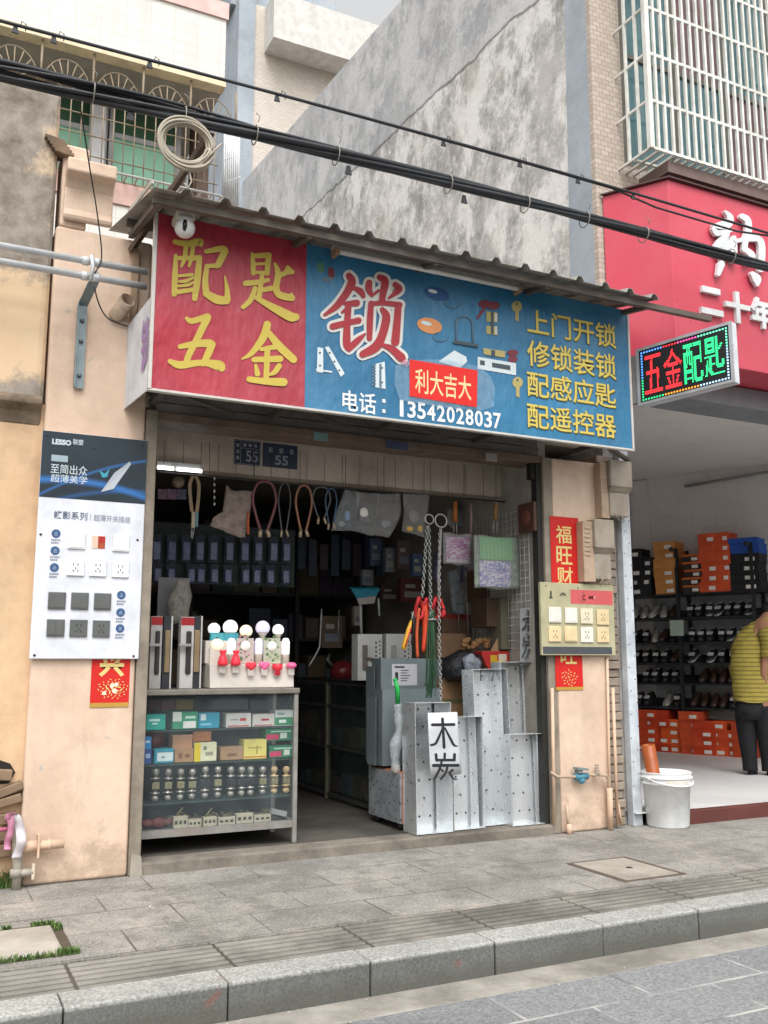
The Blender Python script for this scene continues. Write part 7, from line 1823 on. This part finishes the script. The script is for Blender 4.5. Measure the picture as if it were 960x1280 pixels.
# lit tube inside
c0, c1 = P(197, 584, .50), P(252, 588, .50)
o = thing('fluorescent_tube', 'lit fluorescent tube high inside the left of the shop', 'lamp', tuple((c0 + c1) / 2)); xm_ = P(219, 584, .50).x
m = MB(); m.cyl(V(c0.x, c0.y, c0.z), V(xm_ - .012, c0.y, c0.z), .013, n=10); m.cyl(V(xm_ + .012, c0.y, c0.z), V(c1.x, c0.y, c0.z), .013, n=10); m.build('tube', emis('lit tube', (.95, .98, 1), 4.0), o)
m = MB(); m.box(c0.x, c1.x, c0.y + .02, c0.y + .045, c0.z - .01, c0.z + .05); m.build('batten', solid('grey batten', '8d8c88'), o)

# ================================================================== NUMBER PLATES ON THE LINTEL
yq = .547
for px0, px1, pyt, pyb, col, nm, num, sm in [(292, 326, 549, 580, '2c3142', 'dark blue house number plate reading 55 with a white border, left of two', '55', 1), (328, 372, 553, 583, '333a50', 'slate blue house number plate reading 55 without a border, right of two', '55', 0)]:
    a_, b_ = P(px0, pyb, yq), P(px1, pyt, yq); zb, zt = P(px0, pyb, yq).z, P(px0, pyt, yq).z
    o = MB().box(a_.x, b_.x, yq - .003, yq, zb, zt).build('number_plate', flat('plate ' + col, rgb(col)), bevel=.002); solo(o, nm, 'number plate'); w_, h_ = b_.x - a_.x, zt - zb
    m = MB()
    if sm:
        lettering(m, '55', V(a_.x + w_ * .45, yq - .0042, zb + h_ * .14), V(w_ * .45, 0, 0), V(0, 0, h_ * .46), .02); [m.box(a_.x + w_ * (.34 + .2 * k), a_.x + w_ * (.46 + .2 * k), yq - .0042, yq - .0034, zb + h_ * .75, zb + h_ * .88) for k in range(3)]
        for q_ in ((0.02, .98, .955, .975), (.02, .98, .025, .045), (.24, .98, .67, .69)): m.box(a_.x + w_ * q_[0], a_.x + w_ * q_[1], yq - .0042, yq - .0034, zb + h_ * q_[2], zb + h_ * q_[3])
        for q_ in ((.02, .035), (.24, .255), (.965, .98)): m.box(a_.x + w_ * q_[0], a_.x + w_ * q_[1], yq - .0046, yq - .0036, zb + h_ * .05, zb + h_ * .95)
        for k in range(3): m.box(a_.x + w_ * .08, a_.x + w_ * .19, yq - .0042, yq - .0034, zb + h_ * (.2 + .25 * k), zb + h_ * (.34 + .25 * k))
    else:
        lettering(m, '55', V(a_.x + w_ * .35, yq - .0042, zb + h_ * .12), V(w_ * .38, 0, 0), V(0, 0, h_ * .40), .02)
        for k in range(3):
            for q_ in range(3): m.box(a_.x + w_ * (.16 + .30 * k), a_.x + w_ * (.29 + .30 * k), yq - .0042, yq - .0034, zb + h_ * (.63 + .075 * q_), zb + h_ * (.665 + .075 * q_))
            m.box(a_.x + w_ * (.20 + .30 * k), a_.x + w_ * (.235 + .30 * k), yq - .0046, yq - .0038, zb + h_ * .61, zb + h_ * .83)
    m.build('lettering', flat('dull white ink', rgb('8f939c')), o)
o = MB().box(P(392, 545, .015).x, P(410, 545, .015).x, .012, .0165, P(392, 550, .015).z, P(392, 540, .015).z).build('sticker', flat('pale teal sticker', rgb('6a8a88'))); solo(o, 'small pale teal sticker on the brown beam', 'sticker')
o = MB().box(P(482, 556, .015).x, P(510, 556, .015).x, .012, .0165, P(482, 560, .015).z, P(482, 550, .015).z).build('sticker', flat('blue sticker', rgb('3f4864'))); solo(o, 'dark blue sticker on the brown beam', 'sticker')
o = MB().box(P(607, 572, .015).x, P(621, 572, .015).x, .012, .0165, P(607, 576, .015).z, P(607, 566, .015).z).build('sticker', flat('white sticker', rgb('8e8b88'))); solo(o, 'small white sticker at the right end of the brown beam', 'sticker')
# ================================================================== PERSON IN THE SHOE SHOP
FW = Vector((math.sin(YAW), math.cos(YAW), 0)); RT = Vector((math.cos(YAW), -math.sin(YAW), 0))
B0 = G(940, 969, FZ); dist = (B0 - CAM_POS).dot(FW)
def pp(px, py, dep=0.0): return PN(px, py, B0 + FW * dep, FW)
def skinned(name, pts, edges, mt, parent, sub=2):
    """pts = [(px, py, depth, radius in px)]; a tapered surface grown round the joints"""
    me = bpy.data.meshes.new(name); off = wloc(parent) if parent else Vector((0, 0, 0))
    me.from_pydata([pp(a, b, c) - off for a, b, c, r in pts], edges, []); o = bpy.data.objects.new(name, me); COL.objects.link(o); o.parent = parent
    md = o.modifiers.new('skin', 'SKIN'); md.use_smooth_shade = True
    for v, p in zip(me.skin_vertices[0].data, pts):
        r = p[3] * dist / FPX; v.radius = (r, r)
    me.skin_vertices[0].data[0].use_root = True
    s_ = o.modifiers.new('smooth', 'SUBSURF'); s_.levels = sub; s_.render_levels = sub
    me.materials.append(mt); return o
per = thing('person', 'customer in a yellow striped shirt and black trousers stooping in the shoe shop', 'person', tuple(G(945, 969, FZ)))
SKINM = mat('skin', rgb('9c6f58'), .55, 0, .08, 10, 0)
st = NT('yellow striped shirt'); xs_ = st.n.new('ShaderNodeSeparateXYZ'); st.L(st.tc.outputs['Object'], xs_.inputs[0])
stripe = st.ramp(st.math('FRACT', st.math('MULTIPLY', xs_.outputs[2], 23.0)), [(.0, 0.0), (.12, 1.0), (.3, 1.0), (.42, 0.0)])
SHIRT = st.done(st.mix(stripe, st.mix(st.ramp(st.noise(8, 3), [(.3, 0.0), (.7, 1.0)]), rgb('8f8038'), rgb('a69545')), rgb('6f6530')), .9)
st.bump(st.noise(9, 3), .5, .03)
TRS = mat('black trousers', rgb('101216'), .8, 0, .2, 6, .3, 9)
body = skinned('body', [(942, 872, 0, 15), (938, 845, 0, 14), (937, 812, .02, 15), (944, 788, .05, 13), (954, 776, .10, 6), (961, 768, .16, 7.5), (966, 762, .20, 9.5), (969, 757, .22, 8.5),
    (960, 789, -.12, 7), (958, 815, -.16, 5.4), (954, 842, -.14, 4.2), (956, 862, -.04, 3.4), (960, 871, .02, 3.2),
    (934, 792, .20, 7), (946, 815, .30, 5.4), (958, 840, .34, 4.4), (966, 860, .26, 3.4), (970, 870, .2, 3.2),
    (932, 878, .06, 10), (934, 918, .05, 7), (936, 958, .05, 4.5), (953, 878, -.06, 10), (957, 920, -.03, 7), (960, 960, .0, 4.5)],
    [(0, 1), (1, 2), (2, 3), (3, 4), (4, 5), (5, 6), (6, 7), (3, 8), (8, 9), (9, 10), (10, 11), (11, 12), (3, 13), (13, 14), (14, 15), (15, 16), (16, 17), (0, 18), (18, 19), (19, 20), (0, 21), (21, 22), (22, 23)], SKINM, per)
def torso(name, rings, mt, n=36):
    """cloth as one loft: rings of (px, py, depth, half width px, half depth px)"""
    rings = spline(rings, 3); m = MB(); vs = []; k_ = dist / FPX
    for (a, b, c, hw, hd) in rings:
        o_ = pp(a, b, c)
        for i in range(n): t_ = 2 * math.pi * i / n; q_ = 1 + .04 * math.sin(5 * t_ + b * .21) + .03 * math.sin(9 * t_ - b * .37) + .03 * math.sin(2 * t_ + b * .5); vs.append(o_ + RT * math.cos(t_) * hw * k_ * q_ + FW * math.sin(t_) * hd * k_ * q_ + Vector((0, 0, .008 * math.sin(3 * t_ + b))))
    fs = [(j * n + i, j * n + (i + 1) % n, (j + 1) * n + (i + 1) % n, (j + 1) * n + i) for j in range(len(rings) - 1) for i in range(n)]
    m.add(vs, fs + [list(range(n))] + [list(range((len(rings) - 1) * n, len(rings) * n))], True); return m
def limb(m, pts):
    k_ = dist / FPX; sp_ = spline(pts, 4); m.tube([pp(a, b, c) for a, b, c, r in sp_], [r * k_ for a, b, c, r in sp_], 14)
m = torso('shirt', [(941, 877, 0, 22, 17), (939, 858, 0, 22.5, 17), (936, 835, 0, 22, 18), (936, 812, .02, 21, 18), (940, 795, .05, 19, 16), (946, 784, .07, 15, 12), (952, 777, .09, 9, 8), (956, 773, .10, 6, 6)], SHIRT)
limb(m, [(956, 788, -.10, 11), (962, 800, -.14, 10.5), (960, 823, -.16, 9.2)]); limb(m, [(934, 790, .16, 11), (944, 806, .26, 10), (950, 826, .31, 8.6)])
m.build('shirt', SHIRT, per)
m = torso('trousers', [(942, 868, 0, 17, 12), (942, 880, 0, 20, 15), (943, 892, 0, 22.5, 17), (944, 900, 0, 19, 13)], TRS)
limb(m, [(932, 882, .05, 13), (933, 905, .05, 12.5), (935, 930, .05, 10.5), (937, 950, .05, 9), (938, 963, .05, 9)]); limb(m, [(954, 882, -.05, 13), (957, 905, -.04, 12.5), (959, 930, -.02, 10.5), (961, 950, .0, 9), (962, 964, .0, 9)])
m.build('trousers', TRS, per)
hairm = mat('black hair', rgb('151314'), .6, 0, .2, 20, .3, 80)
skinned('hair', [(955, 769, .14, 7), (961, 762, .18, 10), (966, 755, .22, 10)], [(0, 1), (1, 2)], hairm, per)
for a, b, c in [(936, 965, .05), (960, 967, .0)]:
    skinned('shoe', [(a - 1, b + .5, c, 5), (a + 5, b + 1, c + .02, 4.6), (a + 11, b + 2, c + .05, 3.6)], [(0, 1), (1, 2)], solid('black shoe leather', '131315', rough=.4), per)
hand = MB()
for k, (dx, dy, ln) in enumerate([(-3, 1, 7), (-1.5, 1.5, 8.5), (.2, 1.6, 8), (1.8, 1.2, 6.5)]):
    hand.tube([pp(958 + dx, 874 + dy, .02 + k * .01), pp(957 + dx * 1.2, 874 + dy + ln * .5, .0 + k * .01), pp(954 + dx * 1.1, 874 + dy + ln * .8, -.01 + k * .012)], [.011, .010, .008], 7)
hand.tube([pp(959, 871, .0), pp(953, 874, -.03), pp(951, 878, -.03)], [.013, .011, .009], 7)
hand.ball(pp(959, 873, .02), .042, 10, (.8, .6, 1)); hand.build('fingers', SKINM, per)
o = MB().prism([pp(950, 874, -.05), pp(956, 870, -.05), pp(957, 879, -.05), pp(952, 881, -.05)], FW * .01).build('white_paper', solid('white paper', 'b9b9b8')); solo(o, 'small white paper in the hand of the customer', 'paper')

# ================================================================== COVERS AND WEEDS ON THE PAVEMENT
SLAB = m_plaster('old concrete cover', rgb('99938a'), rgb('b0a99f'), rgb('756e64'), .6, 3.0, bump=.5)
o = MB().box(-.25, .655, -1.365, -.915, -.02, .012).build('concrete_cover', SLAB, bevel=.012, seg=3); solo(o, 'pale concrete access cover with grass growing round it at the left', 'access cover')
o = MB().box(-.3, .70, -1.41, -.87, -.03, .0018).build('cover_gap', solid('dark soil gap', '4a4338')); solo(o, 'dark earth gap round the pale concrete cover', 'soil')
mc = thing('manhole_cover', 'square pavement access cover with a dark metal edge in front of the bucket', 'access cover', (3.95, -1.13, 0))
SLAB2 = m_plaster('speckled concrete cover', rgb('8d877d'), rgb('a59e93'), rgb('676158'), .6, 4.0, bump=.6)
MB().box(3.75, 4.15, -1.385, -.885, -.02, .006).build('slab', SLAB2, mc, bevel=.006)
m = MB(); DE = solid('rusty cover edge', '5c4f46')
m.box(3.715, 3.748, -1.41, -.86, -.02, .004); m.box(4.152, 4.185, -1.41, -.86, -.02, .004); m.box(3.749, 4.151, -.883, -.86, -.02, .0038); m.box(3.749, 4.151, -1.41, -1.387, -.02, .0038); m.build('edge', DE, mc)
m = MB(); m.lathe([(.022, 0), (.02, .002), (0, .002)], V(3.98, -1.14, .0062), 12); m.build('lift_hole', solid('hole dark', '2d2924'), mc)
GRS = [mat('grass blade', rgb('5f7538'), .7, 0, .35, 8, 0), mat('grass blade dark', rgb('3f5c26'), .7, 0, .3, 8, 0)]
def tuft(spots, seed, hmax):
    rr = random.Random(seed); m = MB()
    for (x0, x1, y0, y1, n) in spots:
        for k in range(n):
            x_, y_ = rr.uniform(x0, x1), rr.uniform(y0, y1); h_ = hmax * rr.uniform(.25, 1) ** 1.3; a_ = rr.uniform(0, 6.28); w_ = rr.uniform(.002, .004); lx, ly = math.cos(a_) * h_ * .6, math.sin(a_) * h_ * .6
            m.m = rr.randint(0, 1)
            m.add([(x_ - w_ * math.sin(a_), y_ + w_ * math.cos(a_), .0), (x_ + w_ * math.sin(a_), y_ - w_ * math.cos(a_), .0), (x_ + lx * .5 + w_ * .7 * math.sin(a_), y_ + ly * .5 - w_ * .7 * math.cos(a_), h_ * .7), (x_ + lx, y_ + ly, h_), (x_ + lx * .5 - w_ * .7 * math.sin(a_), y_ + ly * .5 + w_ * .7 * math.cos(a_), h_ * .7)], [(0, 1, 2, 4), (4, 2, 3)])
    return m
tag(tuft([(.25, .72, -1.41, -1.385, 330), (.63, .71, -1.40, -1.36, 160), (.57, .67, -.92, -.87, 260), (.44, .48, -.89, -.875, 60), (.66, .70, -1.0, -.9, 90)], 3, .035).build('grass', GRS), kind='stuff')
g_ = G(10, 1108); o = tuft([(g_.x - .10, g_.x + .07, g_.y - .06, g_.y + .05, 420)], 4, .13).build('weed_tuft', GRS); solo(o, 'green weed tuft at the foot of the corner pipe', 'weed')
# stains and litter
o = MB().ball(G(187.5, 1133, .002), .007, 7, (1, 1, .4)).build('paper_scrap', solid('white scrap', 'd8d8d4')); solo(o, 'tiny white scrap on the pavement near the left pillar', 'litter')
m = MB()
for px, py, r_ in [(213, 1081, .02), (217, 1083, .012), (590, 1063, .01)]: m.ball(G(px, py, .0), r_, 7, (1.6, 1, .2))
tag(m.build('litter', solid('pale litter', 'bdb6ab')), kind='stuff')
